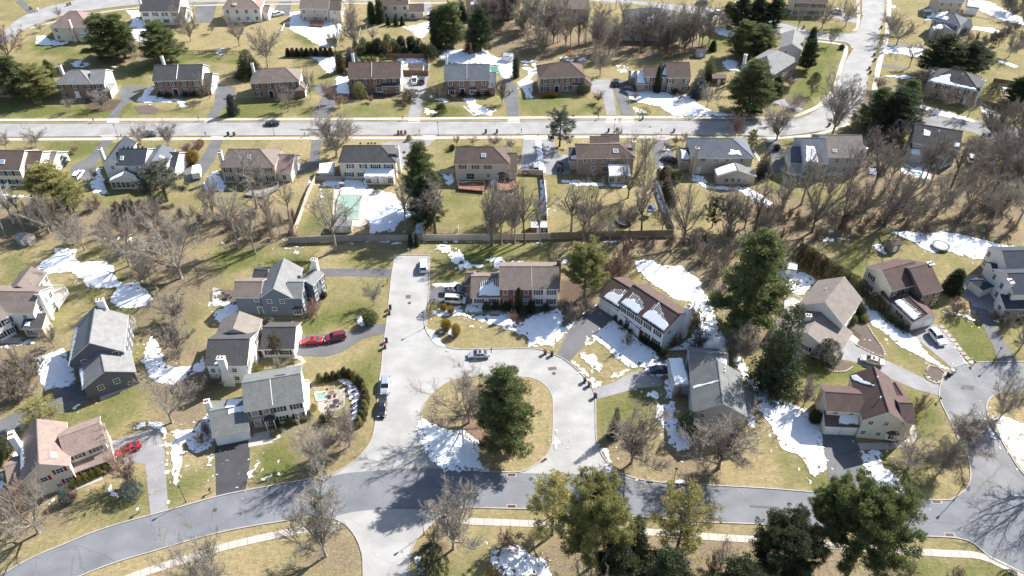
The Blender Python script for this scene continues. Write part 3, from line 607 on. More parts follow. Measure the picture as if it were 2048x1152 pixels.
    def slope(s, b, side, x, v):
        """point on the roof skin: x metres along the eave from its left end, v metres up the plan"""
        a, u, n, L, d, ze, k = b['a'], b['u'], b['n'], b['L'], b['d'], b['ze'], b['k']; z = ze+k*v+0.16
        if side == 'f': q = a+u*x+n*v
        elif side == 'b': q = a+n*(d-v)+u*(L-x)
        elif side == 'r': q = a+u*(L-v)+n*x
        else: q = a+u*v+n*(d-x)
        return Vector((q.x, q.y, z))
    def frame(s, b, side):
        u, n, k = b['u'], b['n'], b['k']; e = {'f': u, 'b': -u, 'r': n, 'l': -n}[side]; up = {'f': n, 'b': -n, 'r': -u, 'l': u}[side]
        t = (up+Vector((0, 0, k))).normalized(); return e, t, e.cross(t).normalized()
    def onroof(s, b, side, x, v, w, h, th, name, mats, dz=0.0, inner=None):
        p = s.slope(b, side, x, v); e, t, nn = s.frame(b, side); q = MB()
        def bx(w, h, t0, t1, mi=0):
            vs = [p+e*sx*w/2+t*sy*h/2+nn*tt for tt in (t0, t1) for sx, sy in ((-1,-1),(1,-1),(1,1),(-1,1))]
            q.add(vs, [(0,3,2,1),(4,5,6,7),(0,1,5,4),(1,2,6,5),(2,3,7,6),(3,0,4,7)], mi)
        bx(w, h, -0.03, th); o = s.part(q, name, mats)
        if inner:
            q = MB(); bx(w-.25, h-.25, th-.01, th+.015); i_ = q.build('pane', inner, o, off=(s.g.x, s.g.y, 0))
        return o
    def skylight(s, b, side, x, v, w=0.9, h=1.3): s.onroof(b, side, x, v, w, h, 0.14, 'skylight', WHITEP, inner=mk('skylight_glass', (0.25, 0.30, 0.36), 0.1, 2, 0.15, spec=0.8))
    def vent(s, b, side, x, v):
        p = s.slope(b, side, x, v); q = MB(); q.tube(p-Vector((0,0,.1)), p+Vector((0,0,.45)), 0.09, 0.09, 6, cap=True); q.tube(p+Vector((0,0,.45)), p+Vector((0,0,.52)), 0.14, 0.12, 6, cap=True); s.part(q, 'roof_vent', WHITEP)
    def boxvent(s, b, side, x, v): s.onroof(b, side, x, v, 0.5, 0.5, 0.16, 'roof_vent', DARKM)
    def chimney(s, b, x, y, top, w=1.3, t=0.8, m=None, base=0.0, cap=None, taper=False, rot=False):
        a, u, n = b['a'], b['u'], b['n']; m = m or WL['white']; p = a+u*x+n*y; q = MB(); 
        if taper: q.obox(p, u, n, -w*.72, -t/2, base, w*.72, t/2, 2.4); q.add([p+u*sx*ww+n*sy*t/2+Vector((0,0,z)) for z, ww in ((2.4, w*.72), (3.2, w/2)) for sx, sy in ((-1,-1),(1,-1),(1,1),(-1,1))], [(0,1,5,4),(1,2,6,5),(2,3,7,6),(3,0,4,7)]); base = 3.2
        q.obox(p, u, n, -w/2, -t/2, base, w/2, t/2, top); o = s.part(q, 'chimney', m)
        q = MB(); q.obox(p, u, n, -w/2-.07, -t/2-.07, top, w/2+.07, t/2+.07, top+.14); q.build('chimney_cap', cap or WHITEP, o, off=(s.g.x, s.g.y, 0))
        for sg in (-.22, .22): 
            q = MB(); q.obox(p, u, n, sg*w-.16, -.16, top+.14, sg*w+.16, .16, top+.42); q.build('flue', FLUE, o, off=(s.g.x, s.g.y, 0))
    def snow(s, b, side, poly, teeth=0.0, rag=0.25, th=0.07, seed=0):
        """thin melting snow on a roof slope; poly in metres (along eave, up plan); teeth = comb of melt lines at the upper rim"""
        pg = np.array(poly, float); x0, y0 = pg.min(0)-0.5; x1, y1 = pg.max(0)+0.5; h = 0.10
        X, Y = np.meshgrid(np.arange(x0, x1, h), np.arange(y0, y1, h)); sd = sdist(X, Y, pg)
        f = sd+rag*fbm(X*1.3+seed, Y*1.3, 3)
        if teeth:
            cell = np.floor(X/0.42+seed); fr = X/0.42+seed-cell; hs = _LAT[cell.astype(int) & 255, 7]
            f = f-np.where(fr < 0.5, 1.0, 0.15*hs)*teeth*(0.6+0.6*hs)*np.clip((Y-y0-0.5-0.38*(y1-y0-1))/0.8, 0, 1)
        e, t, nn = s.frame(b, side); o = s.slope(b, side, 0, 0); hyp = math.hypot(1, b['k'])
        keep = f > 0; ok = keep[:-1, :-1] & keep[1:, :-1] & keep[:-1, 1:] & keep[1:, 1:]
        if ok.sum() < 4: return
        hh = np.clip(f*0.6, 0.0, th)+0.012; V = np.array(o)[None]+X.ravel()[:, None]*np.array(e)+Y.ravel()[:, None]*hyp*np.array(t)+hh.ravel()[:, None]*np.array(nn)-np.array([s.g.x, s.g.y, 0])
        idx = np.arange(X.size).reshape(X.shape); F = np.stack([idx[:-1,:-1][ok], idx[:-1,1:][ok], idx[1:,1:][ok], idx[1:,:-1][ok]], -1)
        us = np.unique(F); mp = np.zeros(X.size, int); mp[us] = np.arange(len(us)); link('roof_snow', npmesh('roof_snow', V[us], mp[F], [SNOW], True), s.o)
    def bay(s, b, f, x, w=2.0, h=1.6, z=1.5, rf='dark', off=0.5):
        o, dx, nn, ln = s.face(b, f); x = x if x > 1.0001 else x*ln; p = o+dx*x; q = MB()
        pts = [p-dx*(w/2+.3), p-dx*w/2+nn*off, p+dx*w/2+nn*off, p+dx*(w/2+.3)]
        q.prism([(v.x, v.y) for v in pts], z-h/2-.35, z+h/2+.12); o2 = s.part(q, 'bay_window', TRIM)
        q = MB(); e = [v+(v-p).normalized()*0.15 for v in pts]; vs = [Vector((v.x, v.y, z+h/2+.12)) for v in e]+[Vector((p.x-dx.x*w*.3, p.y-dx.y*w*.3, z+h/2+.75)), Vector((p.x+dx.x*w*.3, p.y+dx.y*w*.3, z+h/2+.75))]
        q.add(vs, [(0,1,4),(1,2,5,4),(2,3,5),(0,3,2,1)]); q.build('bay_roof', RF[rf], o2, off=(s.g.x, s.g.y, 0))
        for i in (0, 1, 2):
            c = p+nn*(off+.01)+dx*((i-1)*w/3.0); rz = math.atan2(dx.y, dx.x); link('pane', pane_mesh(w/3-.12, h), o2, (c.x-s.g.x, c.y-s.g.y, z), rz)
    def deck(s, pts, z, mat, rail=True, railm=None, name='deck'):
        g = ccw(GP(pts, z)); q = MB(); q.prism(g, z-0.2, z); 
        for x, y in g: q.box(x-.07, y-.07, 0, x+.07, y+.07, z-0.2)
        d = s.part(q, name, mat)
        if rail:
            for i in range(len(g)):
                a, b = Vector(g[i]), Vector(g[(i+1) % len(g)]); L = (b-a).length; u = (b-a).normalized(); n = Vector((-u.y, u.x)); q = MB()
                q.obox((a.x, a.y), (u.x, u.y), (n.x, n.y), 0, -.03, z+.9, L, .03, z+1.0); q.obox((a.x, a.y), (u.x, u.y), (n.x, n.y), 0, -.02, z+.12, L, .02, z+.2)
                m_ = int(L/(1.1 if mat is WOODR else 0.4))
                for j in range(m_+1): q.obox((a.x, a.y), (u.x, u.y), (n.x, n.y), j*L/max(1, m_)-.025, -.025, z, j*L/max(1, m_)+.025, .025, z+.95)
                q.build('railing', railm or mat, d, off=(s.g.x, s.g.y, 0))
        return d
r1 = RG(0, 0); r2 = RG(500, 0); r3 = RG(1000, 0); r4 = RG(1488, 0); q1 = RG(0, 230); q2 = RG(500, 230); q3 = RG(1000, 230); q4 = RG(1488, 230)
m1 = RG(0, 480); m2 = RG(380, 480); m3 = RG(800, 480); m4 = RG(1130, 480); m5 = RG(1488, 480); n1 = RG(0, 680); n2 = RG(380, 680); n4 = RG(1130, 680); n5 = RG(1488, 680)
# ---- near houses
h = House('detached_house', 'white house with two greige gable roofs and tall side chimney at the left edge', 50, 620, 'white house at left edge')
b = h.block(m1(-230,515), m1(232,520), RR=m1(245,372), rf='warm', wall='white', k=.5); h.chimney(b, b['L']+.4, b['d']*.42, 7.8, 1.1, .8, taper=False)
for x in (.3, .6, .85): h.win(b, 'r', x, 4.2); 
h.win(b, 'r', .35, 1.5); h.win(b, 'r', .8, 1.5)
c = h.block(m1(60,362), m1(240,362), R=m1(200,200), roof='gy', rf='warm', wall='white'); h.wins(c, 'r', 3)
g = h.block(m1(-60,600), m1(45,545), RR=m1(0,440), rf='warm', wall='white', d=5); h.wins(g, 'f', 2, shut='black')
c = h.block(m1(160,632), m1(300,632), R=m1(190,530), roof='lean', ze=2.7, k=.4, rf='dark', wall='tan'); h.win(c, 'f', .5, 1.3, 1.8, 1.2, 'black'); h.snow(c, 'f', [(.3,.2),(1.6,.2),(1.6,1.2),(.4,1.4)])
h.deck([m1(380,420), m1(420,490), m1(500,385), m1(465,345), m1(385,345)], 0.8, TRIMC, railm=WHITEP)
h.win(b, 'f', .25, 4.2, 1.0, 1.0); h.win(b, 'f', .85, 4.2, .8, .8)

h = House('detached_house', 'long charcoal sided house with pale grey gable roofs and curved rear deck', 190, 705, 'long charcoal house')
b = h.block(m1(503,868), m1(882,796), T=m1(640,735), R=m1(560,480), roof='gy', rf='grey', wall='grey'); h.win(b, 'f', .24, 4.3); h.win(b, 'f', .86, 4.9); h.chimney(b, b['L']*.62, b['d']+.5, 10.6, 1.5, .9)
h.wins(b, 'l', 4, shut='black'); h.wins(b, 'r', 4)
c = h.block(m1(600,1066), m1(965,945), T=m1(738,940), R=m1(690,800), roof='gy', ze=3.6, rf='grey', wall='grey'); h.win(c, 'f', .3, 2.3, 1.0, 1.2); h.win(c, 'f', .62, 2.6, 1.0, 1.2); h.garage(c, 'l', 2)
h.snow(b, 'l', [(1.0,0),(1.5,1.0),(9,0.7),(13,0.35),(13,-.2),(1,-.2)], teeth=.8); h.snow(c, 'l', [(.5,-.2),(.8,.9),(4,.6),(6,.0),(6,-.2)], teeth=.8); h.onroof(b, 'r', 11.5, 3.6, 2.2, .5, .1, 'roof_vent', DARKM)
h.deck([m1(850,700), m1(900,695), m1(985,650), m1(975,580), m1(940,560), m1(865,585), m1(830,640)], 0.9, WOODG, railm=TRIMC)

h = House('detached_house', 'slate blue house with crossed grey gable roofs beside the long driveway', 548, 600, 'slate blue house')
b = h.block(m2(505,412), m2(735,412), T=m2(604,345), R=m2(675,140), roof='gy', rf='grey', wall='blue'); h.win(b, 'f', .26, 4.3, .9, 1.0); h.win(b, 'f', .66, 4.3, .9, 1.0); h.win(b, 'f', .36, 2.0, .9, .9)
c = h.block(m2(320,408), m2(500,408), R=m2(326,300), ze=5.3, rf='warm', wall='blue'); h.win(c, 'f', .85, 4.4, .9, .9); h.door(c, 'f', .9, 1.0, 2.0, WL['blue'])
c = h.block(m2(700,411), m2(798,411), RR=m2(795,302), rf='grey', wall='blue', ze=5.45); h.bay(c, 'f', .55, 1.8, 1.2, 1.4); h.wins(c, 'r', 3, shut='blue')
c = h.block(m2(800,300), m2(885,322), T=None, R=m2(800,195), roof='gy', rf='grey', wall='blue', k=.4); h.wins(c, 'r', 2, shut='blue'); h.chimney(c, 1.2, c['d']+.5, 8.8, 1.4, .9)
c = h.block(m2(455,290), m2(540,295), R=m2(480,212), ze=3.2, rf='dark', wall='blue')
h.skylight(b, 'r', 3.0, 1.2, .6, 1.0)

h = House('detached_house', 'white L shaped house with dark grey roofs and a side garage', 475, 720, 'white L shaped house')
b = h.block(m2(118,900), m2(402,896), R=m2(131,716), rf='dark', wall='white'); h.wins(b, 'f', 2, (1.5, 3.9), w=.9, h=1.1, m=.33); h.win(b, 'f', .12, 3.9, .01+.8, 1.0); h.chimney(b, b['L']*.45, -.45, 7.9, 1.5, .9, taper=True); h.wins(b, 'r', 2, shut='brown'); h.snow(b, 'f', [(1.6,.0),(3.6,.1),(3.4,.6),(1.8,.5)])
c = h.block(m2(192,690), m2(470,688), R=m2(335,520), roof='gy', rf='taupe', wall='white', ze=5.45); h.wins(c, 'r', 3, shut='brown')
g = h.block(m2(520,778), m2(742,776), R=m2(540,630), ze=2.8, rf='dark', wall='white', k=.6); h.win(g, 'f', .25, 1.5, 1.5, 1.2, 'black'); h.win(g, 'f', .72, 1.5, 1.5, 1.2, 'black'); h.garage(g, 'r', 2)
c = h.block(m2(465,785), m2(530,785), R=m2(465,700), ze=2.6, rf='dark', wall='white', k=.45); h.door(c, 'f', .5, .9, 2.0, SH['brown'])

h = House('detached_house', 'white colonial with stone front, black shutters and grey roof beside a patio garden', 540, 820, 'stone fronted colonial')
b = h.block(n2(402,508), n2(808,438), RR=n2(772,245), rf='green', wall='white')
for i, x in enumerate((.13,.34,.58,.87)):
    h.win(b, 'f', x, 4.3, 1.2, 1.35, 'black')
    if i != 1: h.win(b, 'f', x, 1.5, 1.2, 1.5, 'black')
q = MB(); q.obox(b['a'], b['u'], b['n'], 0.02, -.06, 0.0, b['L']*.47, 0, 5.4); 
sf = h.part(q, 'stone_front', WL['stone'])
h.door(b, 'f', .36, 1.0, 2.1, SH['red']); p_ = b['a']+b['u']*b['L']*.36
q = MB(); q.add([p_+b['u']*x-b['n']*y+Vector((0,0,z)) for x, y, z in ((-1,.1,2.7),(1,.1,2.7),(0,.1,3.4),(-1,1.1,2.7),(1,1.1,2.7),(0,1.1,3.4))], [(0,3,5,2),(1,2,5,4),(3,4,5),(0,1,4,3)]); h.part(q, 'porch_gable', [RF['navy']])
for sx in (-.8, .8): q = MB(); q.obox(p_, b['u'], b['n'], sx-.08, -1.05, 0, sx+.08, -.9, 2.7); h.part(q, 'porch_post', WHITEP)
h.onroof(b, 'b', b['L']*.35, 4.0, 2.0, .5, .08, 'roof_vent', DARKM); h.onroof(b, 'f', b['L']*.475, b['d']*.25, .12, b['d']*.56, .05, 'rain_gutter', WHITEP)
g = h.block(n2(172,692), n2(415,642), R=n2(158,514), ze=2.9, rf='green', wall='white'); h.garage(g, 'f', 2, 2.3); h.chimney(g, -.6, g['d']*.72, 6.2, 1.0, 1.0)
h.snow(g, 'b', [(0.2,1.0),(3.6,-.1),(3.6,4.4),(1.6,4.6)], rag=.1); h.snow(g, 'f', [(g['L']*.5,g['d']*.36),(g['L']*.98,g['d']*.36),(g['L']*.98,g['d']*.49),(g['L']*.5,g['d']*.49)], rag=.15, th=.04)
h.deck([n2(820,310), n2(860,310), n2(865,500), n2(830,520)], 0.4, TRIMC, railm=WHITEP)

h = House('detached_house', 'cream house with rosy roofs and dark red shutters at the lower left corner', 125, 940, 'rosy roofed house')
b = h.block(n1(160,1012), n1(492,900), T=n1(270,885), R=n1(245,580), roof='gy', rf='peach', wall='cream')
for x, z in ((.40,4.0),(.78,4.9),(.85,1.9)): h.win(b, 'f', x, z, 1.1, 1.1, 'red')
h.win(b, 'f', .62, 1.4, .9, .9); h.skylight(b, 'r', 2.0, 1.8, 1.3, 1.0)
w = h.block(n1(480,838), n1(752,735), RR=n1(713,600), rf='peach', wall='cream', ze=5.4); h.win(w, 'f', .25, 4.5, 1.2, 1.1, 'red'); h.win(w, 'f', .72, 4.5, 1.2, 1.1, 'red')
c = h.block(n1(520,950), n1(795,852), roof='lean', d=2.6, ze=2.5, k=.38, rf='peach', wall='cream'); h.win(c, 'f', .3, 1.4, 1.5, 1.2, 'red'); h.win(c, 'f', .78, 1.4, 1.5, 1.2, 'red')
c = h.block(n1(72,1045), n1(162,1018), R=n1(40,906), roof='gx', ze=3.0, rf='peach', wall='cream', L=6)
h.chimney(b, -.5, b['d']*.82, 8.6, 1.0, 1.8, rot=True); h.snow(b, 'l', [(1.0,-.2),(8,-.2),(8,.9),(1.5,.7)], teeth=.7)
g = h.block(n1(760,860), n1(800,845), d=7, rf='peach', wall='cream', ze=2.6, L=1.2, roof='lean', k=.3)

h = House('detached_house', 'white and brick colonial with red shutters and long brown roof above the circle', 1035, 575, 'red shuttered colonial')
b = h.block(m3(722,347), m3(1138,347), R=m3(722,192), rf='warm', wall='white')
for x in (.09,.27,.45,.66,.89): h.win(b, 'f', x, 4.25, 1.0, 1.3, 'red')
for x in (.09,.27,.66,.89): h.win(b, 'f', x, 1.5, 1.0, 1.4, 'red')
q = MB(); q.obox(b['a'], b['u'], b['n'], 0.0, -.05, 0.0, b['L']*.55, 0, 5.35); h.part(q, 'brick_front', WL['brick']); h.door(b, 'f', .45, 1.3, 2.2, WHITEP)
h.chimney(b, b['L']+.35, b['d']*.62, 8.7, 1.0, 1.2, m=BRICKR, cap=DARKM); h.onroof(b, 'f', b['L']*.545, b['d']*.25, .1, b['d']*.56, .05, 'rain_gutter', TRIMC)
g = h.block(m3(518,408), m3(721,408), R=m3(518,262), ze=2.8, rf='warm', wall='white', k=.6); h.win(g, 'f', .25, 1.5, 1.1, 1.2, 'red'); h.win(g, 'f', .77, 1.5, 1.1, 1.2, 'red'); h.garage(g, 'l', 2)
L_, d_ = g['L'], g['d']; h.snow(g, 'f', [(L_*.24,.1),(L_*.99,.1),(L_*.99,d_*.48),(L_*.8,d_*.44),(L_*.55,d_*.42),(L_*.28,d_*.36)], teeth=1.1, rag=.12, th=.1)
c = h.block(m3(472,320), m3(517,322), R=m3(472,240), ze=2.6, rf='brown', wall='brick')

h = House('detached_house', 'long white house with maroon roof half under snow, turned beside its short driveway', 1290, 635, 'maroon roofed white house')
b = h.block(m4(392,452), m4(710,668), RR=m4(865,545), rf='red', wall='white')
for x in (.08,.27,.46,.66,.88): h.win(b, 'f', x, 4.3, 1.0, 1.3, 'black')
for x in (.27,.46,.66,.88): h.win(b, 'f', x, 1.5, 1.1, 1.6, 'black')
h.door(b, 'f', .56, 1.0, 2.1, SH['red']); h.chimney(b, b['L']+.4, b['d']*.78, 8.9, 1.0, 1.4); h.win(b, 'r', .22, 4.4, .9, 1.0); L_, d_ = b['L'], b['d']
h.snow(b, 'f', [(L_*.02,.0),(L_*.42,.0),(L_*.43,d_*.22),(L_*.3,d_*.34),(L_*.06,d_*.36)], teeth=1.6, rag=.12, th=.1, seed=5); h.snow(b, 'f', [(L_*.50,.1),(L_*.99,.1),(L_*.99,d_*.18),(L_*.8,d_*.32),(L_*.66,d_*.42),(L_*.55,d_*.52)], teeth=1.6, rag=.12, th=.1, seed=9)
g = h.block(m4(253,403), m4(390,488), R=m4(366,280), rf='red', wall='cream', ze=3.6); h.garage(g, 'f', 2, 2.5); h.snow(g, 'f', [(.8,.0),(g['L'],0),(g['L'],3.3),(4,3.8),(1.4,2.6)], teeth=1.5, rag=.12, th=.1)
c = h.block(m4(375,500), m4(535,635), roof='lean', d=1.6, ze=2.7, k=.3, rf='red', wall='white'); h.snow(c, 'f', [(-.2,-.2),(c['L']+.1,-.2),(c['L']+.1,1.5),(-.2,1.5)], rag=.02, th=.08)

h = House('detached_house', 'pale grey house with green grey gable roof and snow covered garage', 1440, 800, 'green grey roofed house')
b = h.block(n4(935,510), n4(1300,540), T=n4(1140,452), R=n4(1075,155), roof='gy', rf='green', wall='lgrey'); h.win(b, 'f', .16, 4.4, .9, .9); h.win(b, 'f', .5, 4.9, .9, .9); h.wins(b, 'l', 3); h.wins(b, 'r', 4); h.vent(b, 'r', 8.5, 3.5); h.vent(b, 'r', 9.5, 3.4)
h.snow(b, 'l', [(b['d']*.42,.0),(b['d']*.5,.0),(b['d']*.5,4.5),(b['d']*.47,5)], rag=.2, th=.05)
c = h.block(n4(794,322), n4(900,318), R=n4(779,128), roof='lean', k=.06, rf='green', wall='lgrey', ze=3.1); h.garage(c, 'l', 2, 2.4); h.snow(c, 'f', [(-.2,-.2),(c['L']-.2,-.2),(c['L']-.2,c['d']-.2),(-.2,c['d']-.2)], rag=.15, th=.1)
c = h.block(n4(905,200), n4(1165,215), R=n4(912,88), ze=4.9, rf='green', wall='lgrey'); h.chimney(c, c['L']*.75, c['d']+.4, 8.2, 1.2, .9); h.snow(c, 'f', [(c['L']*.62,.2),(c['L'],.1),(c['L'],1.8),(c['L']*.7,2.2)], th=.1)
h.deck([n4(1290,500), n4(1375,510), n4(1330,345), n4(1270,350)], 0.7, WOODG); 

h = House('detached_house', 'white house with tall taupe gable roof and low snowy annex by the patio beds', 1650, 640, 'taupe roofed house')
b = h.block(m5(400,468), m5(712,606), k=.74, R=m5(705,270), roof='gy', rf='taupe', wall='white', ze=5.2); h.wins(b, 'r', 4); h.vent(b, 'l', 5, 3)
g = h.block(m5(670,840), m5(770,668), R=m5(500,655), ze=2.7, rf='taupe', wall='white', roof='gx', k=.42); h.win(g, 'l', .55, 1.5, 1.0, 1.1, 'black'); h.garage(g, 'f', 2, 2.3); h.vent(g, 'f', 2, 3.4)
c = h.block(m5(335,625), m5(480,640), R=m5(400,530), ze=3.0, rf='taupe', wall='white', k=.3); h.chimney(c, c['L']*.7, .2, 6.6, 1.2, .9); h.snow(c, 'f', [(c['L']*.35,1.2),(c['L']*1.0,.8),(c['L']*1.0,c['d']*.5),(c['L']*.35,c['d']*.5)], rag=.1, th=.1)
c = h.block(m5(480,625), m5(660,660), R=m5(560,560), ze=3.1, rf='taupe', wall='white', k=.2); h.snow(c, 'f', [(.1,.1),(c['L']*.8,.3),(c['L']*.8,c['d']*.48),(.1,c['d']*.48)], rag=.1, th=.1)
h.deck([m5(290,500), m5(330,560), m5(400,480), m5(410,440), m5(350,415), m5(290,430)], 1.2, TRIMC, railm=WHITEP)

h = House('detached_house', 'cream and brick house with maroon roof and detached looking double garage in front', 1800, 600, 'cream house with front garage')
b = h.block(m5(1070,360), m5(1290,300), R=m5(1020,216), rf='red', wall='cream', front='brick'); h.wins(b, 'f', 3, shut='black'); h.win(b, 'l', .25, 4.2, 1.0, 1.2, 'black'); h.win(b, 'l', .3, 1.5, 1.0, 1.2, 'black'); h.door(b, 'f', .8, 1.0, 2.1)
c = h.block(m5(1290,388), m5(1420,356), RR=m5(1358,170), rf='red', wall='brick', ze=5.2); h.wins(c, 'f', 2, shut='black'); h.chimney(c, c['L']+.5, c['d']*.5, 8.3, 1.3, 1.1)
g = h.block(m5(1217,588), m5(1383,546), R=m5(1150,385), roof='gy', rf='red', wall='cream', front='cream', ze=2.7, k=.5); h.garage(g, 'f', 2, 2.3); h.win(g, 'l', .45, 1.4, .9, 1.0, 'black'); L_, d_ = g['L'], g['d']
h.snow(g, 'l', [(d_*.06,.1),(d_*.99,.1),(d_*.99,L_*.40),(d_*.6,L_*.36),(d_*.1,L_*.33)], teeth=.7, rag=.12, th=.1)
c = h.block(m5(1050,455), m5(1160,400), d=3.2, ze=2.7, rf='red', wall='brick', roof='lean', k=.25)

h = House('detached_house', 'white house with near black roofs and tapered chimney at the right edge', 2020, 600, 'black roofed house')
b = h.block(m5(1945,388), m5(2200,380), R=m5(1925,240), rf='navy', wall='white'); h.chimney(b, -.4, b['d']*.25, 7.4, .9, 1.5, taper=True); h.wins(b, 'l', 3)
c = h.block(m5(1885,492), m5(2150,488), R=m5(1880,388), roof='lean', k=.35, ze=2.8, rf='navy', wall='white', front='stone'); h.wins(c, 'f', 3, (1.4,), w=1.2, h=1.1); h.win(c, 'l', .5, 1.5, .9, 1.1)
c = h.block(m5(1905,232), m5(2150,228), R=m5(1975,72), roof='gx', rf='navy', wall='white', ze=5.4); h.wins(c, 'l', 2)
c = h.block(m5(1800,232), m5(1900,230), R=m5(1795,175), roof='gx', rf='navy', wall='white', ze=3.2); 
c = h.block(m5(1720,355), m5(1790,330), d=3.5, roof='hip', rf='navy', wall='white', ze=2.5, k=.5)

h = House('detached_house', 'cream house with reddish brown cross gables and two door garage by the dark driveway', 1725, 825, 'brown cross gabled house')
b = h.block(n5(865,568), n5(1155,592), T=n5(1042,512), R=n5(910,205), roof='gy', rf='red', wall='cream')
for x, z in ((.2,4.6),(.58,4.7),(.12,1.7),(.5,1.6)): h.win(b, 'f', x, z, .85, 1.0)
h.bay(b, 'f', .86, 1.8, 1.1, 1.5, 'red'); h.vent(b, 'l', b['d']*.25, 3.5); h.vent(b, 'l', b['d']*.7, 3.0)
c = h.block(n5(605,502), n5(850,518), R=n5(602,376), rf='red', wall='cream', ze=5.2, k=.5); h.win(c, 'f', .25, 4.6, .9, .8); h.win(c, 'f', .72, 4.6, .9, .8); h.win(c, 'l', .25, 4.4, .8, .9)
g = h.block(n5(588,612), n5(832,622), roof='lean', d=2.4, ze=2.7, k=.55, rf='brown', wall='cream'); h.garage(g, 'f', 2, 2.6); h.snow(g, 'f', [(g['L']*.4,.2),(g['L']*.97,.2),(g['L']*.97,2.0),(g['L']*.45,2.1)], rag=.5, th=.05)
h.snow(b, 'l', [(-.1,-.2),(1.0,-.2),(2.5,.9),(4.5,2.6),(4.3,3.0),(2.2,1.6),(.2,.8)], rag=.15, th=.06)
c = h.block(n5(1150,592), n5(1222,594), RR=n5(1212,456), rf='red', wall='cream', ze=5.45); h.wins(c, 'r', 2)
c = h.block(n5(1050,330), n5(1105,418), roof='gx', d=2, rf='red', wall='cream', ze=2.6)

# ---- street row seen from behind (third row)
def back(name, label, short, cx, cy): return House('detached_house', label, cx, cy, short)
h = back('', 'cream house with brown roofs and skylights, cut by the left edge', 'brown roofed edge house', 45, 350)
b = h.block(q1(-80,390), q1(135,392), RR=q1(172,258), rf='brown', wall='cream'); h.skylight(b, 'f', b['L']-5, 1.9, 1.3, 1.3); h.wins(b, 'f', 4, shut='blue'); h.skylight(b, 'f', b['L']-9, 4.4)
c = h.block(q1(180,350), q1(277,352), RR=q1(292,263), rf='brown', wall='white', ze=5.3); h.wins(c, 'r', 2)
c = h.block(q1(168,446), q1(270,446), R=q1(180,365), roof='lean', ze=2.7, rf='brown', wall='cream', k=.45); h.skylight(c, 'f', 2.6, 1.6, 1.3, 1.1); h.win(c, 'f', .5, 1.3, 2.4, 1.6)
c = h.block(q1(275,352), q1(370,360), RR=q1(360,262), rf='taupe', wall='white', ze=3.0); h.garage(c, 'r', 2)
h = back('', 'white farmhouse with navy roofs, steep front gable and glazed porch', 'navy roofed farmhouse', 285, 325)
b = h.block(q1(845,362), q1(1035,360), R=q1(855,245), rf='navy', wall='white', ze=5.4); h.wins(b, 'f', 2, (4.1,), w=.9, m=.3); h.skylight(b, 'f', 1.0, 1.8); [h.boxvent(b, 'f', x, 4.8) for x in (1.0, 2.2, 3.4, 5.0, 6.2)]
c = h.block(q1(740,350), q1(865,350), R=q1(920,160), roof='gy', rf='navy', wall='white', ze=5.5, k=.8); h.win(c, 'f', .5, 4.2, .9, 1.1); h.chimney(c, -.4, 2.0, 9.0, .9, .9)
c = h.block(q1(1030,362), q1(1185,362), R=q1(1080,205), roof='gy', rf='blue', wall='white', ze=5.3, k=.5); h.skylight(c, 'r', c['d']*.35, 1.5); h.win(c, 'f', .2, 4.0, .9, 1.1); h.win(c, 'f', .25, 1.7, .9, 1.1)
g = h.block(q1(1190,382), q1(1255,385), RR=q1(1245,270), rf='navy', wall='white', ze=3.2); h.garage(g, 'r', 2)
c = h.block(q1(790,478), q1(1005,472), R=q1(905,405), roof='gy', rf='navy', wall='white', ze=2.6, k=.4); h.snow(c, 'l', [(.1,-.2),(c['d'],-.2),(c['d'],c['L']*.48),(.1,c['L']*.48)], rag=.03, th=.08)
for i in range(6): h.win(c, 'f', (i+.6)/6.3, 1.4, 1.0, 1.7)
h = back('', 'tan house with weathered brown hip roof and cream garage wing', 'weathered hip roofed house', 510, 335)
b = h.block(q1(1585,368), q1(1972,368), R=q1(1650,228), roof='hip', rf='warm', wall='tan', k=.6); h.wins(b, 'f', 4, shut='black'); h.skylight(b, 'f', b['L']*.52, 2.4, 1.0, 1.1); h.chimney(b, -.3, 3, 8.2, .9, 1.0)
c = h.block(q2(190,408), q2(290,412), RR=q2(292,288), rf='peach', wall='cream', ze=3.2, roof='gx'); h.wins(c, 'f', 1, (1.5,)); h.garage(c, 'r', 2)
h.deck([q1(1800,540), q1(1900,535), q1(2010,500), q1(2000,530), q1(1900,590), q1(1760,575)], 0.6, WOODG)
h = back('', 'cream house with charcoal hip roof and snow topped porch by the green covered pool', 'charcoal hip roofed house', 738, 335)
b = h.block(q2(640,340), q2(1046,340), R=q2(690,202), roof='hip', rf='dark', wall='cream', k=.6); [h.win(b, 'f', x, 4.2, w_, 1.2, 'black') for x, w_ in ((.19,.9),(.42,.9),(.64,1.6),(.87,1.4))]; [h.win(b, 'f', x, 1.5, w_, 1.2, 'black') for x, w_ in ((.15,1.4),(.37,1.0))]; h.chimney(b, b['L']+.4, 3.5, 8.4, .9, 1.0)
[h.boxvent(b, 'f', b['L']*x, 4.9) for x in (.36,.5,.56,.62)]
c = h.block(q2(825,442), q2(1032,442), R=q2(830,382), roof='lean', ze=2.7, k=.22, rf='dark', wall='cream'); h.snow(c, 'f', [(-.2,-.3),(c['L']+.1,-.3),(c['L']+.1,c['d']-.2),(-.2,c['d']-.2)], rag=.05, th=.1); h.wins(c, 'f', 3, (1.3,), w=1.4, h=1.5); h.door(c, 'f', .55, .9, 2.0, WHITEP)
c = h.block(q2(500,418), q2(600,412), R=q2(510,350), roof='lean', ze=2.2, k=.1, rf='dark', wall='white'); h.snow(c, 'f', [(-.2,-.3),(c['L']+.1,-.3),(c['L']+.1,c['d']),(-.2,c['d'])], rag=.1, th=.1)
h = back('', 'cream house with brown hip roof and red deck, middle of the street row', 'house with red deck', 970, 330)
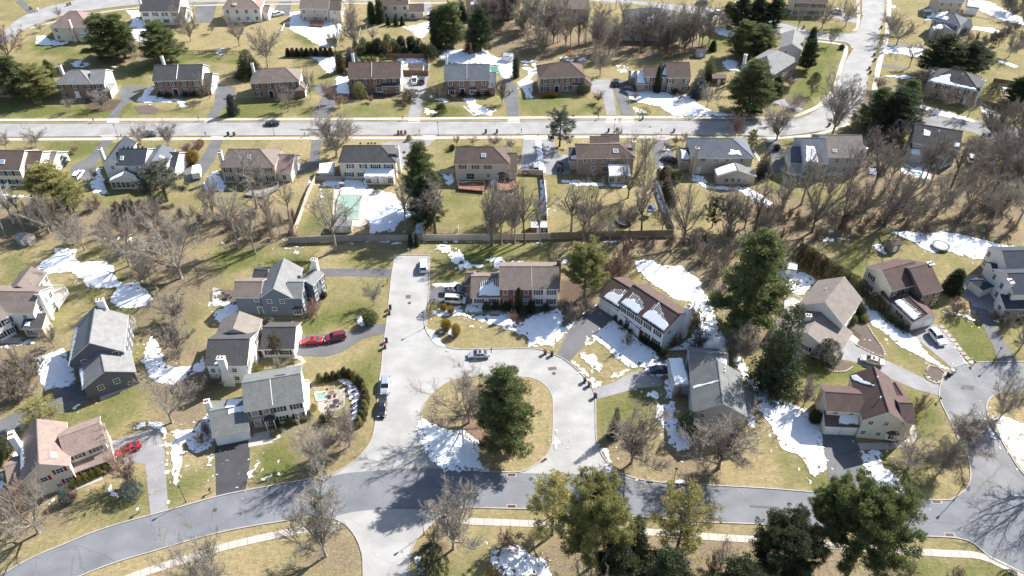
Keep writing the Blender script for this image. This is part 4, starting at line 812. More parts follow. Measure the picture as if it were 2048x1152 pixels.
b = h.block(q2(1475,347), q2(1862,349), R=q2(1545,217), roof='hip', rf='brown', wall='cream', k=.6); [h.win(b, 'f', x, 4.3, .9, 1.1, 'brown') for x in (.14,.38,.61)]; h.win(b, 'f', .28, 1.3, 2.2, 1.8); h.win(b, 'f', .62, 1.6, .8, .9); h.bay(b, 'f', .87, 1.6, 1.4, 1.3, 'brown'); h.skylight(b, 'f', b['L']*.53, 2.0, 1.3, 1.2); h.vent(b, 'f', b['L']*.5, 4.6)
c = h.block(q2(1864,415), q2(1915,415), RR=q2(1912,275), rf='brown', wall='cream', ze=3.0)
h.deck([q2(1500,500), q2(1690,500), q2(1690,548), q2(1500,530)], 0.8, WOODR); h.deck([q2(1780,470), q2(1900,450), q2(1930,520), q2(1850,545), q2(1780,540)], 0.8, WOODR)
h = back('', 'tan brick house with brown hip roof and snow topped sunroom, three street gables', 'tan brick house with sunroom', 1208, 335)
b = h.block(q3(563,310), q3(965,305), R=q3(640,212), roof='hip', rf='brown', wall='tan', front='brickt', k=.5); [h.win(b, 'f', x, 4.6, .9, 1.1) for x in (.13,.28,.48,.62,.86)]; h.win(b, 'f', .28, 2.2, .9, .9); h.win(b, 'f', .5, 1.8, 1.8, 1.5); h.skylight(b, 'f', b['L']*.68, 1.8, 1.5, 1.3); h.chimney(b, b['L']+.4, 4.5, 8.0, .9, 1.0)
c = h.block(q3(655,205), q3(780,205), d=4, rf='brown', wall='tan', ze=5.3); c = h.block(q3(735,188), q3(852,188), d=4, rf='brown', wall='tan', ze=5.5)
c = h.block(q3(505,325), q3(566,325), R=q3(505,240), rf='dark', wall='tan', ze=3.2, k=.5); h.snow(c, 'f', [(.2,0),(3,0),(3,1.6),(.2,1.2)], th=.1); h.garage(c, 'l', 1)
c = h.block(q3(790,437), q3(938,437), R=q3(795,356), roof='lean', ze=2.7, k=.25, rf='brown', wall='tan'); h.snow(c, 'f', [(-.2,-.3),(c['L']+.1,-.3),(c['L']+.1,c['d']),(-.2,c['d'])], rag=.05, th=.1); h.wins(c, 'f', 3, (1.4,), w=1.3, h=1.5)
h = back('', 'tan house with dark green grey hip roof, chimney and gabled white sunroom', 'house with gabled sunroom', 1445, 330)
b = h.block(q3(1388,304), q3(1822,306), R=q3(1530,172), roof='hip', rf='blue', wall='tan', k=.55); [h.win(b, 'f', x, 4.6, w_, 1.0) for x, w_ in ((.18,1.5),(.4,1.5),(.58,.9),(.82,.9))]; h.door(b, 'f', .13, 1.0, 2.0, WHITEP); h.chimney(b, .8, -.3, 8.6, .9, .8, m=WL['tan']); h.snow(b, 'f', [(b['L']*.57,.5),(b['L']*.8,.5),(b['L']*.78,1.8),(b['L']*.72,1.9),(b['L']*.64,2.0)], rag=.6, th=.1)
c = h.block(q3(1300,325), q3(1388,325), R=q3(1300,240), rf='dark', wall='tan', ze=3.2); h.snow(c, 'f', [(.2,0),(c['L'],0),(2,2.4),(.2,3)], th=.1)
c = h.block(q3(1568,440), q3(1840,440), R=q3(1690,350), roof='gy', ze=2.8, k=.35, rf='green', wall='tan'); h.snow(c, 'l', [(-.2,-.3),(c['d'],-.3),(c['d'],c['L']*.47),(-.2,c['L']*.47)], rag=.05, th=.1); h.wins(c, 'f', 4, (1.5,), w=1.1, h=1.3, m=.25)
h = back('', 'pale grey house with broad grey roofs seen through bare trees', 'broad grey house', 1660, 320)
b = h.block(q4(568,298), q4(862,304), RR=q4(856,148), rf='taupe', wall='lgrey'); h.wins(b, 'f', 4, shut=None); h.skylight(b, 'f', b['L']*.3, 1.5, 1.1, 1.0); h.chimney(b, b['L']+.4, 1.6, 7.6, .9, 1.1)
c = h.block(q4(440,345), q4(600,350), R=q4(465,165), rf='blue', wall='lgrey', ze=5.2); h.snow(c, 'f', [(.0,0),(3.6,0),(3.0,4.5),(.6,4.8)], th=.1); h.wins(c, 'f', 2)
c = h.block(q4(345,340), q4(440,345), R=q4(350,230), rf='blue', wall='lgrey', ze=3.6); h.garage(c, 'l', 2)
h = back('', 'pale grey house with charcoal hip roof beside the small kidney pool', 'house by the kidney pool', 1878, 290)
b = h.block(q4(1222,195), q4(1545,250), R=q4(1262,64), roof='gx', rf='dark', wall='lgrey'); h.wins(b, 'f', 4); h.vent(b, 'f', 6, 4); h.snow(b, 'f', [(2,2.2),(4,2.2),(4,4.0),(2,4.2)], th=.08); h.snow(b, 'f', [(10.5,.5),(12,.5),(12,1.8),(10.5,1.8)], th=.08)
c = h.block(q4(1208,280), q4(1290,285), R=q4(1212,200), roof='lean', ze=3.0, k=.3, rf='dark', wall='lgrey'); h.snow(c, 'f', [(-.2,-.3),(c['L'],-.3),(c['L'],1.8),(-.2,1.8)], th=.1)

# ---- street row seen from the front (second row)
h = House('detached_house', 'brick house with pale grey hip roofs and white garage wing, far left', 170, 175, 'pale hip roofed brick house')
b = h.block(r1(400,603), r1(655,600), R=r1(500,503), roof='hip', rf='grey', wall='white', front='brick', k=.62, ze=5.3); h.wins(b, 'f', 3, shut='black'); h.door(b, 'f', .5, 1.4, 2.2, WHITEP); h.chimney(b, .2, b['d']*.7, 8.8, .8, .9)
c = h.block(r1(650,602), r1(745,598), R=r1(690,505), roof='gx', rf='grey', wall='white', front='brick', ze=5.2); h.wins(c, 'f', 1, (4.2,), shut='black')
g = h.block(r1(632,655), r1(790,652), R=r1(715,600), roof='hip', rf='grey', wall='white', front='brick', ze=2.8, k=.6); h.garage(g, 'r', 2); h.win(g, 'f', .5, 1.4, 1.2, 1.2)
h = House('detached_house', 'brick house with charcoal gable roof, white end wall and garage', 362, 170, 'charcoal roofed brick house')
b = h.block(r1(1103,580), r1(1445,573), R=r1(1118,472), rf='dark', wall='white', front='brick', k=.6); h.wins(b, 'f', 4, shut='black', w=1.2, skip=((1,0),)); h.door(b, 'f', .4, 1.5, 2.2, SH['black']); h.chimney(b, .8, b['d']+.3, 9.2, .8, .8); h.onroof(b, 'f', b['L']*.49, b['d']*.25, .2, b['d']*.56, .15, 'roof_parapet', WHITEP)
g = h.block(r1(1448,622), r1(1512,622), RR=r1(1508,528), rf='dark', wall='white', front='brick', ze=3.0); h.garage(g, 'r', 2)
h = House('detached_house', 'brick house with brown ribbed hip roof behind leafless garden trees', 560, 172, 'brown hip roofed brick house')
b = h.block(r2(2,597), r2(350,580), R=r2(85,492), roof='hip', rf='warm', wall='white', front='brick', k=.62); h.wins(b, 'f', 4, shut='black', skip=((1,0),)); h.door(b, 'f', .38, 1.4, 2.2, SH['black']); h.chimney(b, .3, b['d']*.8, 9, .8, .8)
g = h.block(r2(250,646), r2(392,643), R=r2(320,588), roof='hip', rf='warm', wall='white', front='brick', ze=2.8, k=.6); h.garage(g, 'r', 2)
h = House('detached_house', 'brick house with plain brown gable roof and dark porch roof, fenced pool behind', 752, 165, 'brown gabled brick house')
b = h.block(r2(712,563), r2(1080,556), R=r2(714,452), rf='brown', wall='white', front='brick', k=.6); h.wins(b, 'f', 5, shut='black', skip=((3,0),(4,0),(1,0))); h.door(b, 'f', .28, 1.2, 2.1); h.bay(b, 'f', .57, 1.6, 1.4); h.chimney(b, .5, b['d']+.3, 9.2, .8, .8); h.onroof(b, 'f', b['L']*.44, b['d']*.25, .2, b['d']*.56, .12, 'roof_parapet', TRIMC)
c = h.block(r2(952,618), r2(1078,616), R=r2(955,580), roof='lean', ze=3.0, k=.5, rf='navy', wall='white', front='brick'); h.wins(c, 'f', 2, (1.3,))
h = House('detached_house', 'pink brick house with blue grey roof and white bay windows', 935, 165, 'pink brick house')
b = h.block(r2(1403,577), r2(1720,573), R=r2(1403,467), rf='blue', wall='white', front='brick', k=.6); h.wins(b, 'f', 4, (4.3,), w=1.2); h.bay(b, 'f', .14, 1.8, 1.4); h.bay(b, 'f', .63, 1.8, 1.4); h.door(b, 'f', .385, 1.4, 2.2, SH['black']); h.win(b, 'f', .88, 1.4, 2.0, 1.4); h.chimney(b, .3, b['d']+.3, 9.2, .8, .8); h.onroof(b, 'f', b['L']*.5, b['d']*.25, .15, b['d']*.56, .08, 'roof_parapet', TRIMC)
c = h.block(r2(1722,625), r2(1765,625), R=r2(1722,522), rf='blue', wall='white', front='brick', ze=3.2)
h = House('detached_house', 'tan brick house with brown hip roof and golden hedge by the wood', 1130, 165, 'tan brick hip roofed house')
b = h.block(r3(287,560), r3(612,548), R=r3(376,456), roof='hip', rf='brown', wall='tan', front='brickt', k=.62); h.wins(b, 'f', 4, shut='black', skip=((1,0),)); h.door(b, 'f', .38, 1.4, 2.2); h.win(b, 'f', .6, 1.4, 1.8, 1.4)
g = h.block(r3(525,610), r3(655,608), R=r3(592,555), roof='hip', rf='brown', wall='tan', front='brickt', ze=2.8, k=.6); h.win(g, 'f', .5, 1.4, 1.2, 1.2)
h = House('detached_house', 'brown brick house with stepped gables and snow between its roofs', 1320, 165, 'stepped gable brick house')
b = h.block(r3(1210,556), r3(1367,556), R=r3(1207,450), rf='brown', wall='brickt', k=.6); h.wins(b, 'f', 2, shut='black'); c = h.block(r3(1048,550), r3(1208,552), R=r3(1050,480), rf='brown', wall='brickt', ze=5.2); h.wins(c, 'f', 3, shut='black')
h.snow(c, 'f', [(c['L']*.72,.5),(c['L']*.98,.2),(c['L']*.98,c['d']*.49),(c['L']*.88,c['d']*.45)], th=.1)
c = h.block(r3(985,600), r3(1045,600), R=r3(990,515), rf='brown', wall='brickt', ze=3.2); h.snow(c, 'f', [(.0,-.1),(c['L'],-.1),(c['L'],c['d']*.5),(.3,c['d']*.5)], th=.12)
c = h.block(r3(938,560), r3(982,560), R=r3(942,515), rf='dark', wall='brickt', ze=3.0); h.snow(c, 'f', [(.0,-.1),(c['L'],-.1),(c['L'],c['d']*.5),(.3,c['d']*.5)], th=.12)
h = House('detached_house', 'grey hip roofed house with patchy snow, turned towards the corner lawn', 1555, 130, 'grey corner house')
b = h.block(r4(195,545), r4(385,425), d=11, roof='hip', rf='grey', wall='tan', front='brickt', k=.6); h.wins(b, 'f', 3, shut='black'); h.snow(b, 'l', [(2,.3),(6,.3),(4.5,3),(2.5,2.4)], rag=.5, th=.1); h.wins(b, 'l', 3); h.chimney(b, 1.2, b['d'], 9, .9, .9)
h = House('detached_house', 'tall grey roofed house behind the corner house, white gable top', 1585, 90, 'grey gabled side street house')
b = h.block(r4(262,340), r4(415,360), R=r4(345,215), roof='gy', rf='grey', wall='lgrey', ze=5.8, k=.5); h.win(b, 'f', .3, 4.2)
h = House('detached_house', 'grey house with slate hip roof and snowy eaves on the upper right road', 1918, 172, 'slate hip roofed house')
b = h.block(r4(1330,582), r4(1690,655), R=r4(1480,490), roof='hip', rf='dark', wall='lgrey', front='brickt', k=.55); h.wins(b, 'f', 5, shut='black', skip=((4,0),)); h.door(b, 'f', .85, 1.3, 2.2, WHITEP); h.snow(b, 'f', [(-.3,-.3),(15,-.3),(14,.5),(6,.9),(5.6,3.6),(3.8,3.0),(.8,.9)], th=.1, rag=.3); h.snow(b, 'l', [(1,-.2),(6,-.2),(4,1)], th=.1)
h.chimney(b, b['L']+.3, 2, 8.4, .9, .9); h.vent(b, 'f', b['L']*.6, 4)
# ---- farthest row
def far(label, short, cx, cy): return House('detached_house', label, cx, cy, short)
h = far('cream house with brown pyramid roof beside tall pines, top left', 'brown pyramid roofed house', 140, 60)
b = h.block(r1(362,192), r1(640,195), R=r1(510,82), roof='hip', rf='peach', wall='cream', k=.6); h.wins(b, 'f', 3); h.chimney(b, b['L']*.55, -.4, 8.2, .9, .9, m=WL['cream']); c = h.block(r1(565,250), r1(680,250), d=4, roof='lean', ze=2.8, k=.3, rf='peach', wall='cream'); h.snow(c, 'f', [(0,0),(6,0),(6,4),(0,4)], th=.1)
h = far('white house with grey roof behind a large bare tree, top left', 'grey roofed white house at top', 335, 20)
b = h.block(r1(1008,80), r1(1280,78), R=r1(1020,-25), rf='dark', wall='white'); h.wins(b, 'f', 4, shut='black'); h.chimney(b, -.3, 3, 8.6, .8, .8); c = h.block(r1(1285,130), r1(1325,130), RR=r1(1330,52), rf='dark', wall='white', ze=3.2); h.garage(c, 'r', 2)
h = far('white house with rosy brown hip roof and small garage, top row', 'rosy hip roofed house at top', 490, 20)
b = h.block(r1(1602,62), r1(1868,58), R=r1(1650,-28), roof='hip', rf='peach', wall='white', k=.6); h.wins(b, 'f', 4); h.skylight(b, 'r', 3, 2.4); h.onroof(b, 'f', b['L']*.32, 1.4, 1.4, 1.0, .3, 'dormer', TRIMC); c = h.block(r1(1890,90), r1(1925,92), RR=r1(1935,38), rf='peach', wall='white', ze=3); h.garage(c, 'r', 2)
h = far('tan house with weathered roof above a wide snowy yard and red deck, top row', 'tan house with snowy yard', 645, 25)
b = h.block(r2(360,60), r2(560,62), R=r2(372,-35), rf='warm', wall='tan'); h.wins(b, 'f', 3); c = h.block(r2(565,75), r2(650,75), R=r2(570,0), rf='brown', wall='tan', ze=5); h.wins(c, 'f', 1); h.win(c, 'f', .3, 1.4, 1.8, 1.3)
h.deck([r2(430,180), r2(530,185), r2(530,155), r2(430,152)], 0.8, WOODR)
h = far('cream house with brown roof and dark awning behind clipped evergreens, top row', 'cream house at top centre', 802, 20)
b = h.block(r2(950,38), r2(1135,36), R=r2(960,-35), rf='brown', wall='cream'); h.wins(b, 'f', 3, (4.3, 1.5), w=1.1); c = h.block(r2(1137,85), r2(1248,82), R=r2(1140,30), rf='brown', wall='cream', ze=3); h.win(c, 'f', .3, 1.4, 1.6, 1.6); h.onroof(b, 'f', b['L']*.7, 2.6, 1.4, 1.4, .2, 'dormer', WHITEP)
h = far('grey house half hidden by pines in the top middle, patch of snow on its roof', 'half hidden grey house', 985, 20)
b = h.block(r2(1560,42), r2(1900,40), R=r2(1575,-45), rf='brown', wall='tan'); h.wins(b, 'f', 5); h.snow(b, 'f', [(1,.3),(4.5,.3),(4,2.2),(2,1.8)], rag=.5, th=.1)
h = far('grey roofed house among bare trees of the wood, top right of centre', 'grey roofed house in the wood', 1305, 45)
b = h.block(r3(905,190), r3(1295,195), R=r3(1060,62), roof='hip', rf='blue', wall='lgrey', k=.5); h.wins(b, 'f', 4); h.snow(b, 'f', [(8,2.8),(10.5,3),(10,4.2),(8,4)], rag=.4, th=.1); h.snow(b, 'f', [(-.2,-.2),(4,-.2),(4,.5),(0,.4)], th=.08)
h = far('tan house deep in the bare wood at the top', 'tan house deep in the wood', 1140, 18)
b = h.block(r3(370,60), r3(640,60), R=r3(380,-20), rf='warm', wall='tan'); h.wins(b, 'f', 4)
h = far('small tan house at the very top, beside the upper road', 'tan house by the upper road', 1625, 5)
b = h.block(r4(365,15), r4(600,20), R=r4(375,-60), rf='brown', wall='tan'); h.wins(b, 'f', 5, shut='black')
h = far('grey house with complicated snowy roofs, top right', 'complicated snowy roofed house', 1895, 60)
b = h.block(r4(1360,132), r4(1555,180), R=r4(1450,68), roof='hip', rf='blue', wall='lgrey', k=.5, ze=5.4); h.wins(b, 'f', 3); h.snow(b, 'f', [(0.5,.2),(5,.2),(5,2.0),(1.5,2.2)], th=.12); h.snow(b, 'l', [(2,1),(8,1),(7,3.4),(3,3.4)], th=.12)
c = h.block(r4(1362,215), r4(1520,228), R=r4(1420,168), roof='gy', rf='blue', wall='lgrey', ze=3.2, k=.4); h.snow(c, 'l', [(.5,0),(5,0),(5,3),(.5,3)], th=.12); c = h.block(r4(1560,190), r4(1640,192), d=6, rf='blue', wall='lgrey', ze=3); h.garage(c, 'r', 1)
h = far('tall tan house with white garage at the top right corner', 'tan house at top right', 1905, 12)
b = h.block(r4(1415,8), r4(1580,12), d=9, rf='blue', wall='tan'); h.wins(b, 'f', 3, (4.3, 1.8)); c = h.block(r4(1600,50), r4(1690,62), d=6, rf='grey', wall='white', ze=2.8); h.snow(c, 'f', [(0,0),(5,0),(5,3),(0,3)], th=.12)
h = far('grey roofed brick house at the far left edge, behind dark pines', 'house behind left pines', 8, 180)
b = h.block(r1(-180,585), r1(55,590), RR=r1(40,500), rf='blue', wall='lgrey', front='brick'); h.wins(b, 'f', 4, shut='black')
# ------------------------------------------------------------------ vehicles
TYRE = mk('tyre_rubber', (0.02, 0.02, 0.02), 0.1, 5, 0.9); RIM = mk('wheel_rim', (0.5, 0.5, 0.52), 0.05, 5, 0.35, metal=0.8); LAMPG = mk('headlight_glass', (0.7, 0.72, 0.75), 0.05, 5, 0.2); TAILR = mk('taillight_red', (0.35, 0.02, 0.02), 0.05, 5, 0.3)
CGLASS = mk('car_glass', (0.02, 0.025, 0.03), 0.1, 3, 0.08, spec=0.9)
def carpaint(name, c, metal=0.0): return mk(name, c, 0.03, 2, 0.25, metal=metal, spec=0.6)
CP = dict(white=carpaint('white_car_paint', (.78,.78,.78)), silver=carpaint('silver_car_paint', (.48,.50,.54), .5), red=carpaint('red_car_paint', (.50,.02,.025)), maroon=carpaint('maroon_car_paint', (.16,.02,.05)), black=carpaint('black_car_paint', (.02,.022,.03)),
          navy=carpaint('dark_blue_car_paint', (.035,.045,.075)), grey=carpaint('grey_car_paint', (.14,.15,.17), .4), beige=carpaint('champagne_car_paint', (.55,.52,.47), .3), dblue=carpaint('slate_car_paint', (.13,.17,.24), .4))
SPEC = { # length, half width, belt profile (x, z), cabin (x0,x1,x2,x3 at base rear..front), roof height
 'sedan': (4.7, .90, [(-2.35,.62),(-2.3,.92),(-1.5,1.0),(-.2,.98),(.9,.95),(1.9,.82),(2.3,.66),(2.36,.5)], (-1.75,-.95,.35,1.15), 1.43),
 'suv': (4.8, .95, [(-2.4,.75),(-2.38,1.1),(-1.5,1.15),(0,1.12),(1.0,1.1),(1.9,1.02),(2.32,.85),(2.4,.6)], (-2.32,-1.95,.3,1.05), 1.74),
 'van': (4.9, .96, [(-2.45,.8),(-2.43,1.15),(-1.5,1.15),(0,1.12),(1.3,1.1),(2.0,1.0),(2.4,.8),(2.45,.6)], (-2.42,-2.3,1.0,1.75), 1.92),
 'pickup': (5.6, .98, [(-2.8,.85),(-2.79,1.15),(-1.0,1.15),(0,1.12),(1.0,1.12),(2.1,1.05),(2.7,.9),(2.8,.6)], (-.95,-.7,.5,1.1), 1.82)}
def loft(secs, closed=True):
    b = MB(); n = len(secs[0])
    for i in range(len(secs)-1):
        vs = secs[i]+secs[i+1]; b.add(vs, [(j, (j+1) % n, n+(j+1) % n, n+j) for j in range(n)])
    b.add(secs[0], [tuple(range(n-1, -1, -1))]); b.add(secs[-1], [tuple(range(n))]); return b
def car_meshes(k):
    if ('car', k) in _mc: return _mc[('car', k)]
    Lc, w, prof, cab, rh = SPEC[k]; D = {}
    secs = []
    for i, (x, z) in enumerate(prof):
        t = abs(x)/(Lc/2); ww = w*(1-0.10*t**4); zb = 0.24+0.14*(t > .93); z = max(z, zb+.12)
        secs.append([(x, -ww*.92, zb), (x, -ww, zb+.2), (x, -ww, (zb+z)/2), (x, -ww*.95, z-.06), (x, -ww*.84, z), (x, ww*.84, z), (x, ww*.95, z-.06), (x, ww, (zb+z)/2), (x, ww, zb+.2), (x, ww*.92, zb)])
    D['body'] = loft(secs).mesh('body', [CP['white']])
    x0, x1, x2, x3 = cab; bz = max(z for x, z in prof)-.04
    b = MB(); wb, wt = w*.88, w*.70
    lo = [(x0,-wb,bz),(x3,-wb,bz-.02),(x3,wb,bz-.02),(x0,wb,bz)]; hi = [(x1,-wt,rh-.03),(x2,-wt,rh-.03),(x2,wt,rh-.03),(x1,wt,rh-.03)]
    b.add(lo+hi, [(0,1,5,4),(1,2,6,5),(2,3,7,6),(3,0,4,7),(4,5,6,7)]); D['glass'] = b.mesh('windows', [CGLASS])
    b = MB(); m = (x1+x2)/2; ys = wt+.03
    b.add([(x1-.05,-ys,rh-.05),(m,-ys,rh-.02),(x2+.08,-ys,rh-.06),(x2+.08,ys,rh-.06),(m,ys,rh-.02),(x1-.05,ys,rh-.05),(x1,-ys*.8,rh),(m,-ys*.8,rh+.05),(x2,-ys*.8,rh-.01),(x2,ys*.8,rh-.01),(m,ys*.8,rh+.05),(x1,ys*.8,rh)],
          [(0,1,7,6),(1,2,8,7),(2,3,9,8),(3,4,10,9),(4,5,11,10),(5,0,6,11),(6,7,10,11),(7,8,9,10)])
    for sy in (-1, 1):      # pillars
        for (xa, xb) in ((x0, x1), ((x0+x3)/2, m), (x3, x2)):
            b.tube((xa, sy*(wb+.01), bz), (xb, sy*(wt+.01), rh-.03), .05, .04, 4)
    if k in ('suv', 'van', 'pickup'): 
        for sy in (-1, 1): b.box(x1+.2, sy*wt*.85-.02, rh+.03, x2-.1, sy*wt*.85+.02, rh+.09)
    D['roof'] = b.mesh('roof_panel', [CP['white']])
    b = MB(); b.tube((0,-.11,0),(0,.11,0), .33, .33, 14, cap=True); D['tyre'] = b.mesh('tyre', [TYRE])
    b = MB(); b.tube((0,-.125,0),(0,.125,0), .2, .2, 10, cap=True); D['rim'] = b.mesh('rim', [RIM])
    b = MB(); b.box(-.05,-.2,-.07,.05,.2,.07); D['head'] = b.mesh('headlight', [LAMPG]); b = MB(); b.box(-.04,-.16,-.1,.04,.16,.1); D['tail'] = b.mesh('taillight', [TAILR])
    b = MB(); b.box(-.08,-.1,-.06,.08,.1,.06); D['mirror'] = b.mesh('mirror', [DARKM]); D['s'] = SPEC[k]
    b = MB(); b.box(-.03,-.26,-.06,.03,.26,.06); D['plate'] = b.mesh('licence_plate', [WHITEP])
    if k == 'pickup': b = MB(); b.box(-2.6,-.75,1.12,-1.1,.75,1.16); D['bed'] = b.mesh('bed_liner', [DARKM])
    if k == 'sedan': b = MB(); b.box(-.5,-.45,rh+.035,.0,.45,rh+.06); D['sun'] = b.mesh('sunroof', [CGLASS])
    _mc[('car', k)] = D; return D
def car(px, py, hx, hy, k, col, phrase, cat=None, label=None, full=True, snow=False):
    """px,py: middle of the car on the ground; hx,hy: a pixel the bonnet points to"""
    g = G(px, py); t = G(hx, hy); rz = math.atan2(t.y-g.y, t.x-g.x); D = car_meshes(k); Lc, w, prof, cab, rh = D['s']
    nm = {'sedan': 'parked_car', 'suv': 'parked_suv', 'van': 'parked_van', 'pickup': 'pickup_truck'}[k]
    o = empty(nm, (g.x, g.y, 0.035), rz); cat = cat or ('car' if k in ('sedan', 'suv') else k if k == 'van' else 'truck')
    if label: tag(o, label, cat)
    else: auto(o, phrase, px, py, cat)
    P_ = CP[col]; paint(link('body', D['body'], o), P_); link('windows', D['glass'], o); paint(link('roof_panel', D['roof'], o), P_)
    for sx in (-1, 1):
        for sy in (-1, 1):
            wh = link('wheel', D['tyre'], o, (sx*Lc*.305, sy*(w-.10), .33)); link('rim', D['rim'], wh)
    for sy in (-1, 1):
        link('headlight', D['head'], o, (Lc/2-.10, sy*w*.68, prof[-2][1]-.02)); link('taillight', D['tail'], o, (-Lc/2+.03, sy*w*.72, prof[1][1]-.12)); link('mirror', D['mirror'], o, (cab[3]-.15, sy*(w+.08), prof[3][1]+.02))
    link('licence_plate', D['plate'], o, (-Lc/2-.01, 0, .7))
    if 'bed' in D: link('bed_liner', D['bed'], o)
    if 'sun' in D and full and col != 'white': link('sunroof', D['sun'], o)
    if snow:
        b = MB(); b.box(-1.0, -.6, rh+.03, .4, .6, rh+.12); b.build('snow_layer', SNOW, o)
    return o
def near(px, py, dz=0): return px, py
car(847, 536, 847, 500, 'suv', 'white', '', label='white SUV with sunroof parked at the top end of the cul-de-sac road')
car(904, 586, 940, 584, 'sedan', 'grey', '', label='dark grey car in the shade beyond the white van on the driveway')
car(911, 604, 950, 606, 'van', 'white', '', label='white windowed van on the dark driveway of the red shuttered colonial')
car(624, 686, 590, 688, 'sedan', 'red', '', label='bright red sedan parked nearest the small side garage')
car(671, 679, 640, 686, 'suv', 'maroon', '', label='dark maroon SUV parked behind the bright red sedan')
car(771, 776, 769, 800, 'suv', 'silver', '', label='silver grey SUV with roof rails parked along the road edge')
car(765, 820, 763, 845, 'sedan', 'black', '', label='dark sedan parked right in front of the silver SUV')
car(958, 713, 930, 714, 'sedan', 'silver', '', label='silver sedan parked alone above the planted circle')
car(258, 903, 230, 916, 'sedan', 'red', '', label='red sedan on the pale driveway beside the rosy roofed house')
car(1320, 744, 1350, 743, 'sedan', 'navy', '', label='dark blue sedan at the snowy top of the driveway, by the snow covered garage')
car(1742, 725, 1715, 718, 'sedan', 'beige', '', label='champagne coloured sedan crossing the driveway below the patio beds')
car(1872, 679, 1890, 700, 'suv', 'white', '', label='white and black SUV angled on the driveway before the double garage', snow=False)
car(158, 354, 165, 345, 'suv', 'white', '', label='white SUV at the end of the dark driveway behind the fir')
car(545, 250, 520, 250, 'sedan', 'black', '', label='black car at the kerb of the upper street')
car(300, 271, 330, 271, 'sedan', 'grey', '', label='grey car on the upper street half behind bare branches')
car(829, 164, 829, 150, 'pickup', 'white', '', label='white pickup truck beside the brown gabled brick house')
car(844, 164, 844, 150, 'suv', 'navy', '', label='dark car next to the white pickup truck')
car(1232, 168, 1232, 150, 'suv', 'black', '', label='black SUV between two driveways by the stepped gable house')
car(1262, 181, 1245, 176, 'sedan', 'navy', '', label='dark blue car half in shade at the stepped gable house')
car(1050, 343, 1049, 330, 'sedan', 'dblue', '', label='slate blue car on the shared gravelly driveway')
car(1071, 338, 1069, 320, 'suv', 'silver', '', label='silver SUV beside the slate blue car')
car(1120, 337, 1119, 320, 'suv', 'black', '', label='black SUV at the garage of the tan brick house with sunroom')
car(1326, 345, 1322, 330, 'sedan', 'white', '', label='white car on the overgrown driveway behind bare trees')
car(1337, 322, 1325, 318, 'sedan', 'black', '', label='black car partly hidden by shrubs near the snowy annex')
car(1940, 320, 1936, 300, 'suv', 'white', '', label='white SUV by the house with the kidney pool')
car(557, 31, 575, 26, 'suv', 'white', '', label='white SUV on the short drive in the top row')
car(858, 34, 858, 20, 'suv', 'white', '', label='white SUV beside the cream house at top centre')
car(1671, 26, 1650, 22, 'suv', 'white', '', label='white SUV on the driveway by the upper road')
car(1433, 27, 1410, 24, 'sedan', 'white', '', label='white car on the side street beyond the wood')
car(1403, 9, 1380, 6, 'suv', 'black', '', label='dark car on the side street at the top edge')
car(1480, 9, 1500, 8, 'sedan', 'white', '', label='small white car at the top edge, right of the wood')
# white cargo trailer
g = G(396, 352); t = empty('cargo_trailer', (g.x, g.y, 0), 0.25); tag(t, 'white enclosed cargo trailer parked beside the navy roofed farmhouse', 'trailer')
b = MB(); b.box(-1.1, -2.2, .45, 1.1, 2.2, 2.3); b.add([(-1.1,2.2,.45),(1.1,2.2,.45),(0,2.9,.45),(-1.1,2.2,2.3),(1.1,2.2,2.3),(0,2.7,2.2)], [(0,2,5,3),(2,1,4,5),(3,5,4),(0,1,2)]); b.build('body', WHITEP, t)
for sx in (-1, 1):
    wh = link('wheel', car_meshes('sedan')['tyre'], t, (sx*1.12, -.3, .33), math.pi/2); link('rim', car_meshes('sedan')['rim'], wh)
b = MB(); b.tube((0,2.8,.5),(0,4.0,.5),.05,.05,6,cap=True); b.build('tow_bar', DARKM, t)

# ------------------------------------------------------------------ wheeled bins, mailboxes, lamps, drains
BINM = dict(dark=mk('dark_blue_plastic', (.02,.03,.05), .1, 3, .5), brown=mk('brown_plastic', (.13,.045,.03), .1, 3, .5), black=mk('black_plastic', (.015,.016,.018), .1, 3, .5), grey=mk('grey_plastic', (.12,.12,.125), .1, 3, .5), white=WHITEP)
def bin_mesh():
    b = MB(); lo = [(-.22,-.25,.06),(.22,-.25,.06),(.22,.22,.06),(-.22,.22,.06)]; hi = [(-.30,-.34,1.0),(.30,-.34,1.0),(.30,.34,1.0),(-.30,.34,1.0)]
    b.add(lo+hi, [(0,3,2,1),(0,1,5,4),(1,2,6,5),(2,3,7,6),(3,0,4,7)]); return b.mesh('bin_body', [BINM['dark']])
def lid_mesh():
    b = MB(); b.add([(-.33,-.38,1.0),(.33,-.38,1.0),(.33,.38,1.04),(-.33,.38,1.04),(-.28,-.3,1.08),(.28,-.3,1.08),(.28,.3,1.12),(-.28,.3,1.12)], [(0,1,5,4),(1,2,6,5),(2,3,7,6),(3,0,4,7),(4,5,6,7),(0,3,2,1)]); b.tube((-.25,.40,1.02),(.25,.40,1.02),.025,.025,5); return b.mesh('lid', [BINM['dark']])
def whl_mesh():
    b = MB(); b.tube((-.04,0,0),(.04,0,0),.14,.14,8,cap=True); return b.mesh('wheel', [TYRE])
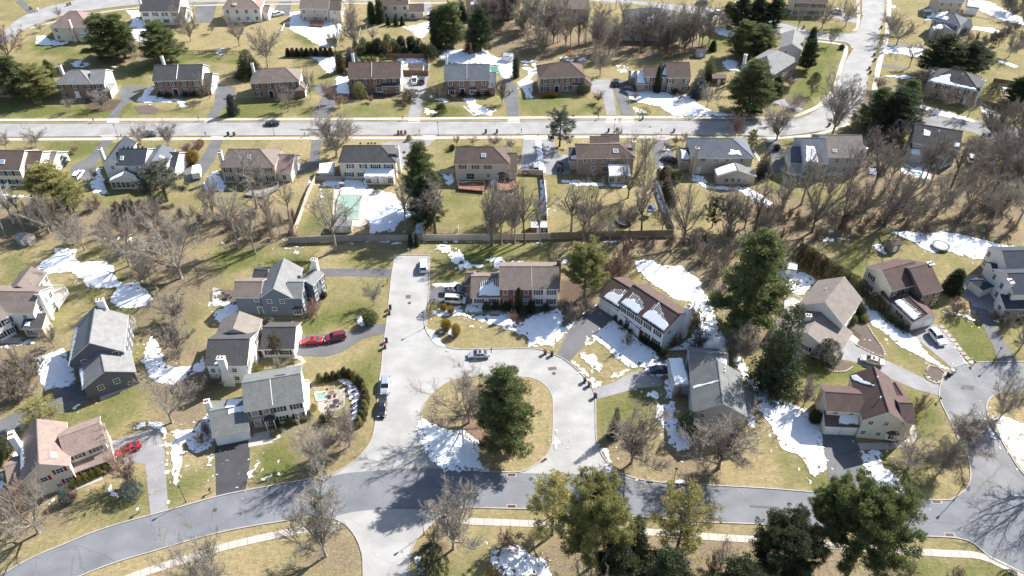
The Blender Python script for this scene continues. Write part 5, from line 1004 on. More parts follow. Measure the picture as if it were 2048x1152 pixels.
for px, py, c in ((781,618,'dark'),(779,628,'brown'),(773,684,'dark'),(770,696,'brown'),(1090,708,'brown'),(1104,711,'dark'),(1169,764,'dark'),(1178,772,'brown'),(1190,795,'black'),(797,268,'brown'),(803,268,'brown'),(811,268,'brown'),
    (457,271,'black'),(469,271,'brown'),(972,266,'black'),(994,266,'black'),(1217,264,'dark'),(1234,262,'grey'),(1348,264,'grey'),(1285,239,'grey'),(1762,57,'black'),(1748,112,'brown'),(1740,147,'black'),(1749,122,'brown'),(1738,139,'brown'),(1896,752,'black'),(1903,747,'white'),(1906,744,'black'),(1658,252,'black'),
    (1966,272,'dark'),(1978,272,'dark'),(136,12,'brown'),(141,10,'brown'),(62,19,'brown'),(77,22,'white'),(1607,57,'black'),(240,865,'grey')):
    if c == 'grey' and px == 240: continue
    g = G(px, py); o = empty('wheeled_bin', (g.x, g.y, 0.06), rnd.uniform(-.5, .5)+(math.pi if py > 300 else 0))
    auto(o, {'dark': 'dark blue', 'brown': 'brown', 'black': 'black', 'grey': 'grey', 'white': 'white topped'}[c]+' wheeled bin at the kerb', px, py, 'bin', 'wheeled bins put out at the kerbs')
    paint(link('bin_body', cached('binb', bin_mesh), o), BINM[c]); paint(link('lid', cached('binl', lid_mesh), o), BINM[c if c != 'white' else 'white']); [link('wheel', cached('binw', whl_mesh), o, (sx*.28,.3,.14)) for sx in (-1, 1)]
def mb_post():
    b = MB(); b.box(-.06,-.06,0,.06,.06,1.15); b.box(-.05,-.35,.85,.05,.25,.93); return b.mesh('post', [WOODB])
def mb_box():
    b = MB(); pr = [(-.13,1.0),(.13,1.0),(.13,1.2),(.08,1.29),(-.08,1.29),(-.13,1.2)]; v = [(x,-.34,z) for x,z in pr]+[(x,.2,z) for x,z in pr]
    b.add(v, [(0,1,2,3,4,5),(11,10,9,8,7,6)]+[(i,(i+1)%6,6+(i+1)%6,6+i) for i in range(6)]); return b.mesh('box', [DARKM])
for px, py, c in ((776,567,'b'),(983,705,'b'),(188,245,'b'),(398,241,'b'),(412,272,'b'),(806,241,'b'),(839,267,'b'),(1043,265,'b'),(1197,239,'b'),(1322,265,'b'),(1279,237,'b'),(1513,266,'b'),(1733,171,'b'),(1703,103,'b'),(1748,88,'b'),(279,1025,'w'),(422,985,'b'),(1946,730,'b'),(244,276,'b'),(610,273,'b'),(1878,802,'b'),(553,968,'b')):
    g = G(px, py); o = empty('mailbox', (g.x, g.y, 0), rnd.uniform(-.2, .2)+(0 if py > 255 else math.pi)); auto(o, 'small roadside mailbox on a post', px, py, 'mailbox', 'roadside mailboxes')
    link('post', cached('mbp', mb_post), o); bo = link('box', cached('mbb', mb_box), o); paint(bo, WHITEP if c == 'w' else DARKM)
LAMPM = mk('lamp_frosted_glass', (.6,.6,.58), .05, 3, .3)
def pole_mesh():
    b = MB(); b.tube((0,0,0),(0,0,.5),.11,.08,8); b.tube((0,0,.5),(0,0,4.1),.06,.045,8,cap=True); return b.mesh('pole', [DARKM])
def head_mesh():
    b = MB(); b.tube((0,0,4.1),(0,0,4.25),.08,.16,6); b.tube((0,0,4.62),(0,0,4.85),.26,.03,6,cap=True); return b.mesh('lantern_frame', [DARKM])
def lg_mesh():
    b = MB(); b.tube((0,0,4.25),(0,0,4.62),.15,.22,6,cap=True); return b.mesh('lantern_glass', [LAMPM])
for px, py in ((549,271),(877,271),(1228,265),(848.6,656.4),(372,1004),(1908,1000),(1985,727),(1346,968),(848,1070),(1700,262),(1718,54),(986,941),(237,276)):
    g = G(px, py); o = empty('street_lamp', (g.x, g.y, 0)); auto(o, 'dark post top street lamp', px, py, 'street lamp', 'street lamps')
    link('pole', cached('sp', pole_mesh), o); hh = link('lantern_frame', cached('sh', head_mesh), o); link('lantern_glass', cached('sg', lg_mesh), hh)
for px, py, r_ in ((638,961,-.25),(1023,1013,0),(1023,950,0),(1299,964,-.03),(1873,1004,0),(1899,1070,-.05),(1087,921,.6)):
    g = G(px, py); o = empty('storm_drain', (g.x, g.y, 0.0), r_); auto(o, 'rectangular storm drain inlet', px, py, 'drain', 'storm drains along the kerbs')
    b = MB(); b.box(-.9,-.42,.02,.9,.42,.05); b.build('frame', KERB, o); b = MB()
    b.box(-.72,-.28,.05,.72,.28,.055)
    b.build('opening', mk('rusty_iron', (.10,.05,.035), .3, 4, .8), o)
    b = MB()
    for i in range(9): b.box(-.66+i*.165-.02,-.27,.055,-.66+i*.165+.02,.27,.08)
    b.build('grate', DARKM, o)

# ------------------------------------------------------------------ fences
FG = mk('weathered_fence_wood', (.35,.31,.28), .12, 1.2, .95, objvar=.1, fine=.12); FT = mk('tan_fence_wood', (.47,.41,.34), .12, 1.2, .95, objvar=.08, fine=.1); FV = mk('beige_vinyl', (.50,.44,.37), .05, 1, .7, objvar=.05); FW = WHITEP
def fence(s, h, label, m, pl=2.4, cat='fence', rail=False, z0=0):
    pts = [Vector(p) for p in GP(s)]; c = pts[0]; o = empty('fence' if not rail else 'rail_fence', (c.x, c.y, 0)); tag(o, label, cat)
    pm = MB(); pm.box(-.06,-.06,0,.06,.06,h+.12); pm = pm.mesh('post', [m])
    for i in range(len(pts)-1):
        a, b = pts[i], pts[i+1]; L = (b-a).length; n = max(1, round(L/pl)); w = L/n; rz = math.atan2((b-a).y, (b-a).x)
        q = MB()
        if rail:
            for z in (.35, .75, 1.1): q.box(.05,-.02,z,w-.05,.02,z+.12)
        else:
            nb = 8
            for j in range(nb): q.box(.06+(w-.12)*j/nb+.005,-.02-.012*(j%2),.04,.06+(w-.12)*(j+1)/nb-.005,.01-.012*(j%2),h)
            q.box(.05,-.045,h,w-.05,.03,h+.05)
        me = q.mesh('panel', [m])
        for j in range(n):
            p = a.lerp(b, j/n); link('panel', me, o, (p.x-c.x, p.y-c.y, rnd.uniform(-.03,.03)), rz); link('post', pm, o, (p.x-c.x, p.y-c.y, 0), rz)
    link('post', pm, o, (pts[-1].x-c.x, pts[-1].y-c.y, 0)); return o
fence("578,487 640,484.5 700,483 790,482 846,481", 1.9, 'long weathered grey board fence ending at the two small evergreens above the cul-de-sac', FG)
fence("846,481 1000,480.5 1101,478", 1.9, 'pale tan board fence running right from the two small evergreens', FT)
fence("1101,477.5 1240,474 1345,472", 1.9, 'brown board fence below the round trampoline', mk('brown_fence_wood', (.24,.18,.14), .15, 1.2, .95, objvar=.1))
fence("588,471 600,440 617,392 632,362", 1.8, 'tan board fence slanting left of the pool garden', FT); fence("632,362 684,362", 1.6, 'short grey fence joining the charcoal hip roofed house', FG)
fence("846,478 850,445 853,415", 1.8, 'short tan fence right of the tall pines', FT)
fence("1096,478 1093,430 1090,390 1086,350", 1.7, 'long pale fence with snow along it, between two back gardens', FT); fence("1086,350 1036,348", 1.6, 'beige vinyl fence closing the shared driveway', FV)
fence("880,348 909,347", 1.6, 'beige gate fence left of the house with red deck', FV)
fence("1347,462 1338,440 1325,405 1312,372", 1.5, 'grey fence hidden in the hedge between bare tree gardens', FG)
fence("773,117 858,117 856,152 806,150", 1.8, 'brown board fence round the covered pool', WOODB); fence("675,140 697,150 697,152", 1.8, 'short dark fence left of the brown gabled house', WOODB)
fence("560,72 570,52 600,45", 1.2, 'white rail fence beside the snowy yard in the top row', FW, rail=True); fence("715,90 722,60", 1.2, 'light wire fence behind the dark clipped evergreens', FT, rail=True)
fence("337,130 358,108", 1.5, 'brown lattice fence behind the charcoal roofed brick house', WOODB, rail=True); fence("358,107 480,108", 1.2, 'thin dark rail fence across the back lawn, upper left', DARKM, rail=True)
fence("1985,165 2048,175", 1.6, 'dark board fence right of the slate hip roofed house', WOODB); fence("1945,200 2020,228", 1.6, 'dark board fence below the slate hip roofed house', WOODB)
fence("1935,28 1990,40", 1.4, 'white fence beside the garage at top right', FW, rail=True)
fence("853,467 868,464 885,466 916,464 918,456", 1.0, 'low wooden garden rails beside the pale tan fence', FT, rail=True)

# ------------------------------------------------------------------ sheds, play sets, pools
def shed(px, py, w, d, hh, rz, label, wall, rf, snow=False, name='garden_shed', k=.5, dm=None, short=None, cat='shed'):
    g = G(px, py); o = empty(name, (g.x, g.y, 0), rz); tag(o, label, cat)
    if short: LAND.append((short, px, py))
    b = MB(); b.box(-w/2,-d/2,0,w/2,d/2,hh); r = k*d/2; b.add([(-w/2,-d/2,hh),(-w/2,d/2,hh),(-w/2,0,hh+r),(w/2,-d/2,hh),(w/2,d/2,hh),(w/2,0,hh+r)], [(0,2,1),(3,4,5)]); b.build('wall', wall, o)
    q = MB(); e = .2; t = .1; pr = [(-d/2-e,hh-k*e),(0,hh+r),(d/2+e,hh-k*e)]
    v = [(x,y,z+dz) for x in (-w/2-e,w/2+e) for dz in (.01,t) for y,z in pr]
    q.add(v, [(3,4,10,9),(4,5,11,10),(0,1,7,6),(1,2,8,7),(0,3,9,6),(2,5,11,8),(0,1,4,3),(1,2,5,4),(6,7,10,9),(7,8,11,10)]); ro = q.build('roof', rf, o)
    if snow:
        s = MB(); v = [(-w/2-.1,-d/2-.1,hh-k*.1+t+.01),(w/2+.1,-d/2-.1,hh-k*.1+t+.01),(w/2+.1,-.1,hh+r-k*.1+t+.01),(-w/2-.1,-.1,hh+r-k*.1+t+.01)]; s.add(v+[(x*.98,y*.97,z+.08) for x,y,z in v], [(4,5,6,7),(0,1,5,4),(1,2,6,5),(2,3,7,6),(3,0,4,7)]); s.build('snow_layer', SNOW, ro)
    q = MB(); q.box(-.5,-d/2-.05,.05,.5,-d/2-.005,min(1.9,hh-.15)); q.box(-.02,-d/2-.07,.1,.02,-d/2-.05,min(1.9,hh-.15)); q.build('door', dm or TRIM, o)
    if w > 2.4:
        wo = link('window', win_mesh(.5,.5), o, (w/2-.55,-d/2-.004,1.3)); link('pane', pane_mesh(.5,.5), wo)
    return o
shed(1573, 545, 3.6, 2.6, 2.1, -.25, 'pale grey garden shed with snow on its roof, by the dark hedge', WL['lgrey'], RF['grey'], True, short='snowy grey shed')
shed(1783, 499, 2.4, 2.2, 2.4, .15, 'small brown wooden playhouse beside a patch of snow', WOODG, RF['brown'], name='playhouse', cat='playhouse')
shed(686, 458, 5.2, 3.2, 2.2, 0, 'grey roofed pool house at the lower end of the green pool', WL['cream'], RF['grey'], k=.25, name='pool_house', short='pool house')
shed(1017, 121, 3.4, 2.6, 2.1, -.3, 'small white garden shed with snow behind the pink brick house', WL['white'], RF['grey'], True)
shed(1077, 461, 4.0, 3.0, 2.0, 0, 'brown shed half covered in snow at the fence corner', WOODB, RF['brown'], True)
shed(664, 90, 3.4, 2.4, 2.0, .2, 'small shed with snowy surroundings in the top yard', WL['cream'], RF['brown'])
shed(1400, 112, 3.4, 2.6, 2.0, 0, 'small dark roofed shed at the edge of the wood', WL['lgrey'], RF['dark']); shed(1435, 165, 4.5, 3.0, 2.3, 0, 'brown shed in front of the round dark spruce', WOODB, RF['warm'])
shed(833, 143, 5.0, 3.0, 2.3, 0, 'cream pool cabin with brown roof by the covered pool', WL['cream'], RF['brown'])
shed(1800, 325, 1.5, 1.2, 1.2, .1, 'tiny grey store box near the kidney pool', WOODG, RF['grey']) if False else None
shed(55, 485, 3.4, 2.6, 2.0, -.2, 'grey shed among pale barked trees at the left', WOODG, RF['grey'])
def playset(px, py, rz, label, m, w=3.0):
    g = G(px, py); o = empty('play_set', (g.x, g.y, 0), rz); tag(o, label, 'play set')
    b = MB()
    for x in (-.7, .7):
        for y in (-.7, .7): b.box(x-.06, y-.06, 0, x+.06, y+.06, 2.4)
    b.box(-.8,-.8,1.3,.8,.8,1.38); b.build('tower', m, o)
    b = MB(); b.add([(-.9,-.9,2.4),(.9,-.9,2.4),(.9,.9,2.4),(-.9,.9,2.4),(0,0,3.2)], [(0,1,4),(1,2,4),(2,3,4),(3,0,4),(0,3,2,1)]); b.build('canopy', m, o)
    b = MB(); b.tube((.8,0,2.2),(.8+w,0,2.2),.06,.06,6,cap=True)
    for sy in (-1, 1): b.tube((.8+w,0,2.2),(.8+w+.2,sy*.9,0),.05,.05,5)
    b.build('swing_beam', m, o)
    for x in (.35, .7):
        b = MB()
        for dy in (-.2,.2): b.tube((.8+w*x,dy,2.2),(.8+w*x,dy,.5),.015,.015,3)
        b.box(.8+w*x-.12,-.25,.46,.8+w*x+.12,.25,.5); b.build('swing', DARKM, o)
    b = MB(); b.add([(-.8,-.25,1.35),(-.8,.25,1.35),(-2.6,.25,.2),(-2.6,-.25,.2),(-.8,-.25,1.25),(-.8,.25,1.25),(-2.6,.25,.1),(-2.6,-.25,.1)], [(0,1,2,3),(4,7,6,5),(0,3,7,4),(1,5,6,2)]); b.build('slide', mk('yellow_plastic', (.5,.35,.05), .05, 2, .5), o)
playset(1137, 116, .3, 'orange wooden play tower at the edge of the wood', mk('orange_wood', (.42,.19,.06), .15, 2, .8)); playset(1338, 116, .2, 'brown wooden play tower behind the stepped gable house', mk('chestnut_wood', (.28,.14,.07), .15, 2, .8)); playset(1300, 430, -.4, 'blue and grey play set near the trampoline', mk('blue_grey_paint', (.06,.10,.22), .1, 2, .6)); playset(985, 456, .1, 'small orange play set beside the pale fence', mk('orange_paint', (.55,.16,.06), .1, 2, .7), 1.2)
playset(1990, 92, .3, 'brown play set on the dry lawn at upper right', WOODB, 2.4)
def tramp(px, py, r, label, m, snow=False):
    g = G(px, py); o = empty('trampoline', (g.x, g.y, 0)); tag(o, label, 'trampoline'); n = 28; b = MB()
    b.add([(r*math.cos(i*2*math.pi/n), r*math.sin(i*2*math.pi/n), .75) for i in range(n)], [tuple(range(n))]); b.build('mat', m, o)
    b = MB()
    for i in range(n):
        a, c = i*2*math.pi/n, (i+1)*2*math.pi/n; vs = [(rr*math.cos(t), rr*math.sin(t), z) for z in (.72,.80) for t in (a,c) for rr in (r-.02, r+.28)]
        b.add(vs, [(4,5,7,6),(0,2,3,1),(1,3,7,5),(0,4,6,2)])
    b.build('rim', mk('grey_blue_pad', (.16,.18,.22), .1, 2, .7), o)
    for i in range(6):
        t = i*math.pi/3; b = MB(); b.tube((r*math.cos(t)*1.08, r*math.sin(t)*1.08, 0), (r*math.cos(t)*1.08, r*math.sin(t)*1.08, 2.4), .03, .03, 5, cap=True); b.build('leg', DARKM, o)
    if snow:
        b = MB(); b.add([(r*.8*math.cos(i*2*math.pi/n), r*.8*math.sin(i*2*math.pi/n), .78) for i in range(n)], [tuple(range(n))]); b.build('snow_layer', SNOW, o)
tramp(1250, 445, 2.0, 'round black trampoline with grey rim on the lawn', DARKM); tramp(1880, 495, 1.9, 'round dark trampoline standing in the snow, snow on its mat', DARKM, True)
def pool(s, m, label, h=.10, deck=None, name='swimming_pool'):
    pts = ccw(GP(s)); c = Vector((sum(p[0] for p in pts)/len(pts), sum(p[1] for p in pts)/len(pts))); o = empty(name, (c.x, c.y, 0)); tag(o, label, 'pool')
    b = MB(); b.prism([(x-c.x, y-c.y) for x, y in pts], -.05, h); b.build('cover', m, o)
    n = len(pts); b = MB()
    for i in range(n):
        a, e = Vector(pts[i])-c, Vector(pts[(i+1) % n])-c; u = (e-a).normalized(); nn = Vector((u.y, -u.x)); b.obox((a.x, a.y), (u.x, u.y), (nn.x, nn.y), -.2, 0, 0, (e-a).length+.2, .4, h+.05+.002*i)
    b.build('coping', CONC, o)
pool("679,391 722,391 716,438 674,437", mk('green_pool_cover', (.23,.33,.28), .08, .8, .7, fine=.06), 'rectangular swimming pool under a pale green cover')
pool("811,117 840,116 846,124 845,134 826,137 812,131", mk('blue_pool_cover', (.10,.19,.38), .3, .5, .6), 'covered blue pool with snow behind the brown gabled house')
pool("979,133 1000,136 1012,142 1000,147 982,144", mk('teal_pool_cover', (.06,.21,.17), .1, .8, .6), 'teal covered pool behind the pink brick house')
pool("1814,331 1830,333 1848,343 1846,351 1830,349 1818,342", mk('pool_water', (.05,.22,.26), .1, .8, .1, spec=.6), 'small kidney shaped pool with open turquoise water')
pool("632,788 650,785 652,798 636,801", mk('green_spa_cover', (.20,.29,.25), .1, 1, .6), 'small green covered spa on the patio', name='spa_pool')
# pool deck and patios
for nm, s, m in (('pool_deck', "668,376 736,376 734,448 722,455 664,450", CONC), ('patio', "634,785 690,775 690,812 655,832 636,822", PAVER), ('patio', "425,575 462,582 468,608 440,612 425,600", PAVER), ('patio', "805,110 860,112 858,142 806,140", CONC), ('patio', "505,868 545,860 552,880 512,888", CONC),
    ('patio', "1800,325 1860,330 1862,358 1818,355 1802,340", CONC), ('flower_bed', "421,585 440,578 470,582 470,608 450,612 430,612 419,605", MULCH), ('flower_bed', "1694,650 1735,645 1745,668 1767,700 1765,714 1712,692 1722,672", MULCH), ('flower_bed', "1648,720 1676,717 1706,732 1690,742 1660,742 1644,732", MULCH), ('flower_bed', "1852,738 1870,732 1888,742 1886,760 1868,765 1850,755", MULCH),
    ('flower_bed', "690,838 705,800 690,780 700,752 716,760 730,790 728,830 718,850", MULCH), ('patio', "700,358 733,360 733,378 720,384 690,376", CONC), ('flower_bed', "1020,640 1040,600 1080,610 1085,640 1050,660 1020,655", MULCH), ('flower_bed', "268,213 300,210 318,218 312,228 280,228", MULCH), ('flower_bed', "1595,195 1612,205 1608,216 1580,213 1570,200", MULCH)):
    o = sheet(nm, s, .04 if nm != 'flower_bed' else .055, m)
# edging stones round the corner bed, stepping stones, stone steps
def stones(name, s, n, w, label, cat, hz=.18, gap=.8):
    L = sline(s); acc = [0]
    for i in range(1, len(L)): acc.append(acc[-1]+(L[i]-L[i-1]).length)
    c = L[0]; o = empty(name, (c.x, c.y, 0)); tag(o, label, cat)
    for i in range(n):
        d = acc[-1]*(i+.5)/n; j = max(k for k in range(len(acc)) if acc[k] <= d); j = min(j, len(L)-2); p = L[j].lerp(L[j+1], (d-acc[j])/max(1e-6, acc[j+1]-acc[j])); u = (L[j+1]-L[j]).normalized()
        b = MB(); l_ = acc[-1]/n*gap; r_ = [rnd.uniform(.85, 1.1) for _ in range(4)]; pts = [(-l_/2*r_[0],-w/2*r_[1]),(l_/2*r_[1],-w/2*r_[2]),(l_/2*r_[2],w/2*r_[3]),(-l_/2*r_[3],w/2*r_[0])]; b.prism(pts, 0, hz*rnd.uniform(.8,1.15)); b.build('stone', STONE, o, (p.x-c.x, p.y-c.y, 0)).rotation_euler = (0,0,math.atan2(u.y,u.x))
stones('stone_edging', "1852,742 1858,732 1874,734 1889,744 1886,760 1870,767 1854,758 1850,748", 22, .35, 'low stone edging round the mulched corner bed', 'edging'); stones('stone_edging', "1648,735 1665,743 1690,743 1706,733", 14, .35, 'curved stone edging of the bed under the round dark bush', 'edging')
stones('stone_steps', "1880,650 1905,680 1930,712 1948,730", 9, 1.1, 'row of flat stone steps beside the angled SUV', 'steps', .12, .75); stones('stepping_stones', "618,764 628,772 634,786", 6, .9, 'white stepping stones at the patio garden', 'stepping stones', .08, .6)
stones('stone_edging', "1735,650 1745,668 1767,700 1766,714 1740,704 1712,690", 20, .35, 'stone edging along the mulched patio beds', 'edging')
g = G(942, 107); o = empty('outdoor_fireplace', (g.x, g.y, 0)); tag(o, 'tall red brick outdoor fireplace standing in the snow', 'fireplace'); b = MB(); b.box(-.8,-.4,0,.8,.4,1.6); b.build('hearth', BRICKR, o); b = MB(); b.box(-.4,-.3,1.6,.4,.3,4.2); b.build('stack', BRICKR, o)
g = G(684, 373); o = empty('outdoor_grill', (g.x, g.y, 0)); tag(o, 'small brick grill at the head of the green pool', 'grill'); b = MB(); b.box(-.6,-.4,0,.6,.4,1.1); b.build('base', BRICKR, o); b = MB(); b.box(-.65,-.45,1.1,.65,.45,1.3); b.build('top', CONC, o)
def table(px, py, label, col, n=4, short='round patio table'):
    g = G(px, py); o = empty('patio_table', (g.x, g.y, 0.04)); tag(o, label, 'table'); b = MB(); m = 14; b.prism([(.65*math.cos(i*2*math.pi/m), .65*math.sin(i*2*math.pi/m)) for i in range(m)], .70, .75); b.build('table_top', col, o); b = MB(); b.tube((0,0,0),(0,0,.7),.06,.06,6); b.build('leg', DARKM, o)
    for i in range(n):
        t = i*2*math.pi/n+.4; c = empty('patio_chair', (g.x+1.15*math.cos(t), g.y+1.15*math.sin(t), .04), t-math.pi/2); tag(c, 'dark patio chair at the '+short, 'chair', 'chairs at the '+short); b = MB(); b.box(-.25,.2,.46,.25,.26,.95); b.build('backrest', DARKM, c); b = MB()
        for x in (-.2,.2):
            for y in (-.2,.2): b.box(x-.02,y-.02,0,x+.02,y+.02,.4)
        b.build('legs', DARKM, c)
table(673, 808, 'round dark patio table on the paved patio', DARKM); table(456, 596, 'round dark garden table beside the slate blue house', DARKM, 3, 'round garden table'); table(664, 790, 'small square dark patio table near the spa', WOODB, 3, 'small square table'); table(415, 590, 'stone fire pit table left of the slate blue house', STONE, 0) if False else None
# ------------------------------------------------------------------ trees and shrubs
def barkm(name, c): return mk(name, c, 0.2, 1.5, 0.95, objvar=0.12)
BARK = dict(grey=barkm('grey_bark', (.285,.25,.21)), dark=barkm('dark_bark', (.11,.09,.075)), dbrown=barkm('dark_brown_twigs', (.205,.175,.15)), pale=barkm('pale_bark', (.30,.27,.23)), pink=barkm('rosy_twigs', (.27,.19,.155)), brown=barkm('brown_twigs', (.275,.235,.195)), white=barkm('whitish_bark', (.45,.42,.38)))
def folm(name, c, tr=.15): return mk(name, c, 0.35, 0.7, 0.8, objvar=0.15, fine=0.25, fscale=3, spec=.2, trans=tr)
FOL = dict(pine=folm('pine_needles', (.15,.175,.072), .3), gold=folm('golden_needles', (.34,.31,.12), .3), dark=folm('dark_needles', (.07,.088,.045), .25), blue=folm('blue_needles', (.085,.115,.12)), olive=folm('olive_needles', (.245,.24,.095), .3),
   bronze=folm('bronze_needles', (.12,.10,.05)), yew=folm('dark_yew', (.05,.06,.03)), ochre=folm('ochre_shrub', (.26,.17,.03)), lime=folm('yellow_green_shrub', (.19,.18,.04)), greyg=folm('grey_green_needles', (.10,.11,.085)))
def tubes_np(segs, n):
    """segs: list of (p0,p1,r0,r1) -> verts, quads"""
    S = np.array([[*a, *b, r0, r1] for a, b, r0, r1 in segs], float); p0 = S[:, :3]; p1 = S[:, 3:6]; d = p1-p0; d /= np.linalg.norm(d, axis=1)[:, None]+1e-9
    ref = np.where(np.abs(d[:, 2:3]) < .9, np.array([[0, 0, 1.]]), np.array([[1., 0, 0]])); a = np.cross(d, ref); a /= np.linalg.norm(a, axis=1)[:, None]; b = np.cross(d, a)
    V = np.zeros((len(S), 2*n, 3)); 
    for i in range(n):
        t = 2*math.pi*i/n; o = a*math.cos(t)+b*math.sin(t); V[:, i] = p0+o*S[:, 6:7]; V[:, n+i] = p1+o*S[:, 7:8]
    q = np.array([(i, (i+1) % n, n+(i+1) % n, n+i) for i in range(n)]); F = (q[None]+np.arange(len(S))[:, None, None]*2*n).reshape(-1, 4)
    return V.reshape(-1, 3), F
def rot(d, ang, az):
    d = d.normalized(); a = d.orthogonal().normalized(); b = d.cross(a); return (d*math.cos(ang)+(a*math.cos(az)+b*math.sin(az))*math.sin(ang)).normalized()
TWW = .012
def bare_tree(seed, H, kind):
    R = random.Random(seed); main = []; tw = []; fl = []
    cfg = dict(broad=dict(trunk=.18, r=.20, n0=8, a0=(.45,1.05), up=.05, n=(7,7,7,3), lr=(.52,.5,.55,.7), l0=.62), vase=dict(trunk=.14, r=.20, n0=9, a0=(.15,.75), up=.07, n=(9,8,7,3), lr=(.42,.5,.55,.75), l0=.86),
               tall=dict(trunk=.38, r=.17, n0=6, a0=(.15,.55), up=.12, n=(7,7,6,3), lr=(.36,.5,.5,.7), l0=.60), oak=dict(trunk=.16, r=.24, n0=7, a0=(.35,.95), up=.03, n=(8,7,6,3), lr=(.52,.52,.5,.7), l0=.75),
               shrub=dict(trunk=.03, r=.07, n0=14, a0=(.1,1.15), up=.05, n=(9,8,3), lr=(.45,.5,.6), l0=.9), round=dict(trunk=.15, r=.12, n0=12, a0=(.2,1.1), up=.08, n=(9,8,6), lr=(.42,.5,.5), l0=.72))[kind]
    def br(p, d, L, r, lvl):
        ns = 4 if lvl <= 1 else 3 if lvl == 2 else 2 if lvl == 3 else 1; st = L/ns; pts = [p]; r_ = r
        for i in range(ns):
            sg_ = .24 if (lvl <= 2 and kind in ('oak', 'tall')) else .15; d = (d+Vector((R.gauss(0, sg_), R.gauss(0, sg_), R.gauss(0, .10)+cfg['up']*(1 if lvl < 3 else .6)))).normalized(); q = p+d*st; rr = r*(1-(i+1)/ns*.68)
            (main if lvl <= 1 else tw if lvl <= 3 else fl).append((p, q, r_, rr)); p = q; r_ = rr; pts.append((q, d, rr))
        if lvl-1 >= len(cfg['n']): return
        n = cfg['n'][lvl-1]
        if n == 0: return
        for i in range(n):
            t = .22+.78*(i+R.random())/n; j = min(ns, max(1, int(t*ns+.5))); q, dd, rr = pts[j]; a = pts[j-1][0] if j > 1 else pts[0]; q0 = a.lerp(q, (t*ns) % 1 if t < 1 else 1) if False else q
            L2 = L*cfg['lr'][lvl-1]*R.uniform(.65, 1.15)*(1.15-.45*t); br(q+ (a-q)*R.random()*.9, rot(dd, R.uniform(.28, .8), R.random()*6.28), L2, max(rr*.6, .014), lvl+1)
    tr = H*cfg['trunk']; p = Vector((0, 0, 0)); d = Vector((R.gauss(0, .04), R.gauss(0, .04), 1)).normalized(); r0 = cfg['r']*H/12
    q = d*tr; main.append((Vector((0,0,-.1)), p+d*tr*.15, r0*1.5, r0)); main.append((p+d*tr*.15, q, r0, r0*.8))
    for i in range(cfg['n0']):
        a = R.uniform(*cfg['a0']); az = i*2.4+R.uniform(-.4, .4); s = q*(R.uniform(.7, 1.0) if kind != 'tall' else R.uniform(.75, 1.15)) if kind != 'shrub' else Vector((R.gauss(0, .3), R.gauss(0, .3), 0))
        br(s, rot(d, a, az), H*cfg['l0']*R.uniform(.8, 1.05)*(1-.18*a), r0*.52, 1)
    if kind in ('tall',): br(q, d, H*.62, r0*.75, 1)
    w = max(abs(t[1].x) for t in main+tw)+max(abs(t[1].y) for t in main+tw); h = max(t[1].z for t in main+tw)
    v1, f1 = tubes_np(main, 6); v2, f2 = tubes_np([(a, b, max(x, .017), max(y, .012)) for a, b, x, y in tw], 3)
    if fl:
        S = np.array([[*a, *b] for a, b, x, y in fl]); d = S[:, 3:]-S[:, :3]; s = np.cross(d, np.random.RandomState(seed).normal(size=d.shape)); s /= np.linalg.norm(s, axis=1)[:, None]+1e-9; s *= TWW
        v3 = np.stack([S[:, :3]-s, S[:, :3]+s, S[:, 3:]+s*.6, S[:, 3:]-s*.6], 1).reshape(-1, 3); f3 = np.arange(len(v3)).reshape(-1, 4)+len(v2); v2 = np.concatenate([v2, v3]); f2 = np.concatenate([f2, f3])
    return npmesh('trunk', v1, f1, [BARK['grey']]), npmesh('crown', v2, f2, [BARK['grey']]), h, w
def blades(cs, rad, nper, size, seed, up=.3, flat=.55, droop=0.0):
    R = np.random.RandomState(seed); cs = np.asarray(cs, float); N = len(cs)*nper; c = np.repeat(cs, nper, 0); rad = np.repeat(np.broadcast_to(rad, (len(cs),)), nper)[:, None]
    o = R.normal(size=(N, 3)); o /= np.linalg.norm(o, axis=1)[:, None]; o *= (R.rand(N, 1)**.5); off = o*rad*np.array([1, 1, flat]); p = c+off
    d = o*np.array([1, 1, .6])+R.normal(size=(N, 3))*.5+np.array([0, 0, up-droop]); d /= np.linalg.norm(d, axis=1)[:, None]; s = R.normal(size=(N, 3)); s = np.cross(d, s); s /= np.linalg.norm(s, axis=1)[:, None]+1e-9
    ln = size*(.6+.8*R.rand(N, 1)); V = np.stack([p-s*ln*.2, p+s*ln*.2, p+d*ln], 1).reshape(-1, 3); F = np.arange(N*3).reshape(-1, 3); return V, F
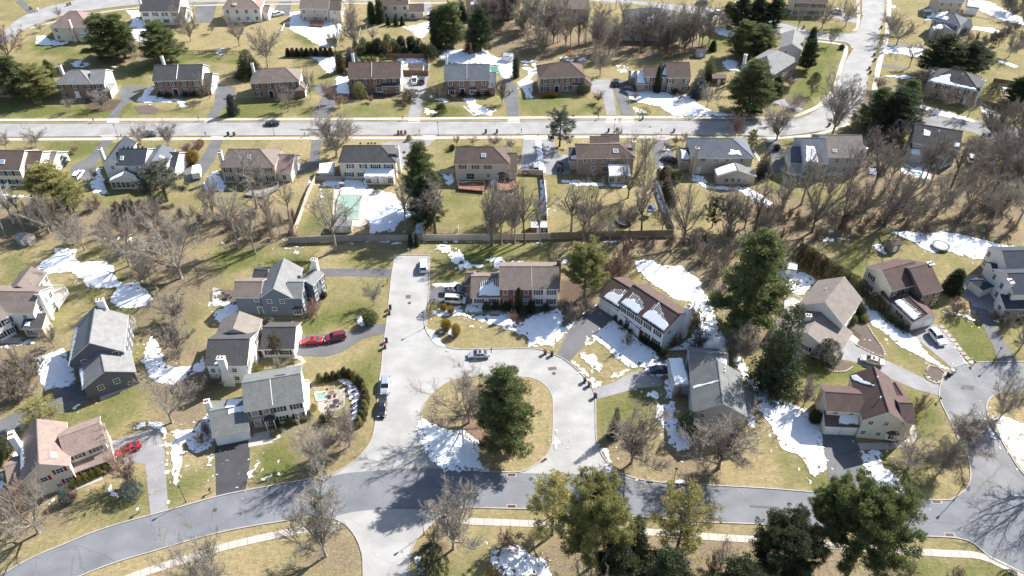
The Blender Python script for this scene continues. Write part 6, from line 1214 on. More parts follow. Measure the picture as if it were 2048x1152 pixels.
def conifer(seed, H, kind):
    R = random.Random(seed); BR = kind == 'broadpine'; segs = [(Vector((0,0,-.1)), Vector((0,0,H*.5)), H*.018+.05, H*.012), (Vector((0,0,H*.5)), Vector((0,0,H*.97)), H*.012, .03)]; cl = []; rd = []
    if kind in ('pine', 'broadpine'):
        lv = int(H*(1.35 if BR else 1.15)); Rm = H*(.42 if BR else .33)
        for i in range(lv):
            t = (.28 if BR else .10)+(.70 if BR else .88)*i/lv; prof = max(.25, math.sin(math.pi*min(1, .12+t*.86))**.55) if BR else max(.12, (1-t)**.6*min(1, .45+t*2.2)); n = R.randint(4, 6); a0 = R.random()*6.28
            for j in range(n):
                az = a0+j*6.28/n+R.uniform(-.3, .3); L = Rm*prof*R.uniform(.45, 1.2); L = max(L, .5); z = H*t+R.uniform(-.3, .3); e = Vector((math.cos(az)*L, math.sin(az)*L, z+L*(R.uniform(.2, .65) if BR else R.uniform(.05, .4)))); s = Vector((0, 0, z)); mid = s.lerp(e, .5)-Vector((0, 0, .1*L))
                segs += [(s, mid, .07, .045), (mid, e, .045, .02)]
                for k in range((7 if BR else 5)+int(L*(2.2 if BR else 1.8))):
                    u = .35+.65*R.random()**.6; c = (s.lerp(mid, u*2) if u < .5 else mid.lerp(e, u*2-1))+Vector((R.gauss(0, .4), R.gauss(0, .4), R.gauss(0, .25)+.15)); cl.append(c); rd.append(R.uniform(.35, .75))
        V, F = blades(cl, np.array(rd), 64 if not BR else 56, .29, seed, up=.6, flat=.38)
    elif kind == 'loose':
        lv = int(H*1.2); Rm = H*.34
        for i in range(lv):
            t = .2+.78*i/lv; prof = max(.25, math.sin(math.pi*min(1, t+.02))**.6); n = 4; a0 = R.random()*6.28
            for j in range(n):
                az = a0+j*6.28/n+R.uniform(-.4, .4); L = Rm*prof*R.uniform(.5, 1.1); z = H*t; e = Vector((math.cos(az)*L, math.sin(az)*L, z+L*R.uniform(.15, .5))); s = Vector((0, 0, z)); segs += [(s, e, .07, .02)]
                for k in range(3+int(L*.8)):
                    c = s.lerp(e, .45+.6*R.random())+Vector((R.gauss(0, .35), R.gauss(0, .35), R.gauss(0, .25))); cl.append(c); rd.append(R.uniform(.3, .65))
        V, F = blades(cl, np.array(rd), 46, .27, seed, up=.6, flat=.6)
    elif kind == 'spruce':
        lv = int(H*2.6); Rm = H*.24
        for i in range(lv):
            t = .04+.94*i/lv; L0 = Rm*(1-t)**.85+.25; n = max(4, int(L0*4.2)); a0 = R.random()*6.28
            for j in range(n):
                az = a0+j*6.28/n+R.uniform(-.2, .2); L = L0*R.uniform(.75, 1.12); z = H*t
                m = max(1, int(L/.75))
                for k in range(m): u = (k+1)/m; cl.append(Vector((math.cos(az)*L*u, math.sin(az)*L*u, z-.18*L*u*u+.1*R.random()))); rd.append(.36+.18*R.random())
        V, F = blades(cl, np.array(rd), 34, .28, seed, up=.1, flat=.5, droop=.1)
    elif kind in ('column', 'cone', 'ball', 'dome', 'mound'):
        Rr = {'column': .17, 'cone': .24, 'ball': .5, 'dome': .62, 'mound': .95}[kind]*H; n = int({'column': 150, 'cone': 170, 'ball': 120, 'dome': 130, 'mound': 150}[kind]); lump = [(R.random()*6.28, R.random(), R.uniform(-.16, .2)) for _ in range(9)]
        for i in range(n):
            u = (i+.5)/n; az = i*2.39996; inner = i % 3 == 0
            if kind == 'column': z = H*u; rr = Rr*min(1, (1-u)*3.2+.08)**.6*min(1, .7+u*2)
            elif kind == 'cone': z = H*u; rr = Rr*(1-u)**.75+.05
            elif kind == 'ball': c = 1-2*u; z = H*(.5+.48*c); rr = Rr*math.sqrt(max(0, 1-c*c))
            else: c = 1-u; z = H*(.08+.9*c); rr = Rr*math.sqrt(max(0, 1-c*c))
            w = 1
            for la, lu, am in lump: dd = math.cos(az-la)*math.exp(-((u-lu)*4)**2); w += am*max(0, dd)
            rr *= w*(.55 if inner else 1); z *= (.8 if inner else 1); cl.append(Vector((math.cos(az)*rr*.9, math.sin(az)*rr*.9, z*.96))); rd.append(max(.14, H*.05))
        sz = max(.12, min(.3, H*.055)); V, F = blades(cl, np.array(rd)*1.6, 42, sz, seed, up=.25, flat=.9)
    segs = segs if kind in ('pine', 'loose', 'spruce', 'broadpine') else [(Vector((0,0,-.1)), Vector((0,0,H*.8)), max(.04, H*.03), .02)]+[(Vector((0,0,.1)), Vector((math.cos(i)*H*.15, math.sin(i)*H*.15, H*.5)), .03, .01) for i in range(4)]
    v1, f1 = tubes_np(segs, 5); c = np.array(cl); return npmesh('trunk', v1, f1, [BARK['dark']]), npmesh('crown', V, F, [FOL['pine']]), float(V[:, 2].max()), 2*float(np.percentile(np.hypot(V[:, 0], V[:, 1]), 97))
def core_ball():   # dense inner wood of clipped shrubs
    pass
PROTO = {}
for k, H, n in (('broad', 10, 3), ('vase', 12, 3), ('tall', 16, 4), ('oak', 15, 3), ('shrub', 3, 2), ('round', 6, 2)): PROTO[k] = [bare_tree(11*i+len(k)*7+3, H, k) for i in range(n)]
for k, H, n in (('pine', 14, 3), ('broadpine', 14, 3), ('loose', 11, 2), ('spruce', 12, 2), ('column', 5, 2), ('cone', 4, 2), ('ball', 1.6, 2), ('dome', 2.2, 2), ('mound', 2.5, 2)): PROTO[k] = [conifer(5*i+len(k), H, k) for i in range(n)]
BAREK = ('broad', 'vase', 'tall', 'oak', 'shrub', 'round'); _ti = {}
NAMES = dict(broad='bare_tree', vase='bare_tree', tall='bare_tree', oak='bare_tree', shrub='bare_shrub', round='bare_tree', pine='pine_tree', broadpine='pine_tree', loose='pine_tree', spruce='spruce_tree', column='arborvitae', cone='small_conifer', ball='clipped_shrub', dome='evergreen_shrub', mound='evergreen_shrub')
COLW = dict(grey='grey', dark='dark', pale='pale', pink='rosy', brown='brown', white='whitish', pine='green', gold='yellow green', blue='blue', olive='olive', bronze='bronze', yew='dark', ochre='golden', lime='yellow green', greyg='grey green')
PHR = dict(broad='bare spreading tree', vase='bare fan shaped tree', tall='bare tall tree', oak='bare heavy limbed tree', shrub='leafless shrub', round='bare round crowned tree', pine='pine', broadpine='broad pine', loose='loose pine', spruce='pointed spruce', column='columnar evergreen', cone='small conifer', ball='round clipped shrub', dome='evergreen bush', mound='broad evergreen bush')
CATW = dict(shrub='shrub', ball='shrub', dome='shrub', mound='shrub')
def tree(kind, px, py, top=None, w=None, col=None, h=None, wm=None, label=None, group=None, rz=None, lean=None, world=None):
    g = G(px, py) if world is None else Vector((world[0], world[1], 0)); h = h or hfrom(px, py, top)*(.95 if kind in ('pine', 'spruce', 'broadpine') else 1); L = PROTO[kind]; i = _ti.get(kind, 0); _ti[kind] = i+1; t, c, H0, W0 = L[i % len(L)]
    wm = wm or (w/scale_at(px, py-0.4*(py-(top or py))) if w else W0*h/H0); sz = h/H0; sx = wm/W0*(1.06 if kind in BAREK else 1.06 if kind in ('pine', 'loose', 'spruce') else .9 if kind == 'broadpine' else 1.0)
    o = empty(NAMES[kind], (g.x, g.y, 0), rz if rz is not None else rnd.random()*6.28); o.scale = (sx, sx, sz)
    if lean: o.rotation_euler = (lean[0], lean[1], rnd.random()*6.28)
    col = col or ('grey' if kind in BAREK else 'pine'); a = link('trunk', t, o); b = link('crown', c, o)
    if kind in BAREK: paint(a, BARK[col]); paint(b, BARK['dbrown' if col in ('dark',) else col])
    else: paint(b, FOL[col])
    if label: tag(o, label, CATW.get(kind, 'tree'), group)
    else: auto(o, (('small ' if h < 6 and kind in ('broad', 'vase', 'round', 'pine', 'spruce') else 'big ' if h > 17 else '')+COLW[col]+' '+PHR[kind]), px, py, CATW.get(kind, 'tree'), group)
    return o
T = tree
LAND += [('planted circle', 980, 850), ('green pool', 697, 415), ('long fence', 850, 480), ('pavement at the bottom', 1300, 1065), ('road junction', 700, 1045), ('round trampoline', 1250, 440), ('snowy trampoline', 1880, 490), ('right hand island', 2015, 850), ('upper corner lawn', 1640, 150), ('lower right corner', 1960, 1120), ('bottom left pavement', 420, 1115), ('orange play tower', 1137, 110), ('left brush', 200, 440), ('top right road', 1745, 60)]
# planted circle and near trees
T('pine', 1008, 892, 720, 104, 'pine', label='big green pine in the middle of the planted circle'); T('vase', 938, 846, 730, 185, 'brown', label='bare fan shaped tree on the planted circle, left of its pine')
T('dome', 1025, 888, h=1.2, wm=3, col='bronze', label='low bronze bush at the foot of the circle pine')
T('vase', 1263, 926, 812, 155, 'brown'); T('spruce', 1228, 872, 812, 26, 'greyg'); T('vase', 1438, 936, 835, 175, 'brown'); T('mound', 1372, 866, 820, 44, 'yew'); T('shrub', 1357, 795, 772, 16, 'pink'); T('shrub', 1392, 850, 815, 60, 'brown') if 0 else None
T('vase', 1818, 934, 865, 130, 'brown'); T('vase', 1918, 886, 822, 130, 'brown'); T('vase', 1880, 945, 870, 80, 'brown'); T('shrub', 1832, 830, 785, 52, 'pink'); T('vase', 1998, 838, 735, 95, 'grey'); T('broad', 2038, 700, 630, 70, 'grey'); T('oak', 2085, 975, 850, 150, 'grey')
T('vase', 1607, 812, 752, 58, 'brown'); T('ball', 1627, 844, 820, 26, 'yew'); T('shrub', 1592, 806, 790, 20, 'brown'); T('spruce', 1545, 772, 600, 92, 'dark', label='big dark spruce standing left of the taupe roofed house'); T('pine', 1486, 652, 450, 128, 'pine', label='tallest dark green pine right of centre, behind the spruce'); T('vase', 1483, 722, 640, 80, 'brown'); T('shrub', 1460, 700, 660, 60, 'brown')
T('dome', 1648, 720, 680, 58, 'yew', label='round dark green bush at the taupe roofed garage'); T('dome', 1598, 692, 670, 26, 'yew'); T('dome', 1612, 700, 682, 16, 'yew'); T('ball', 1702, 645, 630, 22, 'pine'); T('ball', 1714, 630, 606, 26, 'yew'); T('ball', 1728, 640, 628, 20, 'olive'); T('mound', 1748, 614, 586, 40, 'yew')
for i in range(5): T('dome', 1765+i*11, 632+i*8, 616+i*8, 18, 'yew')
T('cone', 1902, 584, 538, 40, 'yew'); T('shrub', 1911, 628, 598, 56, 'pink'); T('mound', 1865, 606, 592, 30, 'olive'); T('shrub', 2012, 655, 620, 40, 'brown'); T('shrub', 1990, 640, 618, 22, 'pink')
for i in range(3): T('dome', 2010+i*13, 648, 636, 14, 'yew')
T('broadpine', 1168, 594, 480, 92, 'olive', label='bushy olive green pine right of the red shuttered colonial'); T('shrub', 1235, 560, 495, 70, 'pink'); T('shrub', 1215, 548, 515, 40, 'pink'); T('shrub', 1140, 640, 600, 45, 'brown'); T('shrub', 1170, 625, 585, 40, 'brown'); T('shrub', 1250, 520, 470, 60, 'pink')
for x, y in ((1405, 520), (1430, 560), (1440, 600), (1385, 500), (1445, 535), (1455, 480)): T('shrub', x, y, y-48, 48, 'brown')
T('shrub', 1385, 660, 600, 56, 'brown'); T('shrub', 1395, 700, 655, 60, 'dark'); T('shrub', 1350, 690, 665, 36, 'dark'); T('round', 1254, 694, 662, 32, 'dark'); T('dome', 1325, 714, 698, 20, 'yew')
for i in range(4): T('dome', 1230+i*10, 640+i*9, 630+i*9, 11, 'yew')
for i in range(6): T('ball', 1282+i*9, 682+i*5.6, 671+i*5.6, 12, 'yew')
T('column', 1037, 622, 573, 14, 'yew', label='slim dark columnar evergreen at the red shuttered colonial door'); T('cone', 1062, 622, 600, 18, 'dark'); T('dome', 973, 622, 602, 18, 'yew'); T('dome', 991, 617, 604, 18, 'yew'); T('dome', 1012, 620, 606, 22, 'yew'); T('dome', 1091, 622, 606, 22, 'yew'); T('round', 1026, 648, 622, 26, 'pink'); T('dome', 1046, 628, 612, 22, 'yew'); T('shrub', 938, 612, 560, 16, 'dark')
T('mound', 868, 622, 598, 30, 'pine'); T('ball', 889, 620, 607, 14, 'ochre'); T('ball', 902, 625, 611, 16, 'ochre'); T('ball', 893, 660, 638, 22, 'ochre'); T('ball', 912, 670, 647, 20, 'ochre')
T('broad', 748, 610, 560, 50, 'pale'); T('ball', 741, 646, 619, 32, 'pine'); T('shrub', 625, 630, 592, 44, 'pink'); 
for i in range(6): T('ball', 636-i*.9, 560+i*5, 553+i*5, 9, 'bronze')
T('ball', 622, 588, 576, 10, 'yew'); T('ball', 648, 594, 583, 14, 'yew')
T('loose', 556, 714, 668, 28, 'bronze'); T('ball', 508, 748, 726, 28, 'lime'); T('shrub', 560, 740, 712, 40, 'pale'); T('shrub', 585, 724, 710, 26, 'brown'); T('shrub', 545, 658, 640, 34, 'brown')
T('vase', 641, 928, 838, 115, 'pale', label='pale barked bare tree on the lawn before the stone fronted colonial'); T('vase', 700, 892, 815, 85, 'brown'); T('round', 690, 870, 830, 46, 'brown')
for i, (x, y) in enumerate([(640,754),(655,752),(668,750),(680,747),(690,746),(700,748),(710,753),(718,760),(725,768),(730,778),(732,789),(732,800),(731,811),(729,822),(725,832),(719,842)]): T('cone', x, y+8, y-8-(4 if i > 3 else 0), 15, 'bronze' if i % 3 else 'olive', group='evergreen hedge round the patio garden', label='clipped conifer of the curved hedge round the patio garden')
for x, y, c in ((575,845,'lime'),(585,842,'lime'),(597,838,'ochre'),(607,836,'olive'),(620,832,'yew'),(645,838,'yew'),(555,848,'yew'),(548,868,'bronze'),(628,815,'ochre')): T('dome', x, y+4, y-8, 15, c)
T('shrub', 660, 840, 815, 44, 'dark'); T('shrub', 690, 835, 815, 30, 'brown'); T('shrub', 415, 870, 835, 30, 'dark'); T('shrub', 405, 885, 860, 40, 'brown'); T('shrub', 420, 775, 745, 60, 'brown')
T('oak', 344, 845, 735, 140, 'grey', label='wide many stemmed bare tree behind the red sedan driveway'); T('round', 350, 640, 585, 84, 'grey'); T('round', 356, 705, 640, 86, 'dark'); T('broad', 360, 728, 690, 50, 'brown')
T('broad', 108, 694, 650, 44, 'brown'); T('loose', 90, 846, 803, 78, 'gold', label='yellow green conifer behind the rosy roofed house chimney'); T('pine', 5, 925, 862, 46, 'yew'); T('round', 258, 968, 905, 78, 'pink'); T('dome', 267, 990, 962, 46, 'blue', label='round blue spruce bush in the bed by the pale driveway'); T('dome', 135, 1002, 978, 30, 'blue'); T('oak', 78, 1066, 958, 155, 'grey'); T('round', 45, 1040, 970, 90, 'pink'); T('shrub', 150, 1000, 975, 30, 'pink')
for i in range(7): T('dome', 150+i*13, 972-i*6, 957-i*6, 17, 'lime')
for x, y in ((20,760),(40,735),(10,790),(60,760),(75,740),(30,800),(55,790),(0,740)): T('shrub', x, y, y-42, 50, 'brown')
# trees along the bottom edge
T('vase', 652, 1112, 965, 150, 'pale', label='pale bare tree left of the road junction, above the pavement'); T('vase', 425, 1180, 1050, 150, 'pale'); T('vase', 907, 1098, 962, 140, 'pale'); T('mound', 868, 1150, 1088, 66, 'yew'); T('mound', 992, 1165, 1134, 46, 'ochre'); T('shrub', 1015, 1095, 1055, 56, 'pink'); T('shrub', 870, 1085, 1045, 50, 'brown')
T('loose', 1104, 1070, 955, 95, 'gold', label='yellow green pine, leftmost of the pines along the bottom pavement'); T('broadpine', 1180, 1135, 955, 150, 'olive', label='large olive pine second from left along the bottom pavement'); T('spruce', 1262, 1128, 1028, 70, 'dark'); T('loose', 1352, 1105, 985, 115, 'gold', label='loose golden pine standing alone over the bottom pavement'); T('broadpine', 1545, 1165, 1032, 150, 'dark', label='darkest bushy conifer at the bottom right'); T('broadpine', 1640, 1092, 955, 110, 'pine'); T('broadpine', 1694, 1150, 965, 170, 'pine', label='broadest green pine at the bottom right')
T('pine', 1225, 1195, 1090, 90, 'dark'); T('shrub', 1425, 1150, 1100, 60, 'pink'); T('shrub', 1815, 1148, 1120, 44, 'pink'); T('shrub', 1910, 1162, 1135, 40, 'pink'); T('tall', 1435, 1150, 1075, 50, 'pale'); T('mound', 2010, 1165, 1142, 40, 'yew'); T('round', 1185, 1225, 1120, 100, 'brown'); T('pine', 1320, 1215, 1100, 110, 'dark'); T('pine', 1450, 1240, 1120, 110, 'dark')
# back yard row of tall bare trees, left to right
for x, y, t, w, k, c in ((28,446,368,66,'tall','white'),(10,470,395,50,'tall','pale'),(100,466,395,80,'oak','pale'),(170,500,410,90,'oak','grey'),(259,532,398,120,'oak','grey'),(362,556,425,150,'oak','grey'),(300,480,400,80,'broad','brown'),(478,496,372,95,'tall','grey'),(511,508,395,65,'tall','grey'),(514,416,295,85,'tall','grey'),(578,438,362,55,'tall','grey'),
    (430,440,350,70,'broad','grey'),(540,470,370,60,'tall','brown'),(672,502,372,110,'tall','grey'),(871,468,352,100,'tall','dark'),(812,460,368,66,'tall','grey'),(822,410,325,60,'broad','grey'),(985,492,368,75,'tall','dark'),(1003,488,362,70,'tall','grey'),(1030,487,385,60,'tall','grey'),(1050,488,358,85,'tall','dark'),(1080,493,380,65,'tall','grey'),(1024,482,395,45,'tall','grey'),
    (1178,452,335,90,'oak','dark'),(1142,466,360,85,'tall','grey'),(1164,484,400,60,'tall','dark'),(1283,464,360,80,'tall','dark'),(1324,464,398,56,'broad','dark'),(1367,486,345,95,'oak','dark'),(1458,462,375,75,'vase','dark'),(1419,416,372,46,'tall','grey'),(1256,396,285,70,'oak','dark'),(1289,404,280,70,'oak','grey'),(1219,492,440,45,'tall','grey'),(1489,456,380,80,'oak','dark'),
    (1507,468,350,80,'tall','dark'),(1624,464,325,100,'oak','dark'),(1680,458,325,120,'oak','dark'),(1768,452,300,130,'oak','dark'),(1735,401,278,75,'tall','dark'),(1693,390,272,70,'tall','grey'),(1602,410,295,70,'tall','grey'),(1768,387,278,60,'tall','grey'),(1832,376,268,60,'tall','grey'),(1846,371,262,55,'tall','dark'),(1857,375,258,60,'tall','grey'),(1902,375,270,75,'tall','dark'),
    (1930,378,280,60,'tall','grey'),(2032,452,345,80,'tall','grey'),(1873,432,338,85,'broad','grey'),(1930,428,330,90,'broad','brown'),(1985,440,340,90,'oak','grey'),(1560,440,330,70,'tall','grey'),(1530,470,385,60,'broad','brown'),(1650,420,330,70,'tall','brown'),(1720,445,350,80,'broad','brown'),(1810,450,350,80,'broad','brown'),(1985,385,270,80,'oak','dark'),(2030,390,260,90,'oak','brown'),(1960,340,250,80,'oak','brown'),(2020,320,225,90,'oak','grey')): T(k, x, y, t, w, c)
T('cone', 822, 492, 466, 11, 'dark', label='small dark evergreen at the fence corner, left of a pair'); T('cone', 834, 492, 465, 11, 'dark', label='small dark evergreen at the fence corner, right of a pair')
T('pine', 846, 425, 270, 62, 'pine', label='tall narrow pine right of the charcoal hip roofed house'); T('pine', 856, 455, 340, 60, 'dark'); T('loose', 1119, 293, 218, 56, 'greyg', label='grey green loose pine overhanging the upper street'); T('pine', 118, 418, 322, 88, 'gold'); T('loose', 150, 425, 365, 60, 'olive'); T('loose', 335, 402, 325, 88, 'greyg'); T('loose', 1424, 455, 392, 44, 'dark'); T('pine', 305, 375, 350, 40, 'olive')
T('spruce', 1525, 352, 297, 34, 'greyg'); T('loose', 1500, 300, 258, 22, 'olive'); T('round', 885, 415, 372, 30, 'pink') if 0 else None
for i in range(9): T('cone', 1341-i*1.6, 410-i*7, 388-i*7, 20, 'bronze')
# dark hedge beside the grey shed
for i in range(11): T('dome', 1600+i*11.5, 522+i*7.2+(i % 2)*4, 486+i*7.2, 36, 'bronze' if i % 2 else 'yew', group='overgrown dark hedge behind the taupe roofed house', label='dark bushy evergreen in the hedge behind the taupe roofed house')
# street side trees below the upper street
for x, y, t, w, k, c in ((282,287,238,52,'vase','grey'),(337,290,238,58,'vase','grey'),(74,294,253,56,'broad','grey'),(14,299,262,46,'broad','grey'),(673,313,213,108,'vase','grey'),(694,285,230,46,'vase','grey'),(913,291,268,18,'broad','pink'),(945,290,272,28,'broad','pink'),(1236,277,253,22,'broad','grey'),(1470,275,220,46,'round','pink'),(1553,280,203,90,'vase','grey'),(1664,270,138,108,'vase','grey'),(1365,290,262,22,'broad','pink'),(1290,345,265,60,'tall','grey'),(1262,310,262,40,'tall','grey'),
    (536,134,42,75,'broad','grey'),(479,92,24,58,'broad','grey'),(382,82,-12,72,'vase','grey'),(299,124,64,44,'tall','grey'),(272,118,75,28,'tall','grey'),(425,66,44,18,'broad','pink'),(120,37,12,20,'broad','grey'),(82,64,44,22,'broad','grey'),(25,128,34,84,'broad','pink'),(710,95,-14,66,'vase','grey'),(672,107,48,46,'broad','grey'),(745,90,50,36,'tall','grey'),(577,222,170,52,'broad','grey'),(622,197,138,34,'broad','grey'),(660,208,160,34,'round','pink'),(680,214,185,34,'round','pink'),
    (420,197,138,40,'broad','grey'),(142,223,193,30,'broad','grey'),(205,217,178,46,'round','grey'),(1004,207,150,46,'round','dark'),(1200,152,82,52,'broad','grey'),(1414,215,160,56,'broad','pale'),(1595,60,0,36,'broad','grey'),(1643,58,0,50,'broad','grey'),(1690,54,-5,54,'broad','grey'),(1660,92,56,24,'broad','grey'),(1592,214,186,42,'round','grey'),(1623,192,165,26,'broad','dark'),(1793,90,32,74,'broad','grey'),(1818,135,78,34,'tall','grey'),(2017,114,58,46,'broad','grey'),(1852,203,160,32,'broad','brown'),
    (1887,215,168,42,'round','brown'),(1935,235,182,46,'broad','brown'),(1780,68,25,60,'round','grey'),(1580,172,155,30,'round','pink'),(1840,180,130,44,'round','brown'),(1540,250,225,16,'broad','pink'),(600,70,30,1,'broad','grey')):
    if w > 5: T(k, x, y, t, w, c)
for x, y, t, w, k, c in ((219,116,22,76,'pine','pine'),(251,116,22,62,'pine','pine'),(328,124,36,68,'pine','pine'),(42,194,106,62,'pine','pine'),(85,197,126,70,'pine','olive'),(105,158,116,22,'pine','pine'),(500,152,96,52,'spruce','dark'),(468,228,186,24,'cone','greyg'),(892,92,4,50,'pine','pine'),(906,94,-2,42,'pine','pine'),(873,96,14,26,'column','dark'),(944,102,34,30,'spruce','dark'),(962,102,8,44,'pine','dark'),(925,40,2,16,'cone','dark'),
    (703,128,92,30,'spruce','blue'),(683,143,104,20,'column','bronze'),(722,194,163,30,'dome','olive'),(885,226,204,18,'dome','yew'),(878,217,205,12,'ball','olive'),(1313,185,128,14,'cone','yew'),(1395,192,135,34,'spruce','blue'),(1417,158,108,28,'spruce','pine'),(1494,224,112,88,'pine','pine'),(1483,114,36,60,'pine','pine'),(1517,112,44,60,'pine','pine'),(1452,54,0,34,'pine','pine'),(1478,57,-10,44,'pine','dark'),(1512,52,-12,44,'pine','dark'),(1545,50,-12,50,'pine','dark'),
    (1032,155,112,15,'column','dark'),(1425,101,80,16,'cone','dark'),(1615,114,50,24,'cone','dark'),(1612,140,74,34,'pine','dark'),(1630,162,144,22,'dome','yew'),(1550,192,150,28,'cone','dark'),(1870,152,62,78,'pine','dark'),(1930,148,78,64,'pine','dark'),(1905,150,85,40,'pine','pine'),(1865,95,45,34,'round','brown'),(1745,250,168,60,'pine','pine'),(1782,262,170,84,'pine','dark'),(1810,215,155,44,'pine','pine'),(2030,205,150,50,'pine','dark'),(2045,90,40,40,'shrub','brown'),(1098,208,150,1,'dome','yew'),
    (1070,188,163,20,'shrub','dark'),(1165,188,165,26,'dome','dark'),(1197,205,180,28,'round','pink'),(1198,224,212,20,'round','pink'),(1222,200,190,1,'ball','yew'),(1290,224,214,26,'mound','olive'),(1270,200,184,24,'round','pink'),(1358,202,186,26,'round','dark'),(1683,98,88,12,'ball','yew'),(50,182,168,20,'dome','yew'),(740,205,190,22,'round','pink'),(820,200,180,44,'loose','greyg'),(810,216,202,16,'round','pink'),(908,200,186,20,'round','pink'),(875,200,165,34,'round','dark'),(560,206,190,20,'round','dark'),
    (375,309,283,32,'round','pink'),(397,306,280,30,'round','pink'),(387,326,298,26,'ball','ochre'),(402,292,278,16,'ball','ochre'),(150,306,290,26,'round','pink'),(128,330,308,22,'pine','greyg'),(190,358,335,20,'round','dark'),(215,372,358,16,'round','pink'),(990,292,270,40,'round','pink'),(1020,300,275,30,'round','grey'),(818,281,270,14,'dome','yew'),(1332,300,284,18,'round','dark'),(1350,290,270,20,'round','pink'),(1553,300,288,14,'ball','yew'),(1600,345,318,1,'ball','yew'),(1350,362,338,26,'pine','olive'),(1335,350,330,24,'mound','olive'),
    (754,386,372,18,'dome','yew'),(905,300,288,12,'ball','yew'),(1755,180,150,40,'round','brown'),(1840,240,205,60,'round','brown'),(1720,258,215,50,'loose','olive'),(1740,300,255,50,'round','brown'),(1770,330,280,60,'round','dark'),(1790,290,240,60,'round','brown'),(1980,100,85,1,'ball','yew'),(1960,120,95,50,'pine','dark'),(1985,190,165,40,'dome','dark'),(2020,240,195,50,'round','brown')):
    if w > 5: T(k, x, y, t, w, c)
for i in range(10): T('cone', 577+i*9.4, 112, 95, 12, 'bronze' if i % 2 else 'yew', group='row of small conifers beside the snowy yard', label='small dark conifer in the even row below the snowy top yard')
for x, y, t, w in ((712,103,80,16),(728,106,72,24),(741,104,82,20),(757,107,75,22),(776,99,66,22),(768,106,80,24),(790,105,76,20),(803,100,70,18),(796,108,84,18),(823,99,71,20),(838,102,75,18),(848,112,84,24),(862,118,86,28),(833,110,92,16),(722,110,95,20),(809,112,92,14)): T('column' if x % 2 else 'dome', x, y, t, w, 'dark' if x % 3 else 'bronze', group='dense dark evergreens behind the brown gabled house', label='dark clipped evergreen in the dense clump behind the brown gabled brick house')
for x, y, t, w in ((745,47,0,17),(761,46,-6,17)): T('column', x, y, t, w, 'dark')
for x in (777, 792, 805): T('cone', x, 50, 31, 10, 'dark')
for x in (727, 738, 748): T('ball', x, 124, 112, 11, 'olive')
for x in (765, 767): T('dome', x, 124-(x == 767)*16, 106-(x == 767)*12, 14, 'dark')
for i in range(4): T('ball', 1090+i*7, 194, 184, 10, 'ochre' if i else 'lime')
for h_ in ((322, 190), (336, 192), (372, 190), (388, 190), (925, 190), (955, 190), (975, 188), (905, 190), (1350, 184), (1380, 180), (1570, 183)): T('dome', h_[0], h_[1]+2, h_[1]-7, 16, 'yew')
# woods: trees nothing tells apart
def wood(poly, n, kinds, label, group, hs, cols, seed):
    pg = PX(poly); R = random.Random(seed); xs = [p[0] for p in pg]; ys = [p[1] for p in pg]; k = 0; used = []
    while k < n:
        x, y = R.uniform(min(xs), max(xs)), R.uniform(min(ys), max(ys))
        if sdist(np.array([x]), np.array([y]), pg)[0] < 0: continue
        if any(abs(x-a)+2*abs(y-b) < 7 for a, b in used): 
            if R.random() < .9: continue
        used.append((x, y)); k += 1; kd = R.choice(kinds); hh = R.uniform(*hs); T(kd, x, y, h=hh, wm=hh*R.uniform(.34, .5) if kd == 'tall' else hh*R.uniform(.6, 1.1), col=R.choice(cols), label=label, group=group)
wood("960,72 1030,60 1062,104 1230,112 1385,116 1435,96 1405,62 1310,66 1245,78 1160,80 1085,62 1020,35 960,45", 58, ['tall', 'tall', 'vase'], 'slender bare tree in the wood behind the hip roofed brick houses', 'bare trees of the upper wood', (12, 18), ['grey', 'dark', 'grey', 'brown'], 4)
wood("780,-30 1100,-28 1250,20 1200,60 1000,30 930,45 860,10 780,0", 14, ['tall', 'broad'], 'bare tree among the houses at the very top of the picture', 'bare trees beyond the top row of houses', (10, 15), ['grey', 'brown'], 5)
wood("20,420 150,410 300,420 420,430 590,430 600,480 450,485 300,470 150,470 20,460", 50, ['shrub'], 'leafless brush bush in the tangle behind the left back yards', 'brush behind the left back yards', (2.5, 5), ['brown', 'grey', 'dark', 'pink'], 6)
wood("1480,440 1560,400 1700,430 1860,420 2048,380 2048,475 1900,478 1780,462 1600,490 1500,500", 46, ['shrub'], 'leafless brush in the thicket below the right back yards', 'brush below the right back yards', (2.5, 5), ['brown', 'grey', 'pink'], 7)
wood("1240,478 1480,486 1470,520 1380,500 1240,492", 16, ['shrub'], 'low leafless brush below the brown board fence', 'brush below the brown fence', (2, 3.5), ['brown', 'pink'], 8)
wood("1950,270 2060,260 2070,430 1985,430 1960,360", 16, ['oak', 'broad', 'round'], 'dense dark bare tree at the right edge of the picture', 'dense dark trees at the right edge', (8, 13), ['dark', 'brown'], 9)
wood("1965,0 2048,15 2048,60 1985,20", 8, ['broad', 'round'], 'bare tree in the snowy corner at top right', 'bare trees in the top right corner', (6, 10), ['dark', 'brown'], 10)
wood("1700,245 1800,262 1810,330 1750,335 1700,290", 13, ['round', 'shrub', 'tall'], 'leafless tree in the thicket between the two grey houses', 'thicket between the two grey houses', (4, 9), ['brown', 'dark', 'grey'], 12)
wood("1920,65 1990,75 2040,55 2030,75 1960,95 1920,80", 14, ['shrub'], 'brown shrub in the hedge right of the complicated snowy roofed house', 'hedge at upper right', (3, 5), ['brown', 'bronze' if 0 else 'dark'], 13)
wood("20,430 160,440 300,450 440,460 600,455 600,500 440,520 420,590 300,590 200,500 20,500", 14, ['tall', 'tall', 'vase'], 'grey bare tree in the tree belt behind the left back yards', 'tree belt behind the left back yards', (8, 12), ['grey', 'brown', 'pale'], 15)
